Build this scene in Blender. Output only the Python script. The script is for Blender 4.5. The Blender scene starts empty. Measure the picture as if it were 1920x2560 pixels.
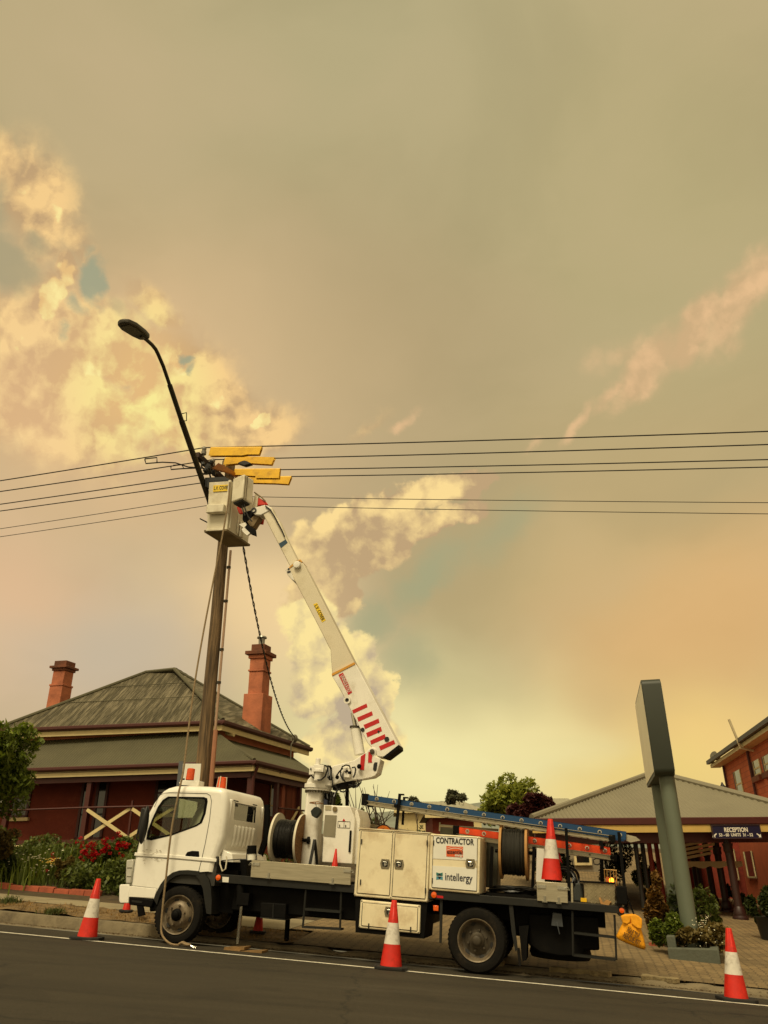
import bpy, bmesh, math, random
from mathutils import Vector, Matrix, noise
from mathutils.geometry import tessellate_polygon
R = math.radians
random.seed(7)
scene = bpy.context.scene
COL = scene.collection

# ---------------- camera -----------------------------------------------------
F, TH, RO = 1923.0, R(25.24), R(0.35)
C0 = Vector((0, 0, 1.0))
FW = Vector((0, math.cos(TH), math.sin(TH)))
UP0 = Vector((0, -math.sin(TH), math.cos(TH)))
RT = Vector((1, 0, 0)) * math.cos(RO) - UP0 * math.sin(RO)
UP = UP0 * math.cos(RO) + Vector((1, 0, 0)) * math.sin(RO)
cam_data = bpy.data.cameras.new("camera")
cam = bpy.data.objects.new("camera", cam_data)
COL.objects.link(cam)
cam.matrix_world = Matrix(((RT.x, UP.x, -FW.x, C0.x), (RT.y, UP.y, -FW.y, C0.y), (RT.z, UP.z, -FW.z, C0.z), (0, 0, 0, 1)))
cam_data.sensor_fit = 'VERTICAL'
cam_data.sensor_height = 32.0
cam_data.lens = F / 2560 * 32.0
cam_data.clip_start = 0.1
cam_data.clip_end = 6000
scene.camera = cam
scene.render.resolution_x, scene.render.resolution_y = 768, 1024
scene.view_settings.view_transform = 'Standard'
scene.view_settings.look = 'None'
scene.view_settings.exposure = 0.0
scene.view_settings.gamma = 1.0
scene.render.engine = 'CYCLES'
scene.cycles.max_bounces = 6

def lin(c):
    c = c / 255.0
    return c / 12.92 if c <= 0.04045 else ((c + 0.055) / 1.055) ** 2.4
def rgb(r, g, b): return (lin(r), lin(g), lin(b), 1.0)
def ray(px, py): return FW + RT * ((px - 960) / F) - UP * ((py - 1280) / F)
def azel(px, py):
    d = ray(px, py).normalized()
    return math.atan2(d.x, d.y), math.asin(d.z)

# ---------------- sun --------------------------------------------------------
SUN_EL, SUN_AZ = 56.0, 203.0        # behind the camera, a little to the left, through smoke
sl = bpy.data.lights.new("sun", 'SUN')
sl.energy = 2.75
sl.angle = R(20)
sl.color = (1.0, 0.86, 0.56)
sun = bpy.data.objects.new("sun", sl)
COL.objects.link(sun)
sa = R(SUN_AZ)
sd = Vector((math.sin(sa) * math.cos(R(SUN_EL)), math.cos(sa) * math.cos(R(SUN_EL)), math.sin(R(SUN_EL))))
sun.rotation_euler = (-sd).to_track_quat('-Z', 'Y').to_euler()
sun.location = sd * 60

# ---------------- sky --------------------------------------------------------
class NT:
    def __init__(s, tree): s.t = tree; s.n = tree.nodes; s.l = tree.links
    def node(s, typ, **kw):
        n = s.n.new(typ)
        for k, v in kw.items(): setattr(n, k, v)
        return n
    def put(s, sock, v):
        if isinstance(v, bpy.types.NodeSocket): s.l.new(v, sock)
        elif v is not None: sock.default_value = v
    def math(s, op, a, b=None, c=None, clamp=False):
        n = s.node('ShaderNodeMath', operation=op, use_clamp=clamp)
        for i, v in enumerate((a, b, c)):
            if v is not None: s.put(n.inputs[i], v)
        return n.outputs[0]
    def vm(s, op, a, b=None, sc=None):
        n = s.node('ShaderNodeVectorMath', operation=op)
        s.put(n.inputs[0], a)
        if b is not None: s.put(n.inputs[1], b)
        if sc is not None: s.put(n.inputs['Scale'], sc)
        return n.outputs['Value'] if op in ('LENGTH', 'DOT_PRODUCT') else n.outputs[0]
    def mix(s, f, a, b, typ='MIX'):
        n = s.node('ShaderNodeMix', data_type='RGBA', blend_type=typ)
        s.put(n.inputs[0], f); s.put(n.inputs[6], a); s.put(n.inputs[7], b)
        return n.outputs[2]
    def mr(s, v, a, b, c=0.0, d=1.0, interp='LINEAR'):
        n = s.node('ShaderNodeMapRange', interpolation_type=interp)
        for i, x in enumerate((v, a, b, c, d)): s.put(n.inputs[i], x)
        return n.outputs[0]
    def noise(s, vec, scale, detail=4, rough=.5, dist=0.0, typ=None):
        n = s.node('ShaderNodeTexNoise')
        if typ: n.noise_type = typ
        s.put(n.inputs['Vector'], vec)
        n.inputs['Scale'].default_value = scale; n.inputs['Detail'].default_value = detail
        n.inputs['Roughness'].default_value = rough; n.inputs['Distortion'].default_value = dist
        return n

world = bpy.data.worlds.new("World")
scene.world = world
world.use_nodes = True
world.node_tree.nodes.clear()
S = NT(world.node_tree)
tc = S.node('ShaderNodeTexCoord').outputs['Generated']
sep = S.node('ShaderNodeSeparateXYZ'); S.l.new(tc, sep.inputs[0])
az = S.math('ARCTAN2', sep.outputs[0], sep.outputs[1])
el = S.math('ARCSINE', sep.outputs[2])
cmb = S.node('ShaderNodeCombineXYZ'); S.l.new(az, cmb.inputs[0]); S.l.new(el, cmb.inputs[1])
P = cmb.outputs[0]
def warp(vec, scale, amp, detail=5, rough=.55):
    n = S.noise(tc, scale, detail, rough)
    return S.vm('ADD', vec, S.vm('SCALE', S.vm('SUBTRACT', n.outputs['Color'], (.5, .5, .5)), sc=amp))
PW = warp(warp(P, 3.5, 0.07, 3, .5), 11.0, 0.075, 8, .62)      # billowing edges
PS = warp(P, 2.2, 0.30, 4, .5)      # soft smoke drift
TOK = [None, {}]
def chained(vec):
    """the same vector, evaluated after the masks already made (keeps the shader's memory use low)"""
    if TOK[0] is None: return vec
    k = vec.node.name
    if k not in TOK[1]: TOK[1][k] = S.vm('ADD', vec, S.math('MULTIPLY', TOK[0], 1e-7))
    return TOK[1][k]
def blob(vec, px, py, rx, ry, rot=0, amp=1.0, inner=0.0, single=True):
    a, e = azel(px, py)
    k = 1.0 / F
    m = S.node('ShaderNodeMapping', vector_type='TEXTURE')
    S.l.new(chained(vec), m.inputs[0])
    m.inputs['Location'].default_value = (a, e, 0)
    m.inputs['Rotation'].default_value = (0, 0, R(rot))
    m.inputs['Scale'].default_value = (rx * k, ry * k, 1)
    ln = S.vm('LENGTH', m.outputs[0])
    r = S.mr(ln, inner, 1.0, amp, 0.0, 'SMOOTHSTEP')
    if single: TOK[0] = r; TOK[1] = {}
    return r
def blobs(vec, lst):
    o = None
    for i, b in enumerate(lst):
        v = blob(vec, *b, single=False)
        o = v if o is None else S.math('MAXIMUM', o, v)
        if i % 4 == 3 or i == len(lst) - 1: TOK[0] = o; TOK[1] = {}
    return o
n_big = S.noise(tc, 2.6, 6, .55).outputs[0]
n_mid = S.noise(PW, 6.0, 9, .6).outputs[0]
n_mid2 = S.noise(S.vm('ADD', PW, (0.035, -0.03, 0.0)), 6.0, 9, .6).outputs[0]
n_fine = S.noise(PW, 17.0, 8, .62, .3).outputs[0]
def puffs(vec, off):
    v = S.vm('ADD', vec, off); o = None
    for sc, w in ((17.0, .62), (41.0, .30), (90.0, .13)):
        n = S.node('ShaderNodeTexVoronoi', feature='F1', voronoi_dimensions='2D'); S.l.new(v, n.inputs['Vector']); n.inputs['Scale'].default_value = sc
        q = S.math('MULTIPLY', n.outputs['Distance'], -w); o = q if o is None else S.math('ADD', o, q)
    return o
PF = warp(warp(P, 8.0, 0.05, 4, .6), 30.0, .018, 5, .6)
puff = puffs(PF, (0, 0, 0)); puff2 = puffs(PF, (.010, -.012, 0))
prel = S.math('MULTIPLY', S.math('SUBTRACT', puff, puff2), 2.6)
relief = S.math('ADD', S.math('MULTIPLY', S.math('SUBTRACT', n_mid, n_mid2), 4.0), S.math('MULTIPLY', prel, .45))
n_fine = S.math('ADD', S.math('MULTIPLY', n_fine, .5), S.math('ADD', S.math('MULTIPLY', puff, 1.1), .68))
col = S.mix(S.mr(n_big, .35, .65), rgb(177, 162, 118), rgb(190, 172, 128))
def layer(col, mask, c, f=1.0):
    return S.mix(S.math('MULTIPLY', mask, f), col, c)
def edgy(m, nz, k, soft=.35):
    """mask with billowing edges; the noise only acts where the mask is present"""
    return S.math('ADD', m, S.math('MULTIPLY', S.math('MULTIPLY', S.math('SUBTRACT', nz, .5), k), S.mr(m, 0, soft)))
# broad smoke colours
for (px, py, rx, ry, rot, c, f) in [
    (960, 100, 1600, 620, 0, rgb(182, 171, 128), .85),
    (150, 300, 900, 600, 20, rgb(190, 171, 128), .8),
    (1750, 600, 900, 900, 0, rgb(184, 171, 122), .7),
    (1000, 820, 800, 380, -20, rgb(178, 158, 116), .8),
    (300, 1030, 1150, 640, 0, rgb(226, 190, 142), 1.0),
    (280, 1520, 900, 430, 0, rgb(200, 182, 149), 1.0),
    (0, 1420, 520, 330, 0, rgb(232, 188, 144), .85),
    (60, 1650, 520, 330, 0, rgb(218, 190, 154), .8),
    (640, 1480, 420, 330, 0, rgb(234, 202, 152), .9), (740, 1520, 220, 330, 0, rgb(252, 218, 158), .8),
    (330, 1560, 300, 230, 0, rgb(196, 182, 158), .8),
    (1650, 1200, 900, 420, 0, rgb(196, 171, 120), .8),
    (1500, 1450, 700, 260, 0, rgb(204, 176, 120), .7),
    (1750, 1680, 900, 420, 10, rgb(230, 182, 116), .85),
    (1920, 1480, 380, 280, 0, rgb(230, 182, 118), .5),
    (1400, 1930, 1100, 330, 0, rgb(236, 206, 134), 1.0),
    (1060, 1920, 700, 430, 0, rgb(255, 244, 178), 1.0),
    (1050, 1640, 330, 230, 0, rgb(206, 194, 140), .6),
    (1790, 1840, 330, 170, -20, rgb(252, 214, 130), .85),
    (1560, 1720, 330, 150, -20, rgb(222, 184, 124), .4),
    (1620, 1950, 460, 100, 0, rgb(250, 218, 128), .8)]:
    col = layer(col, blob(PS, px, py, rx, ry, rot), c, f)
# bands of drifting smoke
streak = S.node('ShaderNodeMapping'); S.l.new(PS, streak.inputs[0])
streak.inputs['Rotation'].default_value = (0, 0, R(-35)); streak.inputs['Scale'].default_value = (1.0, 2.2, 1)
n_st = S.noise(streak.outputs[0], 1.7, 6, .5, .3).outputs[0]
col = S.mix(S.mr(n_st, .42, .72, 0, .26), col, rgb(212, 186, 146))
col = S.mix(S.mr(n_st, .52, .28, 0, .26), col, rgb(158, 142, 108))
# bright cloud field at the left
cf = blobs(PW, [(120, 1000, 520, 240, -8, .85), (480, 1010, 360, 210, -20, 1.0), (600, 1080, 330, 120, 14, .9), (250, 860, 360, 150, -14, .8),
                (110, 530, 240, 150, -45, .80), (40, 450, 180, 80, -35, .75), (200, 620, 130, 70, -40, .6), (185, 700, 45, 70, 5, 1.0), (150, 790, 90, 110, 20, .95),
                (60, 870, 330, 140, 0, .8), (380, 790, 170, 60, -30, .5), (690, 1060, 120, 50, 25, .8), (930, 1060, 120, 30, 30, .3)])
d_cf = edgy(cf, n_mid, 1.2)
m_cf = S.mr(d_cf, .02, .60, 0, 1, 'SMOOTHSTEP')
reliefc = S.math('ADD', S.math('MULTIPLY', relief, 1.5), .5, clamp=True)
c_cf = S.mix(reliefc, rgb(196, 162, 118), rgb(252, 210, 142))
c_cf = S.mix(blob(PS, 60, 1030, 420, 460, 0), c_cf, S.mix(reliefc, rgb(224, 182, 132), rgb(252, 214, 150)))
c_cf = S.mix(S.math('MULTIPLY', blob(PS, 430, 1000, 420, 210, -18), .95), c_cf, S.mix(reliefc, rgb(234, 190, 126), rgb(255, 242, 152)))
col = S.mix(S.math('MULTIPLY', m_cf, .92), col, c_cf)
# sharp bright heads on the upper rims of the clouds
hd_ = blobs(PW, [(185, 700, 42, 62, 5, 1.0), (60, 480, 60, 60, 0, .5), (150, 560, 60, 40, -40, .5), (150, 770, 60, 80, 25, .8), (420, 920, 90, 45, -10, .8), (560, 985, 100, 50, 30, .8), (640, 1040, 110, 30, 40, .8), (260, 930, 110, 50, -15, .6), (100, 900, 120, 40, -15, .6)])
m_hd = S.mr(edgy(hd_, n_fine, 1.6), .35, .62, 0, .85, 'SMOOTHSTEP')
col = S.mix(m_hd, col, S.mix(reliefc, rgb(238, 196, 130), rgb(255, 238, 160)))
# grey wisps and clear teal gaps
grey = blobs(PW, [(0, 540, 110, 150, 0, .9), (30, 680, 200, 110, -20, .85), (110, 640, 90, 60, 0, .6), (300, 780, 100, 40, -30, .4), (130, 470, 60, 80, 0, .0)])
col = layer(col, S.mr(edgy(grey, n_mid, .9), .2, .7, 0, 1, 'SMOOTHSTEP'), rgb(172, 160, 124), .85)
teal = blobs(PW, [(245, 715, 62, 110, 8, 1.0), (225, 640, 60, 50, -30, .8), (205, 790, 46, 60, 20, .7), (175, 850, 34, 50, 10, .6), (462, 912, 42, 30, 10, .85), (478, 930, 24, 34, 0, .6), (300, 965, 40, 24, 20, .4), (345, 738, 60, 40, 0, .3)])
teal = edgy(teal, n_fine, .9)
col = layer(col, S.mr(teal, .22, .80, 0, 1, 'SMOOTHSTEP'), rgb(160, 164, 134), .85)
# clear wedge under the diagonal cloud
wedge = blobs(PW, [(930, 1580, 170, 130, 30, .9), (1080, 1460, 320, 100, 38, .9), (1250, 1330, 300, 130, 35, .7), (1020, 1660, 150, 180, 0, .7)])
col = layer(col, S.mr(wedge, .2, 1.0, 0, 1, 'SMOOTHSTEP'), rgb(166, 167, 128), .8)
# diagonal cumulus
cu = blobs(PW, [(800, 1400, 150, 140, 30, 1.0), (860, 1350, 200, 110, 30, 1.0), (1000, 1275, 220, 85, 30, 1.0), (1150, 1215, 150, 60, 22, 1.0),
                (950, 1390, 240, 130, 35, 1.0), (850, 1500, 150, 95, 20, 1.0), (1120, 1310, 150, 60, 30, 1.0), (770, 1500, 120, 130, 0, 1.0), (1060, 1320, 130, 80, 30, .9)])
m_cu = S.mr(edgy(cu, n_fine, .65), .20, .42, 0, 1, 'SMOOTHSTEP')
rim = blobs(PW, [(800, 1340, 190, 80, 33, 1.0), (870, 1300, 90, 70, 20, .9), (1000, 1245, 200, 46, 28, 1.0), (1160, 1205, 120, 44, 22, 1.0), (770, 1450, 130, 130, 0, 1.0), (870, 1535, 150, 34, 25, .9), (1120, 1315, 100, 40, 30, .9)])
lit = S.math('ADD', S.math('MULTIPLY', relief, 1.2), S.math('MULTIPLY', rim, .9), clamp=True)
col = S.mix(S.math('MULTIPLY', m_cu, S.mr(blob(PS, 760, 1440, 300, 300, 0), 0, 1, 1, .8)), col, S.mix(lit, rgb(194, 164, 122), rgb(255, 222, 150)))
# lower cumulus behind the boom
lo = blobs(PW, [(800, 1640, 130, 130, 0, .95), (905, 1670, 90, 100, 0, 1.0), (945, 1760, 58, 130, 0, 1.0), (800, 1730, 150, 120, 0, .95), (880, 1860, 180, 110, 0, .9), (760, 1560, 120, 90, 0, .9), (900, 1780, 110, 150, 0, .9)])
m_lo = S.mr(edgy(lo, n_fine, .5), .16, .36, 0, 1, 'SMOOTHSTEP')
sh = blobs(PS, [(820, 1780, 120, 110, 0, 1.1), (760, 1800, 120, 140, 0, .9), (850, 1690, 40, 40, 0, .4)])
lit2 = S.math('ADD', S.math('MULTIPLY', relief, 1.1), S.math('SUBTRACT', .85, sh), clamp=True)
col = S.mix(m_lo, col, S.mix(lit2, rgb(192, 172, 142), rgb(255, 230, 156)))
# upper right streaks
st = blobs(PW, [(1850, 750, 300, 105, 32, 1.0), (1720, 835, 230, 85, 35, 1.0), (1600, 925, 210, 70, 40, 1.0), (1640, 890, 160, 70, 38, .9), (1440, 1070, 130, 34, 45, .7), (1520, 990, 130, 40, 42, .8), (1560, 890, 260, 90, 10, .45), (1780, 790, 120, 60, 20, .8), (1330, 1120, 80, 22, 20, .5), (1010, 1050, 80, 26, 30, .6), (1500, 920, 160, 60, 0, .4)])
m_st = S.mr(edgy(st, n_fine, .5), .05, .9, 0, .85, 'SMOOTHSTEP')
col = S.mix(m_st, col, S.mix(reliefc, rgb(212, 176, 130), rgb(238, 194, 144)))
# unseen sky on the sun side, behind the camera, brightened to light the truck
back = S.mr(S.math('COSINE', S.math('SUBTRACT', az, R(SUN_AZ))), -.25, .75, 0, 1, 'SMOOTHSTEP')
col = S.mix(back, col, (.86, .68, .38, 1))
# below the horizon: dull ground haze
col = S.mix(S.mr(el, -.02, -.10), col, (.05, .045, .03, 1))
sky_tex = S.node('ShaderNodeTexSky', sky_type='NISHITA')
sky_tex.sun_disc = False; sky_tex.sun_elevation = R(SUN_EL); sky_tex.sun_rotation = sa; sky_tex.dust_density = 6.0
bg1 = S.node('ShaderNodeBackground'); S.l.new(sky_tex.outputs[0], bg1.inputs[0]); bg1.inputs[1].default_value = 0.05
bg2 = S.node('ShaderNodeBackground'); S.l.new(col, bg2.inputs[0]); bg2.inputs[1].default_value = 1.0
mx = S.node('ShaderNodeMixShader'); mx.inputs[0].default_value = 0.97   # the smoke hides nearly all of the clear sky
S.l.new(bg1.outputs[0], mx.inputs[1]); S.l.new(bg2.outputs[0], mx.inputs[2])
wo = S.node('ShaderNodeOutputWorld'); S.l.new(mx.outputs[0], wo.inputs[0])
world.cycles.sampling_method = 'MANUAL'
world.cycles.sample_map_resolution = 512

# ---------------- materials --------------------------------------------------
def mat(name, c, rough=.6, metal=0.0, var=.12, vs=6.0, bump=0.0, bs=40.0, dirt=None, da=.5, ds=3.0, spec=.5, streak=None, emit=None, trans=0, alpha=None, coat=0, leaf=False):
    m = bpy.data.materials.new(name); m.use_nodes = True
    t = NT(m.node_tree); b = t.n['Principled BSDF']
    tcn = t.node('ShaderNodeTexCoord').outputs['Object']
    vec = tcn
    if streak:
        mp = t.node('ShaderNodeMapping'); t.l.new(tcn, mp.inputs[0]); mp.inputs['Scale'].default_value = streak; vec = mp.outputs[0]
    base = rgb(*c)
    cc = base
    if var > 0:
        nz = t.noise(vec, vs, 6, .6).outputs[0]
        lo = tuple(x * (1 - var) for x in base[:3]) + (1,); hi = tuple(min(1, x * (1 + var)) for x in base[:3]) + (1,)
        cc = t.mix(t.mr(nz, .32, .68), lo, hi)
    if leaf:
        g = t.node('ShaderNodeNewGeometry')
        rnd = g.outputs['Random Per Island']
        cc = t.mix(t.mr(rnd, 0, 1, .0, .6), cc, tuple(x * .5 for x in base[:3]) + (1,))
        cc = t.mix(t.mr(rnd, .82, 1.0, 0, .6), cc, tuple(min(1, x * 2.0) for x in (base[0] * 1.15, base[1], base[2] * .8)) + (1,))
    if dirt:
        nd = t.noise(vec, ds, 8, .68).outputs[0]
        cc = t.mix(t.mr(nd, .62 - .2 * da, .78 - .12 * da, 0, da), cc, rgb(*dirt))
    t.put(b.inputs['Base Color'], cc)
    b.inputs['Roughness'].default_value = rough; b.inputs['Metallic'].default_value = metal
    b.inputs['Specular IOR Level'].default_value = spec
    b.inputs['Coat Weight'].default_value = coat
    b.inputs['Transmission Weight'].default_value = trans
    if alpha is not None: b.inputs['Alpha'].default_value = alpha
    if emit: b.inputs['Emission Color'].default_value = rgb(*emit[0]); b.inputs['Emission Strength'].default_value = emit[1]
    if leaf:
        tl = t.node('ShaderNodeBsdfTranslucent'); t.put(tl.inputs[0], cc); ms_ = t.node('ShaderNodeMixShader'); ms_.inputs[0].default_value = .4
        o_ = [n for n in t.n if n.type == 'OUTPUT_MATERIAL'][0]; t.l.new(b.outputs[0], ms_.inputs[1]); t.l.new(tl.outputs[0], ms_.inputs[2]); t.l.new(ms_.outputs[0], o_.inputs[0])
    if bump > 0:
        bn = t.node('ShaderNodeBump'); bn.inputs['Strength'].default_value = min(1, bump); bn.inputs['Distance'].default_value = .02
        t.l.new(t.noise(vec, bs, 6, .6).outputs[0], bn.inputs['Height']); t.l.new(bn.outputs[0], b.inputs['Normal'])
    return m
def glass(name, tint=(120, 128, 110), mixv=.30):
    m = bpy.data.materials.new(name); m.use_nodes = True; t = NT(m.node_tree); t.n.clear()
    tr_ = t.node('ShaderNodeBsdfTransparent'); tr_.inputs[0].default_value = rgb(*tint)
    gl = t.node('ShaderNodeBsdfGlossy'); gl.inputs['Roughness'].default_value = .03; gl.inputs[0].default_value = (1, 1, 1, 1)
    fr = t.node('ShaderNodeLayerWeight'); fr.inputs[0].default_value = mixv
    ms = t.node('ShaderNodeMixShader'); t.l.new(t.mr(fr.outputs['Fresnel'], 0, 1, .02, .55), ms.inputs[0])
    t.l.new(tr_.outputs[0], ms.inputs[1]); t.l.new(gl.outputs[0], ms.inputs[2])
    o = t.node('ShaderNodeOutputMaterial'); t.l.new(ms.outputs[0], o.inputs[0])
    return m

# ---------------- mesh builder ----------------------------------------------
WM = {}
def basis(ax):
    ax = Vector(ax).normalized()
    a = Vector((0, 0, 1)) if abs(ax.z) < .9 else Vector((1, 0, 0))
    u = ax.cross(a).normalized(); return u, ax.cross(u)
class MB:
    def __init__(s): s.v = []; s.f = []; s.mi = []; s.cur = 0
    def add(s, vs, fs):
        o = len(s.v); s.v += [tuple(x) for x in vs]
        for f in fs: s.f.append([o + i for i in f]); s.mi.append(s.cur)
        return s
    def poly(s, pts): return s.add(pts, [list(range(len(pts)))])
    def obox(s, p, a, b, c):
        p, a, b, c = Vector(p), Vector(a), Vector(b), Vector(c)
        vs = [p, p + a, p + a + b, p + b, p + c, p + a + c, p + a + b + c, p + b + c]
        return s.add(vs, [(0, 3, 2, 1), (4, 5, 6, 7), (0, 1, 5, 4), (1, 2, 6, 5), (2, 3, 7, 6), (3, 0, 4, 7)])
    def box(s, x0, x1, y0, y1, z0, z1): return s.obox((x0, y0, z0), (x1 - x0, 0, 0), (0, y1 - y0, 0), (0, 0, z1 - z0))
    def prism(s, pts, vec, holes=()):
        vec = Vector(vec); loops = [[Vector(p) for p in pts]] + [[Vector(p) for p in h] for h in holes]
        flat = [p for l in loops for p in l]; n = len(flat)
        tris = tessellate_polygon(loops) if (len(loops) > 1) else None
        fs = [list(t) for t in tris] + [[i + n for i in reversed(t)] for t in tris] if tris else [list(range(n))[::-1], list(range(n, 2 * n))]
        o = 0
        for l in loops:
            m = len(l)
            for i in range(m): j = (i + 1) % m; fs.append([o + i, o + j, o + j + n, o + i + n])
            o += m
        return s.add(flat + [p + vec for p in flat], fs)
    def cyl(s, p, q, r, r2=None, n=12, cap=True):
        p, q = Vector(p), Vector(q); r2 = r if r2 is None else r2
        u, w = basis(q - p)
        vs = []
        for c, rr in ((p, r), (q, r2)):
            for i in range(n): a = 2 * math.pi * i / n; vs.append(c + (u * math.cos(a) + w * math.sin(a)) * rr)
        fs = [(i, (i + 1) % n, n + (i + 1) % n, n + i) for i in range(n)]
        if cap: fs += [list(range(n))[::-1], list(range(n, 2 * n))]
        return s.add(vs, fs)
    def tube(s, path, r, n=6, cap=True):
        path = [Vector(p) for p in path]; m = len(path)
        rs = r if isinstance(r, (list, tuple)) else [r] * m
        vs = []; pu = None
        for k in range(m):
            d = path[min(k + 1, m - 1)] - path[max(k - 1, 0)]
            d = d.normalized() if d.length > 1e-9 else Vector((0, 0, 1))
            if pu is None: u, w = basis(d)
            else: u = (pu - d * pu.dot(d)).normalized(); w = d.cross(u)
            pu = u
            for i in range(n): a = 2 * math.pi * i / n; vs.append(path[k] + (u * math.cos(a) + w * math.sin(a)) * rs[k])
        fs = [(k * n + i, k * n + (i + 1) % n, (k + 1) * n + (i + 1) % n, (k + 1) * n + i) for k in range(m - 1) for i in range(n)]
        if cap: fs += [list(range(n))[::-1], list(range((m - 1) * n, m * n))]
        return s.add(vs, fs)
    def lathe(s, o, ax, prof, n=32):
        o = Vector(o); ax = Vector(ax).normalized(); u, w = basis(ax); vs = []
        for (r, h) in prof:
            for i in range(n): a = 2 * math.pi * i / n; vs.append(o + ax * h + (u * math.cos(a) + w * math.sin(a)) * max(r, 1e-4))
        fs = [(k * n + i, k * n + (i + 1) % n, (k + 1) * n + (i + 1) % n, (k + 1) * n + i) for k in range(len(prof) - 1) for i in range(n)]
        return s.add(vs, fs)
    def ball(s, c, rx, ry=None, rz=None, n=10, jit=0):
        ry = ry or rx; rz = rz or rx; c = Vector(c); vs = []; fs = []
        for i in range(n + 1):
            for j in range(2 * n):
                a = math.pi * i / n; b = math.pi * j / n
                k = 1 + (random.uniform(-jit, jit) if 0 < i < n else 0)
                vs.append(c + Vector((rx * math.sin(a) * math.cos(b) * k, ry * math.sin(a) * math.sin(b) * k, rz * math.cos(a) * k)))
        for i in range(n):
            for j in range(2 * n): j2 = (j + 1) % (2 * n); fs.append((i * 2 * n + j, i * 2 * n + j2, (i + 1) * 2 * n + j2, (i + 1) * 2 * n + j))
        return s.add(vs, fs)
    def build(s, name, m, parent=None, raw=False, bevel=0, smooth=False, seg=2, label=None, auto=40):
        me = bpy.data.meshes.new(name)
        vs = s.v
        if parent is not None and not raw:
            inv = WM[parent].inverted(); vs = [tuple(inv @ Vector(v)) for v in vs]
        me.from_pydata(vs, [], s.f)
        if me.validate(): print("INVALID", name)
        if (smooth or bevel) and len(s.f) < 60000:
            bm_n = bmesh.new(); bm_n.from_mesh(me); bmesh.ops.remove_doubles(bm_n, verts=bm_n.verts, dist=1e-6)
            bmesh.ops.recalc_face_normals(bm_n, faces=bm_n.faces); bm_n.to_mesh(me); bm_n.free()
        ms = m if isinstance(m, (list, tuple)) else [m]
        for x in ms: me.materials.append(x)
        if len(ms) > 1: me.polygons.foreach_set('material_index', s.mi)
        ob = bpy.data.objects.new(name, me); COL.objects.link(ob)
        if bevel:
            b = ob.modifiers.new('bevel', 'BEVEL'); b.width = bevel; b.segments = seg; b.limit_method = 'ANGLE'; b.angle_limit = R(35)
        if smooth or bevel:
            me.polygons.foreach_set('use_smooth', [True] * len(me.polygons))
            try: me.set_sharp_from_angle(angle=R(auto))
            except Exception: pass
        if parent is not None: ob.parent = parent; WM[ob] = WM[parent]
        else: WM[ob] = Matrix.Identity(4)
        if label: ob['label'] = label
        pass
        return ob
def tag(o, label, cat, group=None, kind=None):
    if label: o['label'] = label
    if cat: o['category'] = cat
    if group: o['group'] = group
    if kind: o['kind'] = kind
    return o
def thing(name, label, cat, loc=(0, 0, 0), group=None, M=None):
    o = bpy.data.objects.new(name, None); COL.objects.link(o)
    o.empty_display_size = .2
    mw = M if M is not None else Matrix.Translation(Vector(loc))
    o.matrix_world = mw; WM[o] = mw
    return tag(o, label, cat, group)
def struct(name, mb, m, **kw):
    o = mb.build(name, m, **kw); o['kind'] = 'structure'; return o
def copy_tree(o, parent=None):
    c = o.copy(); COL.objects.link(c); c.parent = parent
    for ch in [x for x in COL.objects if x.parent == o]: copy_tree(ch, c)
    return c
def text_mb(txt, size, bold=0.0, w=None, align='CENTER'):
    cu = bpy.data.curves.new('lettering', 'FONT'); cu.body = txt; cu.size = size; cu.align_x = align; cu.align_y = 'CENTER'
    cu.offset = bold; cu.extrude = 0.0015; cu.resolution_u = 3
    ob = bpy.data.objects.new('lettering', cu); COL.objects.link(ob)
    dg = bpy.context.evaluated_depsgraph_get(); dg.update()
    me = bpy.data.meshes.new_from_object(ob.evaluated_get(dg))
    vs = [Vector(v.co) for v in me.vertices]; fs = [list(p.vertices) for p in me.polygons]
    bpy.data.objects.remove(ob); bpy.data.curves.remove(cu); bpy.data.meshes.remove(me)
    if w:
        xs = [v.x for v in vs]; cw = max(xs) - min(xs); cx = (max(xs) + min(xs)) / 2
        for v in vs: v.x = (v.x - cx) * w / cw
    return vs, fs
def put_text(mb, txt, size, org, ux, uy, bold=0.0, w=None):
    """letters lying in the plane org + ux*x + uy*y, standing 1.5 mm proud"""
    vs, fs = text_mb(txt, size, bold, w)
    ux, uy, org = Vector(ux).normalized(), Vector(uy).normalized(), Vector(org); n = ux.cross(uy)
    mb.add([org + ux * v.x + uy * v.y + n * v.z for v in vs], fs)
def corr(mb, pts, du, pitch=.09, amp=.012, per=4):
    """corrugated sheet filling a convex polygon; du = direction across the corrugations"""
    pts = [Vector(p) for p in pts]; du = Vector(du).normalized()
    n = (pts[1] - pts[0]).cross(pts[2] - pts[0]).normalized()
    if n.z < 0: n = -n
    dv = n.cross(du).normalized(); o = pts[0]
    q = [((p - o).dot(du), (p - o).dot(dv)) for p in pts]
    u0 = min(a for a, b in q); u1 = max(a for a, b in q)
    k = int((u1 - u0) / (pitch / per)); vs = []
    for i in range(k + 1):
        u = u0 + (u1 - u0) * min(max(i / k, 1e-5), 1 - 1e-5); vv = []
        for j in range(len(q)):
            (a, b), (c, d) = q[j], q[(j + 1) % len(q)]
            if (a - u) * (c - u) <= 0 and abs(a - c) > 1e-9: vv.append(b + (d - b) * (u - a) / (c - a))
        h = amp * math.sin(2 * math.pi * u / pitch)
        for v in (min(vv), max(vv)): vs.append(o + du * u + dv * v + n * h)
    mb.add(vs, [(2 * i, 2 * i + 2, 2 * i + 3, 2 * i + 1) for i in range(k)])
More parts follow.
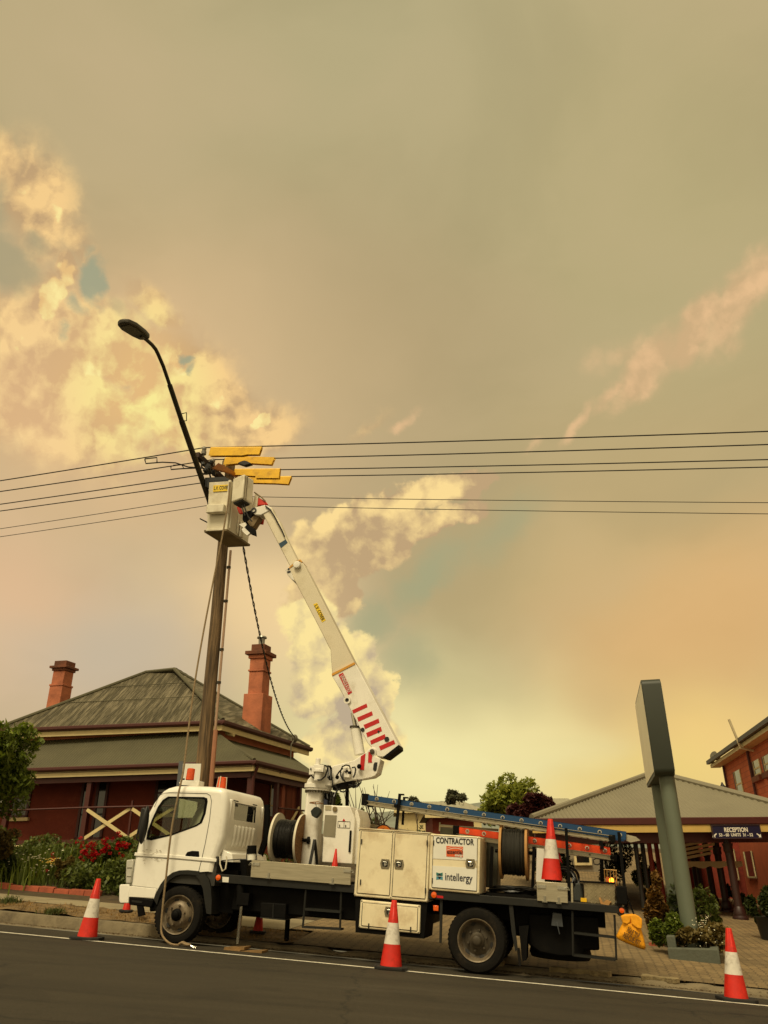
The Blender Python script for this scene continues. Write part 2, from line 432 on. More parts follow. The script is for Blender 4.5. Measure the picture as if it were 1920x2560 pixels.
def leaves(mb, blobs_, n, size, seed=0, elong=1.6, shell=.45, droop=0):
    rnd = random.Random(seed); tot = sum(b[3] * b[4] * b[5] for b in blobs_)
    for b in blobs_:
        k = max(3, int(n * b[3] * b[4] * b[5] / tot))
        for _ in range(k):
            while True:
                d = Vector((rnd.uniform(-1, 1), rnd.uniform(-1, 1), rnd.uniform(-1, 1)))
                if .05 < d.length <= 1: break
            r = d.length ** shell; d.normalize(); d *= r * rnd.uniform(.85, 1.08)
            c = Vector((b[0] + d.x * b[3], b[1] + d.y * b[4], b[2] + d.z * b[5]))
            a = Vector((rnd.gauss(0, 1), rnd.gauss(0, 1), rnd.gauss(0, 1) - droop)).normalized()
            u, w = basis(a); s_ = size * rnd.uniform(.6, 1.4)
            a = a * s_ * elong / 2; u = u * s_ / 2
            mb.add([c - a, c - a * .1 + u, c + a, c - a * .1 - u], [(0, 1, 2, 3)])
def blades(mb, pts, h, w, lean=.3, seed=1):
    rnd = random.Random(seed)
    for p in pts:
        hh = h * rnd.uniform(.5, 1.2); a = rnd.uniform(0, 6.28); d = Vector((math.cos(a), math.sin(a), 0)); s_ = Vector((-d.y, d.x, 0)) * w * .5
        p = Vector(p); q = p + Vector((0, 0, hh * .6)) + d * hh * lean * .3; t_ = p + Vector((0, 0, hh)) + d * hh * lean
        mb.add([p - s_, p + s_, q + s_ * .8, q - s_ * .8, t_], [(0, 1, 2, 3), (3, 2, 4)])

# ---------------- frames: road and truck ------------------------------------
def atz(px, py, zc): return C0 + ray(px, py) * zc
P1 = atz(442, 2362, 10.07); P2 = atz(1191, 2436, 9.17)
ES = (P2 - P1).normalized(); ET = Vector((0, 0, 1)).cross(ES).normalized(); EZ = ES.cross(ET)
V2 = Vector((ET.x, ET.y, -.03))
def plane_at(px, py, n, p0): d = ray(px, py); return C0 + d * ((Vector(p0) - C0).dot(n) / d.dot(n))
def atY(px, py, Y): d = ray(px, py); return C0 + d * (Y / d.y)
def atZ(px, py, z): d = ray(px, py); return C0 + d * ((z - C0.z) / d.z)
TMI = Matrix(((ES.x, ET.x, EZ.x, P1.x), (ES.y, ET.y, EZ.y, P1.y), (ES.z, ET.z, EZ.z, P1.z), (0, 0, 0, 1)))
TMINV = TMI.inverted()
def T(px, py, t=0.0):
    """photo position -> truck coordinates (along, across, up) at distance t behind the near side"""
    p = plane_at(px, py, ET, P1 + ET * t); q = TMINV @ p; return Vector((q.x, t, q.z))
def TS(px, py, s):
    p = plane_at(px, py, ES, P1 + ES * s); q = TMINV @ p; return Vector((s, q.y, q.z))
def RW(s, t, h=0): return P1 + ES * s + V2 * t + Vector((0, 0, h))
EH = Vector((ES.x, ES.y, 0)).normalized(); EO = -ET     # along the road / out over the road
def interp(tab, x):
    if x <= tab[0][0]: return tab[0][1]
    for (a, b), (c, d) in zip(tab, tab[1:]):
        if x <= c: return b + (d - b) * (x - a) / (c - a)
    return tab[-1][1]
HL = [(.75, .15), (.95, .155), (1.4, .2), (1.7, .25), (3.1, .30), (3.3, .42), (6, .9), (9, 1.25), (14, 1.45), (30, 2.6), (60, 5), (400, 14)]
HR = [(.75, .06), (1.2, .08), (1.6, .17), (2, .20), (10, .76), (22, 1.35), (30, 2.3), (45, 4.0), (90, 7), (400, 16)]
def sst(x): x = max(0, min(1, x)); return x * x * (3 - 2 * x)
def H(s, t):
    k = sst((s + .95) / (.8 + max(0, t - 3) * .5)) if t < 8 else sst((s + 3) / 5)
    return interp(HL, t) * (1 - k) + interp(HR, t) * k
def st_of(p):
    q = Vector((p[0] - P1.x, p[1] - P1.y)); return q.dot(Vector((ES.x, ES.y))) / (ES.x ** 2 + ES.y ** 2), q.dot(Vector((ET.x, ET.y)))
def slope_damp(s, t): return 1.0
def G(x, y):
    """ground height at a plan position"""
    s, t = st_of((x, y)); sc = max(-14, min(14, s))
    return RW(sc, t, H(s, t) if t > .75 else 0).z
def gp(x, y, dz=0): return Vector((x, y, G(x, y) + dz))
# ---------------- ground materials ------------------------------------------
def mat_asphalt():
    m = mat('asphalt', (54, 46, 30), .85, var=.10, vs=.9, bump=.5, bs=170, spec=.3)
    t = NT(m.node_tree); b = t.n['Principled BSDF']; tcn = t.node('ShaderNodeTexCoord').outputs['Object']
    old = b.inputs['Base Color'].links[0].from_socket
    ag = t.noise(tcn, 150, 3, .7).outputs[0]
    c = t.mix(t.mr(ag, .3, .7), t.mix(.55, old, (0, 0, 0, 1)), t.mix(.10, old, (.35, .33, .27, 1)))
    vo = t.node('ShaderNodeTexVoronoi', feature='DISTANCE_TO_EDGE'); vo.inputs['Scale'].default_value = .28
    t.l.new(t.vm('ADD', tcn, t.vm('SCALE', t.noise(tcn, 1.7, 5, .6).outputs['Color'], sc=.7)), vo.inputs['Vector'])
    c = t.mix(t.mr(vo.outputs['Distance'], .002, .006, .55, 0), c, (.01, .01, .008, 1))
    mp = t.node('ShaderNodeMapping'); t.l.new(tcn, mp.inputs[0]); mp.inputs['Rotation'].default_value = (0, 0, R(12.8)); mp.inputs['Scale'].default_value = (.16, 1.5, 1)
    tr_ = t.noise(mp.outputs[0], 1.3, 6, .6).outputs[0]
    c = t.mix(t.mr(tr_, .5, .66, 0, .45), c, t.mix(.6, c, (0, 0, 0, 1)))
    pt = t.noise(tcn, .55, 5, .6, .6).outputs[0]; c = t.mix(t.mr(pt, .56, .60, 0, .28), c, t.mix(.6, c, (0, 0, 0, 1)))
    c = t.mix(t.mr(tr_, .45, .3, 0, .16), c, (.13, .11, .08, 1))
    t.put(b.inputs['Base Color'], c); return m
M_asph = mat_asphalt()
M_line = mat('line_paint', (214, 208, 192), .7, var=.12, vs=8, dirt=(84, 76, 60), da=.7, ds=14)
M_conc = mat('old_concrete', (122, 110, 86), .9, var=.22, vs=2.2, bump=.6, bs=60, dirt=(62, 52, 38), da=.7, ds=3)
M_path = mat('footpath_concrete', (142, 130, 102), .9, var=.15, vs=1.5, bump=.3, bs=90, dirt=(104, 92, 70), da=.5, ds=2)
def mat_dirt():
    m = mat('dry_verge_soil', (118, 96, 62), .95, var=.35, vs=7, bump=1, bs=35, dirt=(66, 50, 30), da=.8, ds=9); return m
M_dirt = mat_dirt()
M_soil = mat('garden_soil', (72, 58, 38), .95, var=.3, vs=5, bump=.8, bs=25, dirt=(58, 66, 30), da=.7, ds=2)
def mat_pavers():
    m = bpy.data.materials.new('interlocking_pavers'); m.use_nodes = True; t = NT(m.node_tree); b = t.n['Principled BSDF']
    tcn = t.node('ShaderNodeTexCoord').outputs['Object']
    mp = t.node('ShaderNodeMapping'); t.l.new(tcn, mp.inputs[0]); mp.inputs['Rotation'].default_value = (0, 0, R(12.8 + 45 + 45))
    s_ = t.node('ShaderNodeSeparateXYZ'); t.l.new(mp.outputs[0], s_.inputs[0])
    zx = t.math('PINGPONG', s_.outputs[0], .055); zy = t.math('PINGPONG', s_.outputs[1], .06)
    c_ = t.node('ShaderNodeCombineXYZ')
    t.l.new(t.math('ADD', s_.outputs[0], t.math('MULTIPLY', zy, .45)), c_.inputs[0]); t.l.new(t.math('ADD', s_.outputs[1], t.math('MULTIPLY', zx, .5)), c_.inputs[1])
    v = t.vm('ADD', c_.outputs[0], t.vm('SCALE', t.noise(tcn, 3, 3, .5).outputs['Color'], sc=.012))
    br = t.node('ShaderNodeTexBrick'); t.l.new(v, br.inputs['Vector'])
    br.inputs['Scale'].default_value = 1; br.inputs['Brick Width'].default_value = .25; br.inputs['Row Height'].default_value = .125
    br.inputs['Mortar Size'].default_value = .007; br.inputs['Mortar Smooth'].default_value = .3; br.inputs['Bias'].default_value = 0
    br.inputs['Color1'].default_value = rgb(132, 110, 74); br.inputs['Color2'].default_value = rgb(112, 92, 60); br.inputs['Mortar'].default_value = rgb(50, 40, 26)
    n1 = t.noise(tcn, 1.1, 6, .6).outputs[0]; n2 = t.noise(tcn, 60, 4, .7).outputs[0]
    c = t.mix(t.mr(n1, .38, .62, 0, .6), br.outputs['Color'], rgb(76, 64, 42)); n3 = t.noise(tcn, 6, 5, .65).outputs[0]; c = t.mix(t.mr(n3, .5, .75, 0, .5), c, rgb(150, 130, 92)); c = t.mix(t.mr(n3, .45, .3, 0, .45), c, rgb(70, 58, 40)); c = t.mix(t.mr(n2, .3, .7, 0, .25), c, rgb(160, 140, 104))
    t.put(b.inputs['Base Color'], c); b.inputs['Roughness'].default_value = .85
    bn = t.node('ShaderNodeBump'); bn.inputs['Strength'].default_value = .7; bn.inputs['Distance'].default_value = .01
    t.l.new(t.math('SUBTRACT', t.math('MULTIPLY', n2, .3), br.outputs['Fac']), bn.inputs['Height']); t.l.new(bn.outputs[0], b.inputs['Normal'])
    return m
M_pav = mat_pavers()

def grid(fn, a0, a1, na, b0, b1, nb, keep=None):
    mb = MB(); vs = [fn(a0 + (a1 - a0) * i / na, b0 + (b1 - b0) * j / nb) for i in range(na + 1) for j in range(nb + 1)]
    fs = []
    for i in range(na):
        for j in range(nb):
            if keep and not keep(a0 + (a1 - a0) * (i + .5) / na, b0 + (b1 - b0) * (j + .5) / nb): continue
            k = i * (nb + 1) + j; fs.append((k, k + nb + 1, k + nb + 2, k + 1))
    return mb.add(vs, fs)
def cl(s): return max(-14, min(14, s))
def RC(s, t, h=0):
    p = RW(s, t, h); p.z = RW(cl(s), t, h).z; return p
struct('road', grid(lambda s, t: RC(s, t), -40, 60, 50, -18, .47, 6), M_asph)
# painted edge line, slightly out of parallel with the parked truck
LN = [(-2.2, -.66), (1.38, -.62), (4.38, -.48), (7.06, -.34)]
def lt(s): return -.60 + .037 * s
mb = MB(); N = 60
for i in range(N + 1):
    s = -30 + 60 * i / N; mb.v += [tuple(RC(s, lt(s) - .05, .004)), tuple(RC(s, lt(s) + .05, .004))]
mb.f = [[2 * i, 2 * i + 2, 2 * i + 3, 2 * i + 1] for i in range(N)]
struct('road_line', mb, M_line)
# gutter and kerb
struct('gutter', grid(lambda s, t: RC(s, t, .003 + .012 * noise.noise((s * 2, t * 5, 0))), -30, 40, 240, .47, .76, 3), M_conc)
KP = [(.735, 0.0), (.75, .55), (.775, .93), (.81, 1.0), (.90, 1.0), (.98, .97)]
def kerb_pt(s, k):
    t, f = KP[k]; w = noise.noise((s * 1.7, 3.1, 0)); w2 = noise.noise((s * 9, t * 9, 1))
    hh = H(s, .85); br = 1.0
    if s > 1.0: br = 1.0 - .55 * max(0, noise.noise((s * 2.3, 8.0, 0)) - .05) * 2
    return RC(s, t + .02 * w + .008 * w2, hh * f * br + .006 * w2)
mb = MB(); na = 900; vs = [kerb_pt(-30 + 62 * i / na, k) for i in range(na + 1) for k in range(6)]
mb.add(vs, [(i * 6 + k, i * 6 + 6 + k, i * 6 + 7 + k, i * 6 + k + 1) for i in range(na) for k in range(5)
            if (i % 14) or True])
struct('kerb', mb, M_conc, smooth=True)
# verge, footpath, paving, land
def land(s, t, dz=0):
    p = RC(s, t, 0); p.z = RW(cl(s), t, H(s, t)).z + dz; return p
def bumpy(s, t): 
    p = land(s, t, .004); p.z += .035 * max(0, noise.noise((p.x * 3, p.y * 3, 0))) + .012 * noise.noise((p.x * 11, p.y * 11, 3)); return p
struct('verge', grid(bumpy, -16, 1.25, 150, .955, 1.75, 12), M_dirt)
def path_pt(s, t): return land(s, t, .012)
struct('footpath', grid(path_pt, -20, .9, 60, 1.72, 3.12, 8), M_path)
mb = MB()
for s in (-10.4, -8.1, -5.9, -3.7, -1.6): mb.add([land(s, 1.72, .014), land(s + .012, 1.72, .014), land(s + .012 + .3, 3.12, .014), land(s + .3, 3.12, .014)], [(0, 1, 2, 3)])
struct('footpath_joints', mb, mat('joint_dirt', (60, 50, 34), .95))
def drive_keep(s, t): return s > 1.25 or (t > 1.7 and s > .9)
struct('driveway', grid(lambda s, t: land(s, t, .006), .9, 30, 80, .96, 45, 90, drive_keep), M_pav)
struct('ground', grid(lambda s, t: land(s, t, -.03), -60, 90, 75, 1.0, 90, 60), M_soil)
# far rise behind everything
M_hill = mat('far_hill', (118, 124, 112), .95, var=.2, vs=.02)
mb = MB(); NX = 90
rid = []
for i in range(NX + 1):
    x = -260 + 620 * i / NX; hgt = 30 + 9 * noise.noise((x * .012, 0, 0)) + 3 * noise.noise((x * .06, 2, 0))
    rid.append((x, hgt))
vs = []
for (x, hgt) in rid: vs += [(x, 200, -5), (x, 300, hgt * .55), (x, 420, hgt), (x, 560, hgt * .7)]
mb.add(vs, [(i * 4 + k, i * 4 + 4 + k, i * 4 + 5 + k, i * 4 + k + 1) for i in range(NX) for k in range(3)])
struct('hills', mb, M_hill, smooth=True)
def hit(px, py, dz=0):
    d = ray(px, py); k = 4.0
    while k < 150:
        p = C0 + d * k
        if p.z < G(p.x, p.y): break
        k += .04
    return gp(p.x, p.y, dz)

# garden edging of red terracotta blocks
M_terra = mat('terracotta', (150, 74, 48), .85, var=.2, vs=5, bump=.4, bs=50, dirt=(88, 50, 34), da=.6, ds=4)
ed = thing('garden_edging', 'low edging of red terracotta blocks between the footpath and the flower bed', 'garden edging', land(-5, 3.18))
s = -14.0; k = 0
while s < -.6:
    L_ = .31 + .01 * noise.noise((s, 0, 0)); t0 = 3.13; dz = .012 * math.sin(k * 2.1); hh = .155
    if abs(s + 2.95) < .2: hh = .05
    a = land(s, t0, -.03 + dz); b = land(s + L_ - .012, t0 + .006 * math.sin(k), -.03 + dz)
    m_ = MB(); m_.obox(a, b - a, Vector((ET.x, ET.y, .12)) * .10, Vector((ET.x * .03, ET.y * .03, hh)))
    m_.build('block', M_terra, ed, bevel=.008); s += L_; k += 1
# dry grass on the verge
M_dry = mat('dry_grass', (150, 122, 74), .9, var=.3, vs=10, leaf=True)
M_tuft = mat('green_tuft', (78, 88, 38), .8, var=.3, leaf=True)
rnd = random.Random(3)
mb = MB(); pts = []
for _ in range(5200):
    s_, t_ = rnd.uniform(-9, 1.2), rnd.uniform(.98, 1.74)
    if noise.noise((s_ * 2.5, t_ * 4, 7)) > -.12: p = bumpy(s_, t_); pts.append(p)
blades(mb, pts, .035, .008, 1.4, 5)
tag(mb.build('dry_grass', M_dry), 'short straw coloured dry grass and litter covering the verge behind the kerb', 'grass', kind='stuff')
def tuft(px, py, r, h, n, m, label, name='weed_tuft', group=None):
    c = hit(px, py); pp = [gp(c.x + rnd.gauss(0, r), c.y + rnd.gauss(0, r)) for _ in range(n)]
    q = MB(); blades(q, pp, h, .012, .8, n); return tag(q.build(name, m), label, 'weed', group)
tuft(25, 2258, .07, .10, 170, M_tuft, 'small grey green weed growing at the footpath edge near the left end', group='weeds on the verge')
tuft(135, 2285, .08, .08, 190, M_tuft, 'flat green weed in the dry verge left of the large front cone', group='weeds on the verge')

# ---------------- red house ---------------------------------------------------
M_pink = mat('painted_render_salmon', (204, 128, 94), .8, var=.10, vs=2, dirt=(130, 76, 54), da=.4, ds=2, bump=.2, bs=30)
M_dred = mat('dark_red_wall', (112, 44, 24), .85, var=.14, vs=1.5, bump=.3, bs=25, dirt=(150, 90, 66), da=.25, ds=3)
M_maroon = mat('maroon_timber', (70, 24, 16), .55, var=.12)
M_cream = mat('cream_timber', (208, 190, 138), .6, var=.06, dirt=(120, 96, 60), da=.3, ds=2.5)
def mat_roof(name, c, c2, streak):
    m = mat(name, c, .6, .15, var=.35, vs=1.8, streak=streak, dirt=c2, da=.85, ds=1.5); return m
M_roofg = mat_roof('weathered_green_iron', (68, 62, 42), (140, 130, 106), (7, .5, .5))
M_roofv = mat('verandah_iron', (84, 80, 58), .6, .2, var=.12, vs=1.5, dirt=(86, 82, 62), da=.5, ds=1.2)
M_dark = mat('hole_shade_dark_parts', (20, 18, 15), .6, var=0)  # near-black that stands in for shade inside holes; some dark fittings too
M_wglass = mat('window_glass', (26, 28, 26), .08, var=0, spec=.8)
M_chim = mat('salmon_chimney_render', (176, 104, 72), .85, var=.2, vs=3, bump=.4, bs=20, dirt=(112, 62, 42), da=.6, ds=1.6)
M_chimcap = mat('soot_stained_render', (112, 66, 44), .9, var=.2, vs=3, bump=.4, bs=20, dirt=(58, 40, 28), da=.7, ds=2)
M_stone = mat('cream_plinth', (206, 188, 140), .8, var=.15, vs=4, dirt=(120, 100, 66), da=.5)
Vc = atY(635.6, 1901, 21.0); zV = Vc.z
Lv = atZ(-70, 1926, zV); Rv = atZ(800, 1941, zV)
Uc = atY(557, 1801, 22.3); zU = Uc.z
Lu = atZ(-10, 1823, zU); Ru = atZ(774, 1869, zU)
dF = (Vc - Lv).normalized(); dS = (Ru - Uc).normalized(); dFu = (Uc - Lu).normalized()
house = thing('house', 'red single storey house with green iron hip roof and a verandah behind the flower bed', 'house', (Vc.x - 4, Vc.y + 4, 1.6))
Wc = Uc - dFu * .38 + dS * .42; Wl = Lu + dFu * .3 + dS * .42; Wr = Ru - dFu * .38 - dS * .4; Wb = Wl + (Wr - Wc)
nF = Vector((dFu.y, -dFu.x, 0)); 
def wz(p, z): return Vector((p.x, p.y, z))
zf = plane_at(317, 2097, Vector((dF.y, -dF.x, 0)), Vc).z
pW = plane_at(548, 1840, nF, Wc); zj = pW.z
m_ = MB(); m_.prism([wz(Wc, zf - 1.4), wz(Wl, zf - 1.4), wz(Wb, zf - 1.4), wz(Wr, zf - 1.4)], (0, 0, zj + .02 - zf + 1.4)); m_.build('wall', M_dred, house)
o_ = .012
m_ = MB(); m_.prism([wz(Wc, zj - .03) + dFu * o_ - dS * o_, wz(Wl, zj - .03) - dFu * o_ - dS * o_, wz(Wb, zj - .03), wz(Wr, zj - .03) + dFu * o_], (0, 0, zU - zj + .05)); m_.build('upper_wall', M_pink, house)
# main roof
Bu = Lu + (Ru - Uc)
mid = (Uc + Ru) / 2
def ridge_at(px, py, d): 
    n = Vector((dS.x, dS.y, 0)); return plane_at(px, py, n, mid)
Pr = ridge_at(435.5, 1674, 0); Pl = ridge_at(366, 1680, 0); Pl.z = Pr.z
roof = MB()
ov = .0
corr(roof, [Uc, Lu, Pl, Pr], dFu, .085, .010); corr(roof, [Uc, Ru, Pr], dS, .085, .010)
corr(roof, [Lu, Bu, Pl], dS, .17, .010); corr(roof, [Ru, Bu, Pl, Pr], dFu, .17, .010)
rf = roof.build('roof', M_roofg, house)
cap = MB()
for a, b in ((Uc, Pr), (Lu, Pl), (Ru, Pr), (Pl, Pr)): cap.tube([a + Vector((0, 0, .02)), b + Vector((0, 0, .02))], .06, 8)
cap.build('ridge_capping', M_roofv, rf, smooth=True)
# lap joints across the sheets
lap = MB()
for f in (.42, .70):
    a = Lu.lerp(Pl, f); b = Uc.lerp(Pr, f); lap.tube([a + Vector((0, -.01, .012)), b + Vector((0, -.01, .012))], .012, 4)
lap.build('sheet_lap', M_roofv, rf)
def eave(a, b, n_out, par, d=.13, col1=M_maroon, col2=M_cream, fh=.14):
    u = (b - a).normalized(); n_out = Vector(n_out)
    g = MB(); q = [a + n_out * .10 + Vector((0, 0, .0)), a + n_out * .10 + Vector((0, 0, -d * .7)), a + n_out * .03 + Vector((0, 0, -d)), a - n_out * .03 + Vector((0, 0, -d)), a - n_out * .03 + Vector((0, 0, 0))]
    g.prism([p - u * .09 for p in q], (b - a) + u * .18); g.build('gutter', col1, par, bevel=.015)
    g = MB(); g.obox(a - n_out * .06 + Vector((0, 0, -d - fh)) , (b - a), n_out * .045, (0, 0, fh + .02)); g.build('fascia', col2, par)
def outn(u): return Vector((u.y, -u.x, 0)).normalized()
eave(Lu, Uc, outn(dFu), house); eave(Uc, Ru, outn(dS), house)
sf = MB(); sf.prism([p + Vector((0, 0, -.16)) for p in (Uc - dFu * .05, Lu, Bu, Ru)], (0, 0, .015)); sf.build('soffit', M_cream, house)
# verandah roof
Wj = wz(Wc, zj); Wjl = wz(Wl, zj) - dFu * 1.5; Wjr = wz(Wr, zj)
Rv2 = Rv
vr = MB(); corr(vr, [Vc, Lv, Wjl, Wj], dF, .085, .009); corr(vr, [Vc, Rv2, wz(Wc + (Wr - Wc) * .98, zj), Wj], (Rv - Vc), .085, .009)
vr.build('verandah_roof', M_roofv, house)
cp = MB(); cp.tube([Vc + Vector((0, 0, .02)), Wj + Vector((0, 0, .02))], .05, 8); cp.tube([wz(Wl, zj + .02) - nF * 0, Wj + Vector((0, 0, .02))], .035, 6)
l0 = Lv.lerp(Wjl, .5); l1 = Vc.lerp(Wj, .5); l1 = l1 - dF * 1.2
cp.tube([l0 + Vector((0, 0, .02)), l1 + Vector((0, 0, .02))], .02, 4)
cp.build('flashing', M_roofv, house, smooth=True)
dSv = (Rv - Vc).normalized()
eave(Lv, Vc, outn(dF), house, .12); eave(Vc, Rv, outn(dSv), house, .12)
# verandah ceiling, beams, posts, floor
cm = MB(); cm.prism([Vc + Vector((0, 0, -.15)), Lv + Vector((0, 0, -.15)), wz(Wl, zV - .13) - dFu * 1.5, wz(Wc, zV - .13), wz(Wr, zV - .13), Rv + Vector((0, 0, -.15))], (0, 0, .012)); cm.build('verandah_ceiling', M_maroon, house)
bm_ = MB(); inF = -outn(dF); inS = -outn(dSv)
bm_.obox(Lv + inF * .12 + Vector((0, 0, -.40)), Vc - Lv - dF * .12, inF * .09, (0, 0, .16)); bm_.obox(Vc + inS * .12 + dSv * .12 + Vector((0, 0, -.40)), Rv - Vc, inS * .09, (0, 0, .16)); bm_.build('verandah_beam', M_maroon, house)
def vpost(px, w=.13, plane='F', name='post', mat_=M_maroon, top=None):
    n = outn(dF) if plane == 'F' else outn(dSv); u = dF if plane == 'F' else dSv
    p = plane_at(px, 2000, n, Vc - n * .16); m_ = MB()
    m_.obox(Vector((p.x, p.y, zf)) - u * w / 2, u * w, -n * w, (0, 0, (top or zV - .38) - zf)); return m_.build(name, mat_, house)
for px in (217, 20, 621): vpost(px)
vpost(694, .11, 'S'); vpost(752, .11, 'S')
vpost(331, .05, 'F', 'rail_post', top=zf + .95); vpost(440, .05, 'F', 'rail_post', top=zf + .95)
fl = MB(); fl.prism([wz(Vc, zf - .1), wz(Lv, zf - .1), wz(Wl, zf - .1) - dFu * 1.5, wz(Wc, zf - .1), wz(Wr, zf - .1), wz(Rv, zf - .1)], (0, 0, .1)); fl.build('verandah_floor', M_maroon, house)
bs = MB(); bs.prism([wz(Vc, zf - 1.6) + inF * .1 - dF * .1, wz(Lv, zf - 1.6) + inF * .1, wz(Wl, zf - 1.6) - dFu * 1.5, wz(Wc, zf - 1.6), wz(Wr, zf - 1.6), wz(Rv, zf - 1.6) + inS * .1], (0, 0, 1.5)); bs.build('foundation', M_terra, house)
def vF(px, py, off=.16): n = outn(dF); return plane_at(px, py, n, Vc - n * off)
rl = MB(); rl.tube([vF(217, 2019), vF(450, 2014)], .025, 5); rl.tube([vF(-30, 2028), vF(217, 2019)], .025, 5); rl.build('handrail', M_maroon, house)
def cross(a, b, off=.15):
    m_ = MB(); p, q = vF(*a, off), vF(*b, off); u = (q - p).normalized(); w = Vector((0, 0, 1)).cross(outn(dF)); up_ = outn(dF).cross(u).normalized() * .085
    m_.obox(p - up_ / 2, q - p, up_, -outn(dF) * .03); m_.build('cross_brace', M_cream, house)
cross((217, 2024), (318, 2094)); cross((207, 2098), (325, 2021), .19); cross((330, 2022), (430, 2092)); cross((318, 2094), (436, 2018), .19)
# side verandah brace and boards
def vS(px, py, off=.16): n = outn(dSv); return plane_at(px, py, n, Vc - n * off)
sb = MB(); 
for i, px in enumerate((705, 712, 719, 726, 733, 740)): 
    a = vS(px, 2000, .3); sb.obox(Vector((a.x, a.y, zf)), dSv * (.33), inS * .03 * (1 + i % 2), (0, 0, zV - .4 - zf))
sb.build('board_screen', mat('weathered_red_boards', (140, 74, 50), .8, var=.25, vs=2, streak=(4, 4, .4), dirt=(96, 90, 60), da=.5), house)
rs_ = MB(); rs_.tube([vS(696, 2020), vS(790, 2030)], .025, 5); rs_.build('handrail', M_maroon, house)
for a, b in (((728, 2060), (748, 2024)), ((748, 2024), (770, 2062))):
    m_ = MB(); p, q = vS(*a), vS(*b); m_.obox(p, q - p, Vector((0, 0, .09)), inS * .03); m_.build('cross_brace', M_cream, house)
# openings on the front wall: door recess and windows
def wF(px, py, off=-.01): return plane_at(px, py, nF, Wc + nF * (-off))
def opening(x0, x1, y0, y1, name='window', fr=M_maroon, sill=True, par=house):
    a, b = wF(x0, y1, -.02), wF(x1, y1, -.02); zt = wF(x0, y0, -.02).z; b.z = a.z
    m_ = MB(); m_.obox(a, b - a, -nF * .05, (0, 0, zt - a.z)); w = m_.build(name, M_wglass, par)
    f = MB(); u = (b - a).normalized(); g = nF * .03
    for p, q, r_ in ((a, u * .07, (0, 0, zt - a.z)), (b - u * .07, u * .07, (0, 0, zt - a.z)), (a, b - a, (0, 0, .07)), (a + Vector((0, 0, zt - a.z - .07)), b - a, (0, 0, .07)), (a + Vector((0, 0, (zt - a.z) / 2)), b - a, (0, 0, .04))):
        f.obox(p, q, g, r_)
    f.build('frame', fr, w)
    if sill: s_ = MB(); s_.obox(a - u * .08 - Vector((0, 0, .09)), (b - a) + u * .16, nF * .1, (0, 0, .09)); s_.build('sill', M_cream, w)
opening(186, 214, 1945, 2100, 'door', sill=False); opening(224, 254, 1945, 2100, 'door', sill=False)
opening(382, 440, 1935, 2035); opening(20, 68, 1950, 2045)
# window of the side wall seen between the verandah posts
nS = outn(dS)
def wS(px, py, off=.02): return plane_at(px, py, nS, Wc + nS * off)
a = wS(672, 2040); b = wS(686, 2040); zt = wS(672, 1957).z; b.z = a.z
m_ = MB(); m_.obox(a, b - a, -nS * .05, (0, 0, zt - a.z)); w_ = m_.build('window', M_wglass, house)
f = MB(); u = (b - a)
for p, q, r_ in ((a, u * .1, (0, 0, zt - a.z)), (a + u * .9, u * .1, (0, 0, zt - a.z)), (a + Vector((0, 0, zt - a.z)), u, (0, 0, .06)), (a + Vector((0, 0, (zt - a.z) * .3)), u, (0, 0, .04))): f.obox(p, q, nS * .03, r_)
f.build('frame', M_cream, w_)
# plinth stones visible above the flower bed
for i, (x0, x1) in enumerate(((22, 70), (73, 100), (102, 127))):
    a, b = vF(x0, 2140, -.1), vF(x1, 2139, -.1); m_ = MB(); m_.obox(a, b - a, outn(dF) * .12, (0, 0, .25 - .02 * i)); m_.build('plinth_stone', M_stone, house, bevel=.01)
# downpipe and bracket of the corner
dp = MB(); c_ = vF(631, 1990, .14); dp.tube([Vector((c_.x, c_.y, zf)), Vector((c_.x, c_.y, zV - .42)), Vector((c_.x, c_.y, zV - .12)) + dF * .12 - inF * .05], .04, 8); dp.build('downpipe', M_maroon, house, smooth=True)
dq = MB(); a = wF(568, 1810, .2); dq.tube([a, a + Vector((0, 0, -.28)), a + Vector((.25, -.12, -.34))], .045, 8); dq.build('downpipe', M_cream, house, smooth=True)
sp = MB(); p = plane_at(737, 1846, nS, Uc + nS * .15); sp.ball(p, .10, .1, .13, 6); b1 = plane_at(728, 1862, nS, Uc + nS * .15); b2 = plane_at(726, 1905, nS, Uc + nS * .15)
b3 = vS(722, 1925, .0); b4 = vS(700, 1932, .0)
sp.tube([p, b1, b2, b3, b4], .022, 6); sp.build('service_bracket', mat('grey_conduit', (96, 90, 74), .6), house, smooth=True)
# chimneys
def chimney(px, Y, tiers, pot=None):
    """tiers: (y_bottom, y_top, half width m, material) in photo heights at the given distance"""
    c = atY(px, 1750, Y); zz = lambda py: atY(px, py, Y).z
    body = MB()
    ch = None
    for i, (yb, yt, hw, mm) in enumerate(tiers):
        m_ = MB(); z0, z1 = zz(yb), zz(yt); a = Vector((c.x, c.y, z0)) - dFu * hw - dS * hw; m_.obox(a, dFu * 2 * hw, dS * 2 * hw, (0, 0, z1 - z0 - .002))
        if ch is None: ch = m_.build('chimney', mm, house, bevel=.012)
        else: m_.build('course', mm, ch, bevel=.012)
    if pot: m_ = MB(); z0 = zz(tiers[-1][1]); m_.cyl((c.x, c.y, z0), (c.x, c.y, z0 + .22), .10, .11, 12); m_.cyl((c.x, c.y, z0 + .25), (c.x, c.y, z0 + .30), .17, .15, 12); m_.build('flue', mat('galvanised', (150, 148, 138), .4, .8), ch, smooth=True)
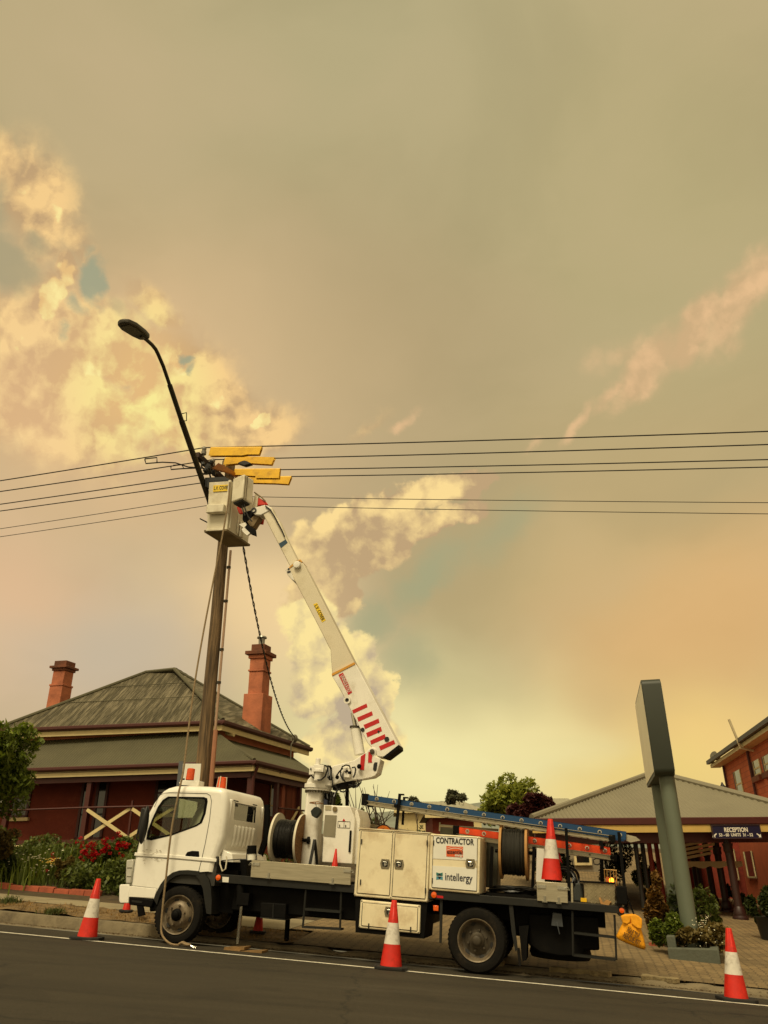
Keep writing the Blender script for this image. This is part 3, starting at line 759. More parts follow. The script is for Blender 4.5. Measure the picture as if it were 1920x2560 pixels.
chimney(645, 25.0, [(1835, 1738, .32, M_chim), (1738, 1682, .235, M_chim), (1682, 1677, .265, M_chim), (1677, 1650, .235, M_chim), (1650, 1641, .28, M_chim), (1641, 1632, .36, M_chimcap), (1632, 1614, .225, M_chimcap)], True)
chimney(147, 27.5, [(1800, 1718, .245, M_chim), (1718, 1713, .265, M_chim), (1713, 1680, .225, M_chim), (1680, 1674, .265, M_chimcap), (1674, 1668, .33, M_chimcap), (1668, 1655, .235, M_chimcap)])

# ---------------- reception building -------------------------------------------
M_recroof = mat('pale_grey_iron', (128, 122, 102), .55, .1, var=.08, vs=1, dirt=(106, 100, 80), da=.3, ds=1)
M_orange = mat('orange_render', (186, 92, 52), .85, var=.12, vs=2, bump=.3, bs=20, dirt=(130, 60, 34), da=.4)
M_brick = mat('orange_painted_brick', (184, 92, 54), .85, var=.14, vs=4)
tb = NT(M_brick.node_tree); bk = tb.node('ShaderNodeTexBrick'); tcb = tb.node('ShaderNodeTexCoord').outputs['UV']
M_yellow_f = mat('yellow_fascia', (196, 166, 92), .6, var=.05)
M_blackp = mat('black_post_paint', (26, 24, 22), .5, var=.1)
M_cblack = mat('maroon_black_column', (46, 22, 18), .5, var=.1)
Yr = 19.0
A0 = atY(1329, 2047, Yr); B0 = atY(2059, 2050, Yr); B0.z = A0.z; zr = A0.z
cxr = (A0.x + B0.x) / 2; hw = (B0.x - A0.x) / 2
Ap = atY(1636, 1933, Yr + hw * 1.0)
rec = thing('reception_building', 'reception building with pale grey corrugated hip roof and yellow fascia behind the truck', 'building', (cxr, Yr + 4, zr - 2))
A1 = A0 + Vector((1.5, 14, 0)); B1 = B0 + Vector((1.5, 14, 0)); Ap2 = Ap + Vector((1.2, 9, 0))
rr = MB(); corr(rr, [A0, B0, Ap], (1, 0, 0), .10, .014); corr(rr, [A0, A1, Ap2, Ap], A1 - A0, .2, .014); corr(rr, [B0, B1, Ap2, Ap], B1 - B0, .2, .014)
rro = rr.build('roof', M_recroof, rec)
cp = MB()
for a, b in ((A0, Ap), (B0, Ap), (Ap, Ap2)): cp.tube([a + Vector((0, -.02, .03)), b + Vector((0, -.02, .03))], .075, 8)
cp.build('ridge_capping', M_recroof, rro, smooth=True)
def zat(py, Y, px=1650): return atY(px, py, Y).z
z1_ = zat(2062, Yr); z2_ = zat(2081, Yr); z3_ = zat(2106, Yr)
m_ = MB(); m_.box(A0.x - .05, B0.x + .05, Yr - .06, Yr + .06, z1_, zr + .01); m_.build('gutter', M_maroon, rec, bevel=.015)
m_ = MB(); m_.box(A0.x, B0.x, Yr - .03, Yr + .02, z2_, z1_ - .003); m_.build('fascia', M_yellow_f, rec)
m_ = MB(); m_.box(A0.x + .1, B0.x, Yr + .25, Yr + .40, z3_, z2_ + .05); m_.build('beam', M_maroon, rec)
m_ = MB(); m_.prism([A0 + Vector((.1, .1, -.12)), B0 + Vector((0, .1, -.12)), B1 + Vector((0, 0, -.12)), A1 + Vector((0, 0, -.12))], (0, 0, .02)); m_.build('ceiling', M_maroon, rec)
def column(px, pyb, w, m1, base=False, par=rec, Y=None, dark=True):
    b = hit(px, pyb) if Y is None else gp(atY(px, pyb, Y).x, Y)
    m_ = MB(); zt = z2_ + .02
    m_.cyl((b.x, b.y, b.z - .05), (b.x, b.y, zt), w, w, 12)
    c = m_.build('column', m1, par, smooth=True)
    if base:
        q = MB(); q.lathe((b.x, b.y, b.z - .02), (0, 0, 1), [(w * 2.0, 0), (w * 2.0, .06), (w * 1.5, .10), (w * 1.6, .14), (w * 1.15, .26), (w, .28)], 12)
        q.build('base', m1, c, smooth=True); q = MB()
        q.lathe((b.x, b.y, zt - .45), (0, 0, 1), [(w, 0), (w * 1.3, .05), (w * 1.2, .12), (w * 1.5, .2)], 12); q.build('capital', m1, c, smooth=True)
    return b
for px, py in ((1852, 2299), (1819, 2280), (1788, 2262), (1759, 2249), (1741, 2239), (1748, 2246)): column(px, py, .085, M_cblack, True)
for px, py in ((1611, 2280), (1628, 2276)): column(px, py, .055, M_blackp)
M_redp = mat('red_post_paint', (150, 46, 30), .5, var=.1)
for px, py in ((1645, 2272), (1662, 2266)): column(px, py, .06, M_redp)
# walls under the roof: set back behind the columns
wa = hit(1690, 2232); wb = Vector((wa.x + 3.4, wa.y - .6, 0))
m_ = MB(); m_.prism([Vector((10.6, 30.5, -.5)), Vector((14.4, 29.6, -.5)), Vector((14.4, 32, -.5)), Vector((10.6, 32, -.5))], (0, 0, 3.4)); m_.build('wall', mat('red_brick_wall', (128, 46, 26), .85, var=.2, vs=5, bump=.3), rec)
m_ = MB(); m_.prism([Vector((12.2, 29, -.5)), Vector((10.3, 19.6, -.5)), Vector((16, 19.6, -.5)), Vector((16, 29, -.5))], (0, 0, 3.3)); m_.build('wall', M_orange, rec)
def rwall(px, py): # the wall facing the columns
    n = Vector((12.2 - 10.3, 29 - 19.6, 0)).normalized(); n = Vector((-n.y, n.x, 0)); return plane_at(px, py, n, Vector((10.3, 19.6, 0)) + n * .02), n
for (x0, x1, y0, y1, g) in ((1872, 1893, 2128, 2195, True), (1838, 1850, 2122, 2200, False)):
    (a, n), (b, _) = rwall(x0, y1), rwall(x1, y1); zt = rwall(x0, y0)[0].z; b.z = a.z
    m_ = MB(); m_.obox(a, b - a, n * .02, (0, 0, zt - a.z)); w_ = m_.build('window', M_wglass, rec)
    f = MB(); u = b - a
    for p, q, r_ in ((a, u * .08, (0, 0, zt - a.z)), (a + u * .92, u * .08, (0, 0, zt - a.z)), (a, u, (0, 0, .05))): f.obox(p, q, n * .04, r_)
    f.build('frame', M_stone, w_)
# pale striped awning below the fascia
aw = MB(); Ya = 20.5
p0, p1 = atY(1706, 2112, Ya), atY(1790, 2096, Ya + .2)
M_awn = mat('cream_canvas', (196, 180, 140), .8, var=.08, vs=3)
for i in range(4):
    dz = -i * .10; aw.obox(p0 + Vector((0, .15 * i, dz - .05)), p1 - p0, (0, .14, 0), (0, 0, .06))
q0 = p0 + Vector((.1, .9, -.42)); N = 24; vs = []
for i in range(N + 1):
    u = i / N; x = q0 + Vector((1.7 * u, .1 * u, 0)); vs += [x + Vector((0, 0, .06)), x + Vector((0, 0, -.05 - .05 * abs(math.sin(u * math.pi * 4))))]
aw.add(vs, [(2 * i, 2 * i + 2, 2 * i + 3, 2 * i + 1) for i in range(N)])
tag(aw.build('awning', M_awn), 'cream folded canvas awning with scalloped edge under the reception fascia', 'awning')
# reception sign
M_navy = mat('navy_sign', (16, 18, 52), .45, var=.05)
M_swhite = mat('sign_lettering', (226, 222, 206), .6, var=.03)
sY = Yr - .12; sa_, sb_ = atY(1780, 2064, sY), atY(1903, 2094, sY)
sg = thing('reception_sign', 'navy blue reception sign with white lettering fixed under the yellow fascia', 'sign', (sa_.x, sY, sb_.z))
m_ = MB(); m_.box(sa_.x, sb_.x, sY, sY + .04, sb_.z, sa_.z); m_.build('sign_board', M_navy, sg)
fr = MB(); w = .02
for (x0, x1, z0, z1) in ((sa_.x - w, sb_.x + w, sa_.z, sa_.z + w), (sa_.x - w, sb_.x + w, sb_.z - w, sb_.z), (sa_.x - w, sa_.x, sb_.z, sa_.z), (sb_.x, sb_.x + w, sb_.z, sa_.z)): fr.box(x0, x1, sY - .015, sY + .05, z0, z1)
fr.build('sign_frame', mat('sign_frame', (52, 34, 40), .5), sg)
lt_ = MB(); c = atY(1840, 2075, sY - .003); put_text(lt_, 'RECEPTION', .13, c, (1, 0, 0), (0, 0, 1), .004, w=(sb_.x - sa_.x) * .50)
c = atY(1840, 2087.5, sY - .003)
put_text(lt_, '53 - 60  UNITS  31 - 52', .09, c, (1, 0, 0), (0, 0, 1), .002, w=(sb_.x - sa_.x) * .72)
for sx, sg_ in ((1786, -1), (1899, 1)):
    c = atY(sx, 2089, sY - .006); d = Vector((sg_ * .8, 0, -.6)); n = Vector((.6 * sg_, 0, .8)) if sg_ > 0 else Vector((-.6, 0, .8)); n = Vector((-d.z, 0, d.x))
    lt_.add([c + d * .06, c + n * .045 - d * .0, c + n * .015, c + n * .012 - d * .07, c - n * .012 - d * .07, c - n * .015, c - n * .045], [(0, 1, 2), (0, 2, 5), (0, 5, 6), (2, 3, 4, 5)])
lt_.build('lettering', M_swhite, sg)

# ---------------- orange brick building at the right edge -----------------------
def mat_brickwall():
    m = bpy.data.materials.new('rendered_brick'); m.use_nodes = True; t = NT(m.node_tree); b = t.n['Principled BSDF']
    tcn = t.node('ShaderNodeTexCoord').outputs['Object']; s_ = t.node('ShaderNodeSeparateXYZ'); t.l.new(tcn, s_.inputs[0])
    c_ = t.node('ShaderNodeCombineXYZ'); t.l.new(t.math('ADD', s_.outputs[1], t.math('MULTIPLY', s_.outputs[0], .3)), c_.inputs[0]); t.l.new(s_.outputs[2], c_.inputs[1])
    br = t.node('ShaderNodeTexBrick'); t.l.new(c_.outputs[0], br.inputs['Vector']); br.inputs['Scale'].default_value = 1; br.inputs['Brick Width'].default_value = .46; br.inputs['Row Height'].default_value = .18; br.inputs['Mortar Size'].default_value = .012
    br.inputs['Color1'].default_value = rgb(200, 108, 66); br.inputs['Color2'].default_value = rgb(186, 98, 58); br.inputs['Mortar'].default_value = rgb(160, 82, 50)
    nz = t.noise(tcn, 1.6, 7, .65).outputs[0]
    t.put(b.inputs['Base Color'], t.mix(t.mr(nz, .4, .75, 0, .6), br.outputs['Color'], rgb(150, 76, 46))); b.inputs['Roughness'].default_value = .85
    bn = t.node('ShaderNodeBump'); bn.inputs['Strength'].default_value = .6; bn.inputs['Distance'].default_value = .02
    t.l.new(t.math('SUBTRACT', t.math('MULTIPLY', t.noise(tcn, 22, 5, .6).outputs[0], .5), br.outputs['Fac']), bn.inputs['Height']); t.l.new(bn.outputs[0], b.inputs['Normal']); return m
M_bw = mat_brickwall()
Fc = atY(1805, 1905, 33.0); dn = Vector((.19, .98, 0)).normalized(); on = Vector((-dn.y, dn.x, 0))
brk = thing('brick_building', 'two storey orange brick building with narrow windows at the right edge of the picture', 'building', (Fc.x, Fc.y - 5, 0))
Nc = Fc - dn * 22
m_ = MB(); m_.prism([wz(Fc, -1), wz(Nc, -1), wz(Nc, -1) - on * 9, wz(Fc, -1) - on * 9], (0, 0, Fc.z + 1.0)); wl = m_.build('wall', M_bw, brk)
m_ = MB(); a = Fc + on * .42 + dn * .4; b = Nc + on * .42 - dn * .4; t1 = Fc - on * 4.6 - dn * 3 + Vector((0, 0, 2.2)); t2 = Nc - on * 4.6 + Vector((0, 0, 2.2))
a.z = b.z = Fc.z + .12
corr(m_, [a, b, t2, t1], dn, .16, .014); m_.build('roof', mat('dark_weathered_iron', (78, 70, 54), .6, .2, var=.2, vs=2), brk)
m_ = MB(); m_.obox(a + Vector((0, 0, -.16)), b - a, on * .12, (0, 0, .14)); m_.build('gutter', mat('dark_gutter', (52, 44, 36), .5), brk)
m_ = MB(); m_.obox(a - on * .02 + Vector((0, 0, -.30)), b - a, -on * .38, (0, 0, .13)); m_.build('soffit', M_cream, brk)
def bw(px, py, off=.0): return plane_at(px, py, on, Fc + on * off)
for (x0, x1, y0, y1, sill) in ((1843, 1862, 1917, 1990, 0), (1886, 1906, 1893, 1941, 1), (1912, 1934, 1880, 1930, 1)):
    a, b = bw(x0 + 5, y1, .01), bw(x1, y1 + 2, .01); zt = bw((x0 + x1) / 2, y0 + 4, .01).z; b.z = a.z
    m_ = MB(); m_.obox(a, b - a, on * .015, (0, 0, zt - a.z)); w_ = m_.build('window', M_wglass, brk)
    f = MB(); u = b - a; e_ = u.normalized() * .06
    for p, q, r_ in ((a - e_, e_, (0, 0, zt - a.z)), (b, e_, (0, 0, zt - a.z)), (a, u, (0, 0, .06)), (a + Vector((0, 0, (zt - a.z) * .42)), u, (0, 0, .05))): f.obox(p, q, on * .03, r_)
    f.build('frame', M_cream, w_)
    rv = MB(); rv.obox(a - e_ - u.normalized() * .16, u.normalized() * .16, on * .035, (0, 0, zt - a.z)); rv.build('reveal', M_maroon, w_)
    if sill: s_ = MB(); s_.obox(a - e_ * 3 - Vector((0, 0, .2)), u + e_ * 5, on * .14, (0, 0, .18)); s_.build('sill', M_chimcap, w_)
for px, y0, y1 in ((1808, 1915, 1975), (1868, 1878, 1996)):
    p, q = bw(px, y0, .07), bw(px, y0, .07); q.z = 1.2; m_ = MB(); m_.tube([p, q], .05, 8); m_.build('downpipe', M_maroon, brk, smooth=True)
m_ = MB(); p = bw(1862, 1874, .35); pt = atY(1834, 1798, p.y); pt = Vector((p.x - .35, p.y, pt.z)); m_.tube([p + Vector((0, 0, -.05)) - on * .28, p + on * .12 + Vector((0, 0, .05)), pt], .045, 8)
tag(m_.build('vent_pipe', mat('cream_pipe', (190, 176, 140), .6)), 'thin cream vent pipe rising above the gutter of the brick building', 'pipe')
# floodlight
fl_ = thing('floodlight', 'grey floodlight on a bracket at the corner of the brick building', 'floodlight', atY(1796, 1902, 33))
m_ = MB(); c = atY(1785, 1889, 33); d = Vector((-.75, -.4, .35)).normalized(); m_.lathe(c - d * .25, d, [(.02, -.06), (.09, -.04), (.12, .06), (.17, .26), (.18, .28), (.16, .285), (.02, .25)], 16); m_.build('lamp_housing', mat('grey_cast', (104, 100, 84), .5, .3), fl_, smooth=True)
m_ = MB(); m_.tube([atY(1776, 1908, 33), atY(1803, 1904, 33)], .03, 6); m_.tube([atY(1784, 1906, 33), atY(1784, 1896, 33), atY(1790, 1890, 33)], .03, 6); m_.build('bracket', M_blackp, fl_)
# small finial lamp beyond the roof
m_ = MB(); c = atY(1808, 1974, 27); m_.lathe(c - Vector((0, 0, .25)), (0, 0, 1), [(.03, 0), (.03, .12), (.11, .14), (.13, .28), (.14, .30), (.05, .40), (.02, .48)], 10)
tag(m_.build('lantern', M_blackp), 'small black lantern showing above the reception roof', 'lantern')
# ---------------- utility pole -------------------------------------------------
M_pole = mat('weathered_pole_timber', (116, 94, 66), .9, var=.6, vs=4, streak=(7, 7, .35), bump=1, bs=9, dirt=(40, 32, 24), da=.85, ds=3)
M_steel = mat('dark_galvanised', (60, 56, 46), .55, .5, var=.15)
M_cov = mat('yellow_rubber_cover', (236, 184, 8), .5, var=.12, vs=3, dirt=(120, 76, 20), da=.5, ds=5, bump=.2, bs=9)
M_wire = mat('bare_wire', (26, 23, 20), .6, var=0)
M_ins = mat('grey_porcelain', (120, 116, 104), .35, var=.05)
M_black = mat('black_plastic', (18, 18, 17), .5, var=.1)
M_pvc = mat('pink_grey_conduit', (170, 140, 116), .6, var=.08, dirt=(120, 92, 72), da=.4)
PB = atY(518, 1799, 14.0); PX, PY = PB.x, PB.y
PG = G(PX, PY)
def po(px, py, off=0.0):
    """point in the upright plane through the pole that runs out over the road"""
    return plane_at(px, py, EH, Vector((PX, PY, 0)) + EH * off)
ptop = atY(565, 1158, 14.0).z
pole = thing('utility_pole', 'old cracked timber power pole rising behind the truck cab', 'power pole', (PX, PY, PG))
m_ = MB(); n = 28; K = 60; vs = []
for k in range(K + 1):
    z = PG - .3 + (ptop - PG + .3) * k / K; r = .136 - .040 * k / K
    for i in range(n):
        a = 2 * math.pi * i / n; w = 1 + .05 * noise.noise((math.cos(a) * 3.2, math.sin(a) * 3.2, z * .55)) + .05 * noise.noise((math.cos(a) * 8, math.sin(a) * 8, z * .9)) + .02 * noise.noise((math.cos(a) * 20, math.sin(a) * 20, z * 2))
        if z < 4.2 and math.cos(a - 3.6) > .7: w += .10 * max(0, noise.noise((a * 3, 5, z * 1.3)) + .1)
        vs.append((PX + r * w * math.cos(a), PY + r * w * math.sin(a), z))
m_.add(vs, [(k * n + i, k * n + (i + 1) % n, (k + 1) * n + (i + 1) % n, (k + 1) * n + i) for k in range(K) for i in range(n)] + [list(range(K * n, K * n + n))])
m_.build('pole', M_pole, pole, smooth=True, auto=60)
def pz(py, x=540): return atY(x, py, 13.8).z
for (w_, z0, z1, ang, m1) in ((.024, pz(1840), pz(1370), 0, M_pvc), (.042, PG, pz(1822), 0, mat('salmon_cable_guard', (158, 108, 80), .7, var=.1, dirt=(130, 84, 60), da=.4))):
    q = MB(); c = Vector((PX + .175, PY - .07, 0)) if w_ < .03 else Vector((PX + .185, PY - .08, 0)); q.tube([c + Vector((0, 0, z0)), c + Vector((0, 0, z1))], w_, 8); q.build('cable_guard', m1, pole, smooth=True)
q = MB()
for py in (1415, 1500, 1622, 1705): q = MB(); z = pz(py); q.cyl((PX + .165, PY - .07, z), (PX + .165, PY - .07, z + .04), .042, .042, 12); q.build('saddle_clip', M_steel, pole)
# cross arm and insulators
a0 = po(503, 1134, -.05); a0.z = 8.30; dirO = Vector((EO.x, EO.y, 0)).normalized()
oN = (Vector((a0.x - PX, a0.y - PY, 0))).dot(dirO)
arm0 = Vector((PX, PY, 8.30)) + dirO * oN - EH * .14; arm1 = Vector((PX, PY, 8.42)) - dirO * .75 - EH * .14
q = MB(); u = arm1 - arm0; q.obox(arm0 - EH * .05 - Vector((0, 0, .06)), u, EH * .10, (0, 0, .12)); q.build('cross_arm', mat('dark_arm_timber', (54, 36, 26), .8, var=.3, vs=3), pole, bevel=.01)
q = MB(); q.tube([arm0.lerp(arm1, .25), Vector((PX, PY, 7.55)) - EH * .14], .018, 5); q.tube([arm0.lerp(arm1, .85), Vector((PX, PY, 7.9)) - EH * .14], .018, 5); q.build('arm_brace', M_steel, pole)
WIRES = []
for (ip, lp_, rp_) in (((511, 1119), 1199, 1071), ((533, 1149), 1226, 1104), ((577, 1176), 1258, 1142), ((603, 1193), 1275, 1161)):
    c = po(*ip); WIRES.append((c, lp_, rp_))
    o_ = Vector((c.x - PX, c.y - PY, 0)).dot(dirO)
    q = MB(); b = Vector((c.x, c.y, c.z - .01)); q.lathe(b - Vector((0, 0, .14)), (0, 0, 1), [(.015, -.06), (.015, 0), (.048, .0), (.05, .06), (.032, .075), (.042, .1), (.045, .13), (.03, .16), (.01, .17)], 12)
    q.build('insulator', M_ins, pole, smooth=True)
# cut-out gear and clamps around the pole head
q = MB()
for (x, y, r_) in ((520, 1170, .07), (528, 1158, .05), (515, 1176, .05), (534, 1182, .05), (508, 1160, .04), (541, 1171, .04)):
    c = po(x, y, .05); q.ball(c, r_, r_, r_ * 1.3, 5, .15)
q.build('cut_out_gear', M_black, pole)
for i, (x, y) in enumerate(((566, 1160), (576, 1165))):
    q = MB(); c = po(x, y, -.02); q.lathe(c - Vector((0, 0, .16)), (0, 0, 1), [(.07, 0), (.09, .05), (.09, .20), (.06, .27), (.02, .28)], 12); q.build('surge_arrester', mat('brown_grey_arrester', (92, 78, 56), .6, var=.2), pole, smooth=True)
q = MB()
for (pts_) in (((452, 1137), (453, 1148), (468, 1148), (480, 1152), (492, 1165), (508, 1170)), ((452, 1136), (463, 1135), (463, 1147)), ((476, 1160), (476, 1168), (488, 1168), (486, 1158), (478, 1158)), ((486, 1168), (500, 1170), (515, 1172)), ((500, 1181), (514, 1186), (528, 1184)), ((505, 1154), (503, 1165), (512, 1176)), ((508, 1172), (530, 1170)), ((508, 1176), (530, 1175)), ((512, 1182), (545, 1183))):
    q.tube([po(x, y, .0) - EH * (1.0 * (505 - x) / 75 if x < 500 else 0) for x, y in pts_], .013, 5)
q.build('jumper_cable', M_black, pole, smooth=True)
# open wire lines
def wire(name, c, yl, yr, r, label, group):
    n = dirO; pl = plane_at(0, yl, n, c); pr = plane_at(1920, yr, n, c)
    el_ = c + (pl - c) * 1.9; er_ = c + (pr - c) * 1.8
    pts = []
    for a, b, s_ in ((el_, c, .08), (c, er_, .16)):
        for i in range(25 if a is el_ else 41):
            u = i / (24 if a is el_ else 40); p = a.lerp(b, u); p.z -= s_ * 4 * u * (1 - u) * .35; 
            if not (a is c and i == 0): pts.append(p)
    m_ = MB(); m_.tube(pts, r, 5); return tag(m_.build(name, M_wire), label, 'power line', group)
nm = ['topmost overhead wire, running through the highest yellow cover', 'second overhead wire from the top, running through the arched yellow cover', 'third overhead wire from the top, running through a yellow cover', 'fourth overhead wire from the top, running through the lowest yellow cover']
for i, (c, yl, yr) in enumerate(WIRES):
    wire('power_line', c, yl, yr, .0115, nm[i], 'overhead wires on the power pole')
for i, (ip, yl, yr, w) in enumerate((((527, 1240), 1319, 1249, 'thin uncovered overhead wire, fifth from the top'), ((529, 1262), 1339, 1277, 'thin uncovered overhead wire, lowest of the six'))):
    c = po(*ip); wire('power_line', c, yl, yr, .0065, w, 'overhead wires on the power pole')
# yellow line covers hung on the wires
def cover(i, pts, label, bulge=0):
    c = WIRES[i][0]; pp = [plane_at(x, y, dirO, c) for x, y in pts]
    m_ = MB(); m_.prism([p + dirO * .035 for p in pp], -dirO * .006); k = MB()
    m_.prism([p - dirO * .03 for p in pp], -dirO * .006)
    m_.tube([pp[0] + Vector((0, 0, .0)), pp[1]], .036, 8)
    return tag(m_.build('line_cover', M_cov), label, 'line cover', 'yellow covers clipped over the wires')
cover(0, [(528, 1122), (655, 1121), (649, 1138), (620, 1138), (607, 1140.5), (523, 1141)], 'topmost yellow rubber cover on the overhead wires')
cover(1, [(564, 1148), (590, 1144), (620, 1143), (688, 1145), (680, 1163), (628, 1160), (613, 1155.5), (600, 1160), (560, 1164)], 'second yellow rubber cover from the top with an arched lower edge')
q = MB(); pp = [plane_at(x, y, dirO, WIRES[1][0]) - dirO * .05 for x, y in ((597, 1160), (606, 1156), (613, 1154), (620, 1156), (630, 1161), (613, 1165.5))]; q.prism(pp, dirO * .1)
q.build('pad', M_black, [o for o in COL.objects if o.name.startswith('line_cover')][-1], raw=False) if False else tag(q.build('cover_clamp', M_black), 'black clamp hanging under the arched yellow cover', 'clamp')
cover(2, [(577, 1176), (701, 1175), (699, 1197), (640, 1197), (640, 1192), (579, 1188)], 'third yellow rubber cover, partly behind the raised box of the bucket')
cover(3, [(608, 1196), (729, 1194), (722, 1212), (690, 1210), (608, 1208)], 'lowest yellow rubber cover, right of the bucket')
q = MB(); pp = [po(x, y, .0) + EH * .1 + dirO * d for x, y, d in ((532, 1161, 0), (552, 1170, 0), (572, 1182, 0), (585, 1200, 0), (572, 1196, .15), (545, 1188, .15), (525, 1183, .15))]
q.prism(pp, (0.02, -.02, .01)); tag(q.build('line_cover', mat('shaded_orange_cover', (176, 104, 20), .5, var=.15, dirt=(100, 56, 20), da=.5)), 'orange yellow cover folded over the cross arm above the black ribbed tray', 'line cover', 'yellow covers clipped over the wires')  # shade on this yellow cover is put into a darker orange colour
# black ribbed tray hanging on the far side of the bucket
tr0 = [plane_at(x, y, ET, P1 + ET * 1.2) for x, y in ((512, 1194), (562, 1192), (583, 1203), (575, 1222), (535, 1226), (514, 1216))]
q = MB(); q.prism(tr0, ET * .35)
u = (tr0[1] - tr0[0])
for i in range(7): a = tr0[0] + u * (.08 + .13 * i) + Vector((0, 0, -.07)) - ET * .012; q.obox(a, u * .05, Vector((0, 0, -.13)), ET * .02)
tag(q.build('ribbed_tray', M_black), 'black ribbed plastic tray between the pole and the bucket', 'tray')
# street light
lampp = [po(562, 1357), po(523, 1250), po(475, 1113), po(457, 1060)]
sl_ = thing('street_lamp', 'street lamp with a long curved arm leaning out from the power pole', 'street lamp', lampp[0])
q = MB(); A = [Vector((PX, PY, lampp[0].z - .6)) + dirO * .16, Vector((PX, PY, lampp[0].z)) + dirO * .2, po(523, 1250), po(475, 1113)]
q.tube(A[1:] + [po(454, 1052)], .052, 10); q.build('lamp_arm', M_steel, sl_, smooth=True)
q = MB(); q.tube([po(455, 1055), po(424, 962)], .044, 10); q.build('lamp_arm', M_steel, sl_, smooth=True)
q = MB(); q.tube([po(425, 965), po(408, 915), po(395, 885), po(389, 873), po(380, 862), po(368, 851), po(352, 838)], .032, 10); q.build('lamp_arm', M_steel, sl_, smooth=True)
q = MB(); c = po(452, 1035); q.tube([c, c + Vector((.10, 0, .03)), c + Vector((.12, 0, -.14)), c + Vector((.03, 0, -.16))], .010, 5); q.build('hook', M_steel, sl_)
for px, py in ((562, 1357), (535, 1285)):
    q = MB(); c = po(px, py); q.tube([Vector((PX, PY, c.z)), c], .03, 6); q.build('bracket', M_steel, sl_)
# lamp head: flat leaf shaped housing pointing out and slightly up
h0 = po(365, 846); dd = (po(306, 800) - h0); 
hc = atz(333, 818, (h0 - C0).dot(FW)); 
ax = ((po(306, 800) - h0).normalized() - EH * .06).normalized(); sd_ = Vector((0, 0, 1)).cross(ax).normalized(); up_ = ax.cross(sd_)
prof = [(0, .05), (.04, .10), (.20, .135), (.48, .15), (.64, .11), (.69, .04)]
hp = [h0 + ax * a + sd_ * w for a, w in prof] + [h0 + ax * a - sd_ * w for a, w in reversed(prof)]
q = MB(); q.prism([p - up_ * .03 for p in hp], up_ * .08); head = q.build('lamp_head', mat('lamp_grey', (74, 70, 60), .5, .4, var=.1), sl_, bevel=.02)
q = MB(); q.prism([h0 + ax * (.24 + a) + sd_ * w - up_ * .038 for a, w in ((0, .09), (.22, .11), (.36, .08), (.36, -.08), (.22, -.11), (0, -.09))], up_ * .01); q.build('lens', mat('lamp_lens', (70, 64, 46), .15, var=.05), head)
q = MB(); q.ball(h0 + ax * .12 - up_ * .045, .04, .04, .02, 6); q.build('sensor', M_ins, head)
# service cable from the pole head to the house
q = MB(); sA = po(596, 1366) ; sA = plane_at(597, 1372, ET, P1 + ET * 2.4); sTop = plane_at(588, 1240, ET, P1 + ET * 2.4); sB = plane_at(737, 1842, nS, Uc + nS * .15)
path = []; path2 = []
def bez(a, b, c, t): return a.lerp(b, t).lerp(b.lerp(c, t), t)
ctrl = (sTop + sB) / 2 + Vector((0, 0, -1.75))
for i in range(121):
    t = i / 120; p = bez(sTop, ctrl, sB, t); a = i * 1.2; path.append(p + Vector((math.cos(a), 0, math.sin(a))) * .016); path2.append(p - Vector((math.cos(a), 0, math.sin(a))) * .016)
q.tube(path, .012, 4); q.tube(path2, .012, 4); tag(q.build('service_cable', M_wire), 'twisted black service cable sagging from the pole to the house eave', 'cable')

# ---------------- pylon sign -----------------------------------------------------
M_pyl = mat('grey_green_paint', (96, 104, 88), .55, var=.06, vs=1.5, dirt=(70, 76, 62), da=.3, ds=1.5)
M_pyd = mat('dark_green_grey_shell', (42, 47, 36), .5, var=.08, vs=1, dirt=(44, 48, 40), da=.4)
M_face = mat('blank_sign_face', (232, 222, 190), .5, var=.05, vs=1.5)
Yn = 12.6
s0 = atY(1719, 2330, Yn); gz = G(s0.x, s0.y)
pn = thing('pylon_sign', 'tall grey pylon sign on two posts with a blank pale face, standing in a planter', 'sign', (s0.x, s0.y, gz))
axs = Vector((atY(1668, 1900, Yn).x, Yn, 0))
# near edge of the box at Yn, far edge further back and to the left
nb, nt = atY(1638, 1938, Yn), atY(1602, 1697, Yn); cx = s0.x; zb, zt = nb.z, nt.z
fa = atY(1617, 1962, Yn * 1.16); far = Vector((fa.x, fa.y, 0)); near = Vector((nb.x, Yn, 0)); along = far - near
tk = .30
p0 = Vector((near.x - tk / 2, Yn, zb)); 
m_ = MB(); L_ = along.length; ua = along.normalized(); un = Vector((ua.y, -ua.x, 0)); 
if un.x < 0: un = -un
sec = []
rr_ = .10
for (lx, lz, c0) in ((0, zb, 180), (0, zt, 90), (L_, zt, 0), (L_, zb, -90)):
    cxx = lx + (rr_ if lx == 0 else -rr_); czz = lz + (rr_ if lz == zb else -rr_)
    for k in range(5): a = R(c0 + (90 - k * 22.5)); sec.append((cxx + rr_ * math.cos(a), czz + rr_ * math.sin(a)))
base_ = near
pts = [base_ + ua * a + Vector((0, 0, z)) for a, z in sec]
m_.prism(pts, un * tk); bx = m_.build('sign_box', M_pyd, pn, bevel=.006)
f = MB(); c0_ = [(.05, zb + .06), (.05, zt - .06), (L_ - .05, zt - .06), (L_ - .05, zb + .06)]
f.prism([base_ + ua * a + Vector((0, 0, z)) - un * .006 for a, z in c0_], -un * .004); f.build('sign_face', M_face, bx)
f = MB(); f.prism([base_ + ua * a + Vector((0, 0, z)) + un * (tk + .010) for a, z in c0_], -un * .004); f.build('sign_face', M_face, bx)
for (pxx, Yy, r_) in ((1706, Yn + .22, .118), (1681, Yn + 1.55, .118)):
    q = MB(); c = atY(pxx, 2200, Yy); q.cyl((c.x, c.y, gz - .2), (c.x, c.y, zb + .02), r_, r_, 24); q.build('post', M_pyl, pn, smooth=True)
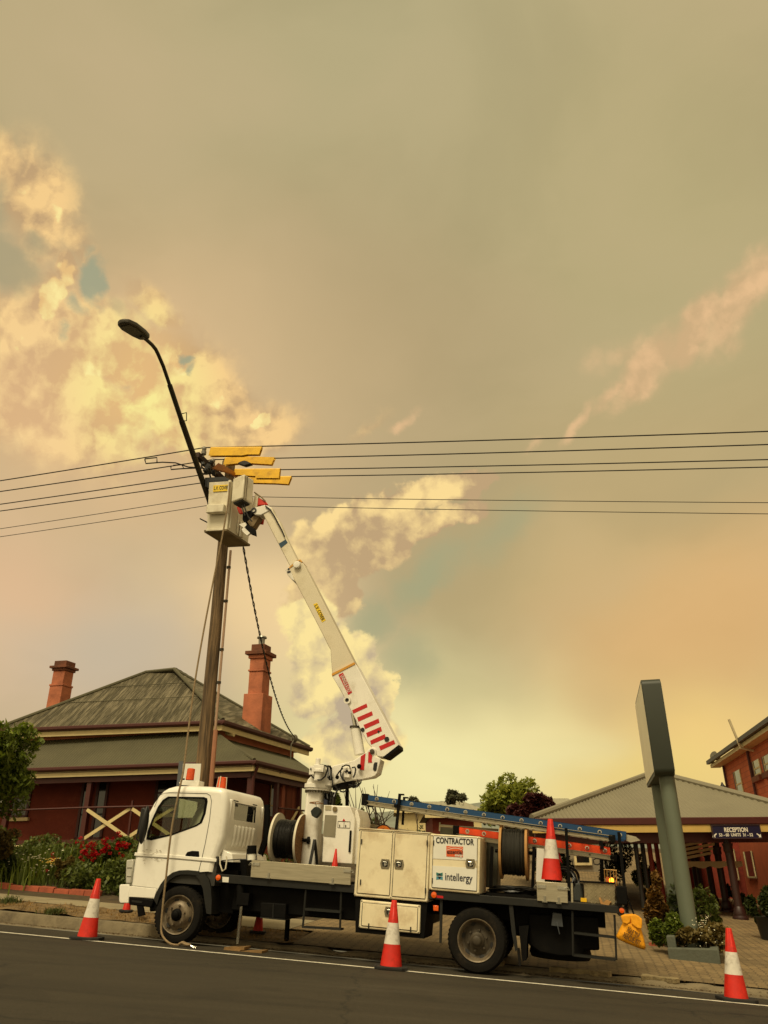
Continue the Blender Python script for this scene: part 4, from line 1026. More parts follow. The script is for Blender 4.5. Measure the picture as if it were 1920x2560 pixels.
# planter
M_plant = mat('grey_planter_render', (84, 88, 76), .85, var=.15, vs=4, bump=.4, bs=30, dirt=(60, 58, 44), da=.6, ds=4)
pl = thing('planter', 'low grey rendered garden planter at the foot of the pylon sign', 'planter', hit(1740, 2415))
a = hit(1672, 2398); b = hit(1803, 2412); u = (b - a); u.z = 0; ul = u.normalized(); w = Vector((-ul.y, ul.x, 0)); zb_ = min(a.z, b.z) - .06; D_ = 2.4; hh = .19
for i, (p, q_, r_) in enumerate(((a, u, w * .12), (a, ul * .12, w * D_), (a + u - ul * .12, ul * .12, w * D_), (a + w * D_, u, w * .12))):
    m_ = MB(); hz = hh + (.14 if i == 1 else 0); e = .003 * i
    m_.obox(Vector((p.x, p.y, zb_)) + (w * .12 if i in (1, 2) else Vector()), q_, r_, (0, 0, hz + .06 + e)); m_.build('wall', M_plant, pl, bevel=.02)
m_ = MB(); m_.obox(Vector((a.x, a.y, zb_)) + ul * .1 + w * .1, u * .92, w * (D_ - .1), (0, 0, hh - .02)); m_.build('soil', M_soil, pl)
def foliage(name, c, rad, n, size, m, label, cat, group=None, lobes=None, elong=1.6, trunk=None, seed=1, shell=.5, par=None, stems=None):
    th = thing(name, label, cat, (c[0], c[1], G(c[0], c[1])), group)
    if not trunk:
        gz_ = G(c[0], c[1]); zt0 = c[2] + rad[2]
        if zt0 - gz_ < 6 * rad[2]: rad = (rad[0], rad[1], max(rad[2], (zt0 - gz_) / 2)); c = (c[0], c[1], zt0 - rad[2])
    bl = [(c[0], c[1], c[2], rad[0], rad[1], rad[2])]
    r2 = random.Random(seed)
    if lobes:
        bl = []
        for _ in range(lobes):
            d = Vector((r2.gauss(0, 1), r2.gauss(0, 1), r2.gauss(0, .8))).normalized() * r2.uniform(.25, .88); k = r2.uniform(.17, .38)
            bl.append((c[0] + d.x * rad[0], c[1] + d.y * rad[1], c[2] + d.z * rad[2], rad[0] * k, rad[1] * k, rad[2] * k))
    q = MB(); leaves(q, bl, n, size, seed, elong, shell); q.build('crown', m, th)
    if trunk:
        q = MB(); b = gp(c[0], c[1], -.1); top = Vector((c[0], c[1], c[2] + rad[2] * .3)); q.tube([b, b.lerp(top, .4) + Vector((.03, 0, 0)), b.lerp(top, .75), top], [trunk, trunk * .8, trunk * .6, trunk * .25], 8)
        for bb in bl[:14]:
            t0_ = b.lerp(top, r2.uniform(.35, .7)); e_ = Vector(bb[:3]); md = t0_.lerp(e_, .5) + Vector((0, 0, -.05 * rad[2])); q.tube([t0_, md, e_], [trunk * .35, trunk * .25, trunk * .08], 5)
        q.build('trunk', M_bark, th, smooth=True)
    if stems:
        q = MB()
        for _ in range(stems):
            bb = r2.choice(bl); q.tube([gp(c[0] + r2.gauss(0, rad[0] * .15), c[1] + r2.gauss(0, .05)), Vector((bb[0], bb[1], bb[2]))], [.012, .005], 4)
        q.build('stem', M_bark, th)
    return th
M_bark = mat('bark', (70, 56, 40), .9, var=.3, vs=6, bump=.6, bs=20)
M_lg = mat('leaf_bright_green', (112, 128, 44), .6, var=.25, leaf=True)
M_lm = mat('leaf_mid_green', (96, 108, 46), .6, var=.25, leaf=True)
M_ld = mat('leaf_dark_green', (66, 78, 34), .6, var=.25, leaf=True)
M_lp = mat('leaf_purple', (84, 42, 40), .6, var=.3, leaf=True)
M_lb = mat('leaf_brown_green', (116, 100, 50), .7, var=.3, leaf=True)
M_lgrey = mat('leaf_grey', (128, 130, 104), .7, var=.2, leaf=True)
M_red = mat('crimson_petals', (196, 22, 34), .6, var=.25, leaf=True)
M_wht = mat('white_petals', (226, 220, 190), .6, var=.05)
M_yel = mat('yellow_petals', (206, 170, 70), .6, var=.1)
cP = a + u * .5
def pc(fu, fw, h): v = a + u * fu + w * fw; return (v.x, v.y, zb_ + hh + h)
foliage('green_shrub', pc(.14, .55, .36), (.36, .36, .50), 5200, .042, M_lg, 'bright green feathery bush filling the left end of the planter', 'bush', seed=3, stems=12, lobes=9)
foliage('yellow_red_shrub', pc(-.06, 1.3, .74), (.34, .30, .42), 1500, .06, mat('leaf_red_yellow', (120, 88, 34), .7, var=.4, leaf=True), 'yellow and red leaved bush behind the feathery bush in the planter', 'bush', seed=4, stems=10, lobes=8)
foliage('daisy_bush', pc(.66, .45, .14), (.46, .34, .28), 2300, .045, M_lb, 'dark bush dotted with tiny white flowers at the front of the planter', 'bush', seed=5, stems=14, lobes=12)
foliage('dark_shrub', pc(.78, 1.7, .42), (.26, .26, .40), 1300, .05, M_lm, 'dark rounded bush right of the pylon sign post', 'bush', seed=6, stems=8)
foliage('dark_shrub', pc(.30, 1.9, .52), (.24, .2, .42), 1000, .06, M_ld, 'dark bush between the two posts of the pylon sign', 'bush', seed=16, stems=8)
q = MB(); r2 = random.Random(8)
for _ in range(95):
    v = pc(.66 + r2.gauss(0, .17), .25 + r2.uniform(-.1, .4), .10 + r2.uniform(-.08, .34)); q.ball(v, .0085, .0085, .0065, 3)
tag(q.build('white_flowers', M_wht), 'tiny white flowers scattered over the dark bush at the front of the planter', 'flowers', kind='stuff')
q = MB()
for i, (fx, fz) in enumerate(((.0, 0), (.06, .01), (-.07, .0))): c = hit(1628 + i * 9, 2366); q.obox(c + Vector((fx, 0, -.01)), (.10, .03 * i, 0), (-.02, .07, 0), (.01, 0, .06))
tag(q.build('broken_bricks', M_terra), 'broken pieces of brick lying left of the planter', 'bricks')

# ---------------- other plants ------------------------------------------------------
def fol_at(name, px0, px1, py0, py1, Y, n, size, m, label, cat, **kw):
    c = atY((px0 + px1) / 2, (py0 + py1) / 2, Y); rx = (atY(px1, py0, Y).x - atY(px0, py0, Y).x) / 2; rz = (atY(px0, py0, Y).z - atY(px0, py1, Y).z) / 2
    return foliage(name, (c.x, c.y, c.z), (rx, kw.pop('ry', rx), rz), n, size, m, label, cat, **kw)
fol_at('leafy_tree', -170, 92, 1790, 2050, 15.5, 15000, .065, M_lg, 'bright green leafy tree at the left edge in front of the house', 'tree', lobes=60, trunk=.10, seed=11, elong=2.2)
fol_at('dark_bush', -90, 62, 2020, 2160, 16.3, 3600, .06, M_lb, 'brownish green bush under the leafy tree at the left edge', 'bush', lobes=14, seed=12, stems=8)
fol_at('shade_tree', 1192, 1350, 1928, 2100, 46, 8500, .17, mat('leaf_pale_green', (150, 158, 66), .6, var=.25, leaf=True), 'tall green tree beyond the blue ladder', 'tree', lobes=52, trunk=.20, seed=13)
fol_at('purple_tree', 1268, 1400, 1978, 2082, 40, 6500, .17, M_lp, 'dark purple leaved tree right of the tall green tree', 'tree', lobes=20, trunk=.12, seed=14)
fol_at('small_grey_tree', 1106, 1168, 1974, 2012, 60, 700, .28, M_lgrey, 'small sparse grey tree above the far roofs', 'tree', lobes=9, trunk=.07, seed=15)
fol_at('small_grey_tree', 1020, 1062, 1990, 2016, 60, 260, .26, M_lgrey, 'faint twiggy tree just above the blue ladder left of the grey tree', 'tree', lobes=5, trunk=.05, seed=25)
for i, (x0, x1, y0, y1, Y, m, lb) in enumerate(((826, 868, 1974, 2060, 22, M_lm, 'rounded green bush between the crane column and the ladder'), (868, 980, 2000, 2110, 20, M_lm, 'tangled green bush behind the left end of the blue ladder'), (960, 1068, 2022, 2110, 21, M_ld, 'dark green bush under the middle of the blue ladder'),
        (1060, 1130, 2076, 2130, 24, M_lg, 'low green bush in front of the far red house'), (1130, 1260, 2060, 2150, 24, M_ld, 'dark hedge behind the orange ladder'), (1330, 1440, 2090, 2205, 22, M_ld, 'dark green bush left of the brick driveway'),
        (1490, 1580, 2085, 2165, 30, M_ld, 'dark green bush under the reception roof'), (1565, 1650, 2120, 2190, 24, M_lm, 'green bush behind the black posts'), (1386, 1430, 2060, 2090, 30, M_lm, 'pale green bush left of the reception roof'))):
    fol_at('garden_bush', x0, x1, y0, y1, Y, 2600, .075, m, lb, 'bush', lobes=16, seed=30 + i, stems=6)
# bare branches above the bushes
q = MB(); r2 = random.Random(9)
for _ in range(26):
    b = atY(880 + r2.uniform(-10, 90), 2090, 19.5); t_ = b + Vector((r2.uniform(-.5, .7), r2.uniform(-.2, .2), r2.uniform(.5, 1.15))); q.tube([b, b.lerp(t_, .5) + Vector((r2.gauss(0, .08), 0, 0)), t_], [.02, .012, .004], 4)
tag(q.build('bare_branches', M_bark), 'bare brown branches of a dead shrub behind the crane column', 'branches')
fol_at('verandah_shrub', 668, 782, 2030, 2170, 19.3, 2800, .07, M_ld, 'dark shrub growing between the cab and the side of the house', 'bush', lobes=14, seed=44, stems=10)
fol_at('potted_plant', 1862, 1945, 2180, 2262, 15.5, 1700, .06, M_ld, 'dark leafy plant in a black pot at the right edge', 'plant', lobes=9, seed=45, stems=6)
q = MB(); c = atY(1915, 2285, 15.5); g_ = G(c.x, c.y); q.lathe((c.x, c.y, g_), (0, 0, 1), [(.02, 0), (.15, 0), (.2, .35), (.22, .37), (.2, .38), (.02, .34)], 20); tag(q.build('plant_pot', M_black, smooth=True), 'black plant pot at the right edge beside the columns', 'pot')
for i, (x0, x1, y0, y1, Y, lb) in enumerate(((1800, 1838, 2205, 2245, 25, 'small pot plant with red flowers between the columns'), (1838, 1880, 2215, 2270, 21, 'dark clump of pot plants behind the nearest column'))):
    fol_at('pot_plant', x0, x1, y0, y1, Y, 700, .07, M_ld, lb, 'plant', lobes=6, seed=50 + i, stems=5)
# flower bed in front of the house
fb = lambda px, py: hit(px, py)
r2 = random.Random(21); pts = []
for _ in range(9000):
    s_, t_ = r2.uniform(-12, -.2), r2.uniform(3.35, 7.5)
    if noise.noise((s_ * 1.3, t_ * 1.3, 2)) > -.25: pts.append(land(s_, t_))
q = MB(); blades(q, pts, .20, .020, .5, 4)
tag(q.build('bed_grass', mat('blade_green', (98, 112, 44), .7, var=.3, leaf=True)), 'tall green blades and ground cover filling the flower bed', 'ground cover', kind='stuff')
q = MB(); pts = []
for _ in range(700):
    c = hit(r2.uniform(60, 130) if r2.random() < .6 else r2.uniform(255, 318), r2.uniform(2180, 2205)); pts.append(c + Vector((r2.gauss(0, .1), r2.gauss(0, .5), 0)))
blades(q, [gp(p.x, p.y) for p in pts], .46, .026, .35, 6); tag(q.build('iris_leaves', M_lg), 'clumps of long upright iris leaves in the flower bed', 'leaves', kind='stuff')
q = MB(); bl = []
for _ in range(90):
    s_, t_ = r2.uniform(-9, -.8), r2.uniform(3.4, 7.2); p = land(s_, t_); bl.append((p.x, p.y, p.z + r2.uniform(.05, .34), r2.uniform(.2, .42), r2.uniform(.2, .42), r2.uniform(.12, .30)))
leaves(q, bl, 26000, .055, 7, 1.5, .5); tag(q.build('low_foliage', M_lm), 'mixed low green foliage covering the flower bed', 'ground cover', kind='stuff')
def bed(name, x0, x1, y0, y1, t, n, size, m, label, cat, **kw):
    c = plane_at((x0 + x1) / 2, (y0 + y1) / 2, Vector((ET.x, ET.y, 0)), P1 + ET * t); k = (c - C0).dot(FW) / F
    return foliage(name, (c.x, c.y, c.z), ((x1 - x0) / 2 * k, (x1 - x0) / 2 * k, (y1 - y0) / 2 * k), n, size, m, label, cat, **kw)
bed('round_shrub', -30, 46, 2132, 2212, 3.9, 2400, .05, M_ld, 'dark clipped green shrub at the left end of the flower bed', 'bush', seed=61, stems=6)
bed('brown_shrub', 128, 194, 2142, 2218, 3.7, 2200, .045, M_lb, 'brown twiggy shrub in the middle of the flower bed', 'bush', seed=62, lobes=10, stems=16)
rose = bed('rose_bush', 195, 325, 2085, 2180, 4.6, 2600, .055, M_lm, 'rose bush covered in crimson flowers beside the truck bumper', 'bush', seed=63, lobes=14, stems=14)
q = MB()
for (x, y, n_) in ((212, 2130, 5), (225, 2110, 5), (232, 2138, 6), (206, 2140, 4), (262, 2104, 6), (265, 2120, 5), (245, 2136, 3), (297, 2114, 4), (313, 2114, 4), (218, 2126, 4), (300, 2140, 2), (207, 2102, 2), (137, 2145, 2), (300, 2080, 2), (98, 2187, 1)):
    for _ in range(n_ * 2):
        c = plane_at(x + r2.gauss(0, 6), y + r2.gauss(0, 6), Vector((ET.x, ET.y, 0)), P1 + ET * (4.1 if x > 190 else 3.7)); leaves(q, [(c.x, c.y, c.z, .035, .035, .03)], 14, .035, r2.randint(0, 9999), 1.1, .4)
q.build('flowers', M_red, rose)
q = MB()
for _ in range(70):
    c = plane_at(r2.gauss(90, 40), r2.gauss(2155, 16), Vector((ET.x, ET.y, 0)), P1 + ET * 3.75); q.lathe(c, (0, -.4, 1), [(.002, .006), (.020, .0), (.002, -.004)], 7)
tag(q.build('daisies', M_wht), 'white daisies dotted over the left half of the flower bed', 'flowers', kind='stuff')
q = MB()
for _ in range(26):
    c = plane_at(r2.gauss(128, 10), r2.gauss(2152, 4), Vector((ET.x, ET.y, 0)), P1 + ET * 3.6); q.lathe(c, (0, -.4, 1), [(.002, .006), (.018, .0), (.002, -.004)], 7)
tag(q.build('yellow_flowers', M_yel), 'small cluster of yellow flowers beside the brown shrub', 'flowers', kind='stuff')

# ---------------- far buildings ----------------------------------------------------
def far_house(name, x0, x1, ye, yr, Y, wallc, roofc, label, yb=2110):
    a, b = atY(x0, ye, Y), atY(x1, ye, Y); b.z = a.z; hz = atY((x0 + x1) / 2, yr, Y + 4).z
    th = thing(name, label, 'house', ((a.x + b.x) / 2, Y + 3, G((a.x + b.x) / 2, Y)))
    m_ = MB(); m_.prism([Vector((a.x + .4, Y + .4, a.z - 5)), Vector((b.x - .4, Y + .4, a.z - 5)), Vector((b.x - .4, Y + 8, a.z - 5)), Vector((a.x + .4, Y + 8, a.z - 5))], (0, 0, 5)); m_.build('wall', wallc, th)
    r1, r2_ = Vector((a.x + (b.x - a.x) * .2, Y + 4, hz)), Vector((b.x - (b.x - a.x) * .2, Y + 4, hz)); c_, d_ = a + Vector((0, 8, 0)), b + Vector((0, 8, 0))
    m_ = MB(); corr(m_, [a, b, r2_, r1], (1, 0, 0), .4, .02); m_.add([a, r1, c_, b, r2_, d_], [(0, 1, 2), (3, 5, 4), (1, 2, 5, 4)]); m_.build('roof', roofc, th)
    m_ = MB(); m_.box(a.x, b.x, Y - .05, Y, a.z - .2, a.z + .02); m_.build('fascia', M_cream, th)
    return th
M_fr = mat('far_grey_roof', (150, 146, 124), .7, var=.08)
far_house('far_house', 1062, 1205, 2034, 2012, 42, M_dred, M_fr, 'low red house with pale roof seen under the blue ladder')
far_house('far_roof_house', 985, 1215, 2026, 2004, 70, M_cream, M_fr, 'pale roofed house beyond the trees, left of the tall green tree')
far_house('hill_house', 1380, 1470, 2024, 1996, 62, M_cream, M_fr, 'small pale roofed house behind the left slope of the reception roof')
# garage at the top of the drive
th = thing('garage', 'pale garage with a white framed window at the top of the driveway', 'garage', (8, 40, 1))
a, b = atY(1425, 2168, 38), atY(1530, 2166, 38); m_ = MB(); m_.box(a.x, b.x, 38, 41, a.z - .5, a.z + 1.1); m_.build('wall', mat('grey_garage_wall', (130, 120, 100), .8), th)
a2, b2 = atY(1442, 2157, 37.9), atY(1472, 2140, 37.9); m_ = MB(); m_.box(a2.x, b2.x, 37.9, 37.95, a2.z, b2.z); wd = m_.build('window', M_wglass, th)
m_ = MB(); e_ = .1; m_.box(a2.x - e_, a2.x, 37.86, 37.95, a2.z - e_, b2.z); m_.box(b2.x, b2.x + e_, 37.86, 37.95, a2.z - e_, b2.z); m_.box(a2.x, b2.x, 37.86, 37.95, a2.z - e_, a2.z); m_.build('frame', M_stone, wd)

# litter in the gutter, broken kerb
r3 = random.Random(90); q = MB()
for _ in range(2600):
    s_ = r3.uniform(-8, 9); t_ = .735 - abs(r3.gauss(0, .07)) if r3.random() < .75 else r3.uniform(.45, 1.0)
    if t_ > .735 and s_ < .9: continue
    c = RC(s_, t_, .012 if t_ < .735 else H(s_, .85) + .012); a = r3.uniform(0, 6.28); z_ = r3.uniform(.006, .020); u = Vector((math.cos(a), math.sin(a), r3.uniform(-.4, .4))) * z_; w = Vector((-math.sin(a), math.cos(a), r3.uniform(-.3, .3))) * z_ * .6
    q.add([c - u, c + w, c + u, c - w], [(0, 1, 2, 3)])
tag(q.build('gutter_litter', mat('dead_leaves', (92, 70, 42), .9, var=.4, leaf=True)), 'dead leaves, grit and small twigs lying along the gutter and kerb', 'litter', kind='stuff')
for i, (x0, x1, y0, y1, lb) in enumerate(((1378, 1530, 2425, 2438, 'long cracked slab of broken kerb concrete behind the rear wheel'), (1606, 1700, 2442, 2456, 'tapering slab of broken kerb concrete in front of the planter'), (1180, 1262, 2400, 2412, 'short cracked slab of kerb concrete half hidden by the rear wheel'))):
    n_ = 9; top_ = []
    for k in range(n_): top_.append((x0 + (x1 - x0) * k / (n_ - 1), y0 + (y1 - y0) * k / (n_ - 1) + r3.uniform(-2, 2)))
    bot_ = [(x - 6 + r3.uniform(-5, 5), y + 12 + r3.uniform(-3, 3)) for x, y in reversed(top_)]
    pp = [hit(x, y) for x, y in top_ + bot_]; q = MB(); q.prism([p - Vector((0, 0, .02)) for p in pp], (0, -.01, .062)); tag(q.build('kerb_fragment', mat('pale_broken_concrete', (150, 134, 98), .9, var=.3, vs=6, bump=.8, bs=40, dirt=(70, 56, 36), da=.7, ds=7), bevel=.008), lb, 'kerb slab', 'broken slabs of kerb')
for k in range(26):
    s_ = r3.uniform(1.0, 8.5); c = RC(s_, .72 - abs(r3.gauss(0, .05)), .01); q = MB() if k == 0 else q; q.ball(c, r3.uniform(.012, .035), r3.uniform(.01, .03), r3.uniform(.008, .02), 4, .3)
tag(q.build('kerb_rubble', M_conc), 'small lumps of broken concrete scattered along the gutter', 'rubble', kind='stuff')
# ---------------- traffic cones ------------------------------------------------------
M_cr = mat('cone_red', (206, 34, 18), .5, var=.18, vs=5, dirt=(90, 30, 18), da=.6, ds=7)
M_cw = mat('cone_reflective_white', (214, 208, 196), .4, var=.10, vs=8, dirt=(110, 96, 80), da=.65, ds=9)
M_rub = mat('black_rubber', (24, 23, 20), .8, var=.2, vs=8, dirt=(50, 44, 34), da=.4)
def cone(name, loc, h, label, group, bands=True, base=True, rot=0.0, tilt=(0, 0)):
    root = thing(name, label, 'traffic cone', (0, 0, 0), group)
    r0, r1 = h * .185, h * .043
    def rad(z): return r0 + (r1 - r0) * z / h
    def shell(z0, z1, mt, nm):
        q = MB(); q.lathe((0, 0, 0), (0, 0, 1), [(rad(z0), z0), (rad(z1), z1)], 32)
        if z1 >= h: q.lathe((0, 0, 0), (0, 0, 1), [(r1, h), (r1 * .75, h + .004), (r1 * .7, h - .03)], 24)
        q.build(nm, mt, root, raw=True, smooth=True)
    if bands: shell(0.02, h * .36, M_cr, 'body'); shell(h * .36, h * .67, M_cw, 'reflective_sleeve'); shell(h * .67, h, M_cr, 'body')
    else: shell(0.02, h, M_cr, 'body')
    if base:
        q = MB(); s_ = h * .27; k = s_ * .35
        q.prism([(-s_, -s_ + k, 0), (-s_ + k, -s_, 0), (s_ - k, -s_, 0), (s_, -s_ + k, 0), (s_, s_ - k, 0), (s_ - k, s_, 0), (-s_ + k, s_, 0), (-s_, s_ - k, 0)], (0, 0, .035)); q.build('base', M_rub, root, raw=True, bevel=.008)
    root.location = loc; root.rotation_euler = (tilt[0], tilt[1], rot)
    return root
SLP = math.atan(.068)
def on_road(px, py, t): 
    p = plane_at(px, py, Vector((ET.x, ET.y, 0)), P1 + ET * t); s_, t_ = st_of(p); return RC(s_, t_, 0.002)
cone('traffic_cone', on_road(217, 2346, -.5), .70, 'red and white traffic cone on the road ahead of the truck, leftmost of all cones', 'large road cones', tilt=(0, SLP))
cone('traffic_cone', on_road(977, 2418, -.42), .72, 'red and white traffic cone on the road in front of the lower locker', 'large road cones', tilt=(0, SLP))
cone('traffic_cone', on_road(1841, 2498, -.12), .70, 'red and white traffic cone at the right edge beyond the tail of the truck', 'large road cones', tilt=(0, SLP))
c = hit(315, 2281); cone('small_cone', c, .36, 'small orange cone on the verge under the front bumper', 'small cones behind the truck', bands=False, tilt=(0, SLP))
c = hit(644, 2334); cone('small_cone', c, .42, 'small orange cone behind the truck, seen between the silver jack leg and the black one', 'small cones behind the truck', bands=False, tilt=(0, SLP))
# ---------------- bucket truck -------------------------------------------------------
M_w = mat('truck_white_paint', (236, 233, 222), .32, var=.04, vs=2, dirt=(160, 150, 126), da=.34, ds=1.8, coat=.3)
M_wc = mat('crane_white_paint', (230, 226, 214), .42, var=.06, vs=3, dirt=(150, 134, 100), da=.5, ds=2.6)
M_lock = mat('cream_locker_paint', (228, 216, 182), .5, var=.08, vs=2.2, dirt=(158, 124, 76), da=.6, ds=2.3)
M_alu = mat('brushed_aluminium', (176, 168, 144), .38, .55, var=.14, vs=3, streak=(1, 1, 14), dirt=(128, 116, 90), da=.5, ds=1.2)
M_alu2 = mat('checker_aluminium', (150, 138, 108), .4, .5, var=.2, vs=12, dirt=(100, 86, 60), da=.5, ds=3)
M_blk = mat('chassis_black', (15, 14, 13), .6, var=.25, vs=4, dirt=(36, 30, 22), da=.3, ds=4, spec=.08)
M_frame = mat('tray_frame_dark', (30, 30, 27), .55, .0, spec=.3, var=.2, vs=5, dirt=(60, 52, 38), da=.35, ds=3)
M_tyre = mat('tyre_rubber', (24, 22, 19), .9, spec=.15, var=.15, vs=6, bump=.2, bs=40, dirt=(68, 58, 44), da=.4, ds=5)
M_rim = mat('dusty_steel_rim', (122, 110, 90), .5, .35, var=.25, vs=6, dirt=(74, 54, 36), da=.85, ds=9)
M_rimd = mat('dark_wheel_centre', (74, 66, 52), .6, .3, var=.25, vs=8, dirt=(46, 38, 28), da=.6, ds=6)
M_hose = mat('hydraulic_hose', (16, 15, 14), .35, var=0)
M_chr = mat('chrome', (190, 188, 176), .15, 1.0, var=0)
M_lamp = mat('headlamp_glass', (190, 188, 176), .1, .1, var=.1, vs=20)
M_amber = mat('amber_lens', (226, 92, 10), .2, var=.1, spec=.8)
M_ambr2 = mat('amber_beacon', (236, 84, 8), .15, var=.15, vs=20, spec=.8, trans=.25)
M_rsign = mat('red_reflective', (186, 18, 22), .4, var=.04)
M_ysign = mat('yellow_label', (232, 196, 20), .5, var=.04)
M_wsign = mat('white_sign_sheet', (224, 222, 210), .4, var=.03, dirt=(170, 160, 140), da=.2)
M_black2 = mat('black_lettering', (16, 15, 15), .6, var=0)
M_wood = mat('reel_plywood', (132, 92, 48), .8, var=.35, vs=5, streak=(3, 3, 9), dirt=(70, 46, 24), da=.6, ds=2)
M_woodc = mat('pale_timber', (176, 132, 76), .8, var=.2, vs=5, dirt=(110, 76, 40), da=.4)
M_reelw = mat('white_reel_paint', (206, 198, 176), .6, var=.05, dirt=(130, 120, 96), da=.4, ds=5)
M_glass = glass('cab_glass', (214, 218, 204), .22); M_glassb = glass('rear_glass', (150, 152, 136), .62)
M_seat = mat('cab_trim', (48, 46, 40), .8, var=.1)
truck = thing('bucket_truck', 'white elevated work platform truck with its boom raised to the power pole', 'truck', M=TMI)
def B(mb, name, m, par=truck, **kw): return mb.build(name, m, par, raw=True, **kw)
def sp(pts, t, d, holes=(), mb=None):
    """plate cut to a side outline given in photo positions, standing at distance t and d thick"""
    mb = mb or MB(); return mb.prism([T(x, y, t) for x, y in pts], (0, d, 0), [[T(x, y, t) for x, y in h] for h in holes])
def rq(mb, a, b, c, d, t, dp): return mb.prism([T(*a, t), T(*b, t), T(*c, t), T(*d, t)], (0, dp, 0))
W = 1.50
# --- cab
prof_px = [(320, 2243), (322, 2222), (326, 2190), (333, 2150), (339, 2122), (345, 2098), (355, 2067), (367, 2034), (381, 2008), (396, 1987), (406, 1976.5), (419, 1969), (436, 1964.5), (470, 1963.5), (520, 1965.5), (548, 1968.5), (558, 1972), (564, 1981)]
back_px = [(566, 2010), (563, 2050), (558, 2092), (549, 2122), (540, 2145), (532, 2181)]
arch_px = [(500, 2180), (470, 2177), (448, 2178), (432, 2183), (416, 2195), (403, 2212), (393, 2230), (386, 2247)]
win_px = [(368, 2097), (371, 2077), (382, 2048), (396, 2018), (408, 2001), (421, 1992.5), (508, 1994), (516, 1997), (517, 2005), (512, 2034), (503, 2057), (490, 2065), (430, 2087), (380, 2099)]
pr = [T(x, y, 0) for x, y in prof_px]; bk_ = [T(x, y, 0) for x, y in back_px]
zt_w, zb_w = TS(594, 2008, .5).z, TS(595, 2050, .5).z
def sat(z):
    for a, b in zip(bk_, bk_[1:]):
        if a.z >= z >= b.z: return a.x + (b.x - a.x) * (z - a.z) / (b.z - a.z)
    return bk_[0].x
full = pr + [Vector((sat(zt_w), 0, zt_w)), Vector((sat(zb_w), 0, zb_w))] + [p for p in bk_ if p.z < zb_w - .02]
nb0 = len(pr)      # index of the top edge of the back window
nrm = []
for i in range(len(full)):
    a, b = full[max(i - 1, 0)], full[min(i + 1, len(full) - 1)]; d = Vector((b.x - a.x, 0, b.z - a.z)).normalized(); nrm.append(Vector((d.z, 0, -d.x)))
def ins(i, e): return full[i] + nrm[i] * e
st_t = [0, .008, .022, .045, .08, .30, .70, 1.10, W - .08, W - .045, W - .022, W - .008, W]
ins_e = lambda t: (lambda k: .075 * (1 - math.sqrt(max(0, 1 - (1 - k) ** 2))) if k < 1 else 0)(min(t, W - t) / .08)
mb = MB(); n = len(full)
for t in st_t:
    for i in range(n): p = ins(i, ins_e(t)); mb.v.append((p.x, t, p.z))
fs = []
for k in range(len(st_t) - 1):
    for i in range(n - 1):
        if 5 <= i < 9 and 4 <= k < 8: continue
        if i == nb0 and 5 <= k < 7: continue
        fs.append((k * n + i, k * n + i + 1, (k + 1) * n + i + 1, (k + 1) * n + i))
mb.f = [list(f) for f in fs]
arch = [T(x, y, 0) for x, y in arch_px]; winp = [T(x, y, 0) for x, y in win_px]
outl = [ins(i, ins_e(0)) for i in range(n)] + arch
cab = B(mb, 'cab', M_w, smooth=True, auto=60)
for t0_, d in ((0, .018), (W, -.018)):
    q = MB(); q.prism([Vector((p.x, t0_, p.z)) for p in outl], (0, d, 0), [[Vector((p.x, t0_, p.z)) for p in winp]]); B(q, 'door', M_w, cab)
# door skin with shut line, waist moulding and lower sill line
M_gap = mat('shut_line', (44, 40, 32), .8, var=0)
def strip(pts, w, t, m_, name, par, close=False, dz=.004):
    q = MB(); pp = [T(x, y, t) for x, y in pts]; pp = pp + [pp[0]] if close else pp
    for a, b in zip(pp, pp[1:]):
        d = (b - a).normalized(); nn = Vector((-d.z, 0, d.x)) * w / 2; q.add([a - nn - Vector((0, dz, 0)), b - nn - Vector((0, dz, 0)), b + nn - Vector((0, dz, 0)), a + nn - Vector((0, dz, 0))], [(0, 1, 2, 3)])
    return B(q, name, m_, par)
strip([(386, 2018), (398, 1990), (410, 1983), (424, 1981.5), (518, 1984), (526, 1989), (529, 2003), (524, 2050), (513, 2110), (504, 2150), (497, 2178)], .007, 0, M_gap, 'door_seam', cab)
strip([(348, 2099), (342, 2130), (338, 2148), (334, 2180), (330, 2210)], .005, 0, M_gap, 'front_seam', cab)
strip([(336, 2141), (440, 2148), (540, 2157)], .004, 0, M_gap, 'waist_seam', cab)
strip([(324, 2213), (394, 2221)], .004, 0, M_gap, 'sill_seam', cab)
q = MB(); q.prism([T(x, y, 0) for x, y in ((338, 2131), (440, 2138), (542, 2147), (541, 2155), (440, 2146), (336, 2139))], (0, -.010, 0)); B(q, 'waist_moulding', M_w, cab, bevel=.004)
q = MB(); q.prism([T(x, y, 0) for x, y in ((323, 2215), (393, 2222), (386, 2245), (321, 2242))], (0, -.008, 0)); B(q, 'sill_panel', M_w, cab, bevel=.004)
M_scuff = mat('scuff', (138, 124, 94), .8, var=.3, vs=20)
rs2 = random.Random(77)
for _ in range(34):
    x0, y0 = rs2.uniform(352, 402), rs2.choice([rs2.gauss(2131, 4), rs2.gauss(2149, 4)]); q = MB(); a = T(x0, y0, -.0115); b = T(x0 + rs2.uniform(2, 7), y0 + rs2.uniform(-1.5, 1.5), -.0115); q.add([a, b, b + Vector((0, 0, .003)), a + Vector((.002, 0, rs2.uniform(.002, .007)))], [(0, 1, 2, 3)]); B(q, 'scuff_mark', M_scuff, cab)
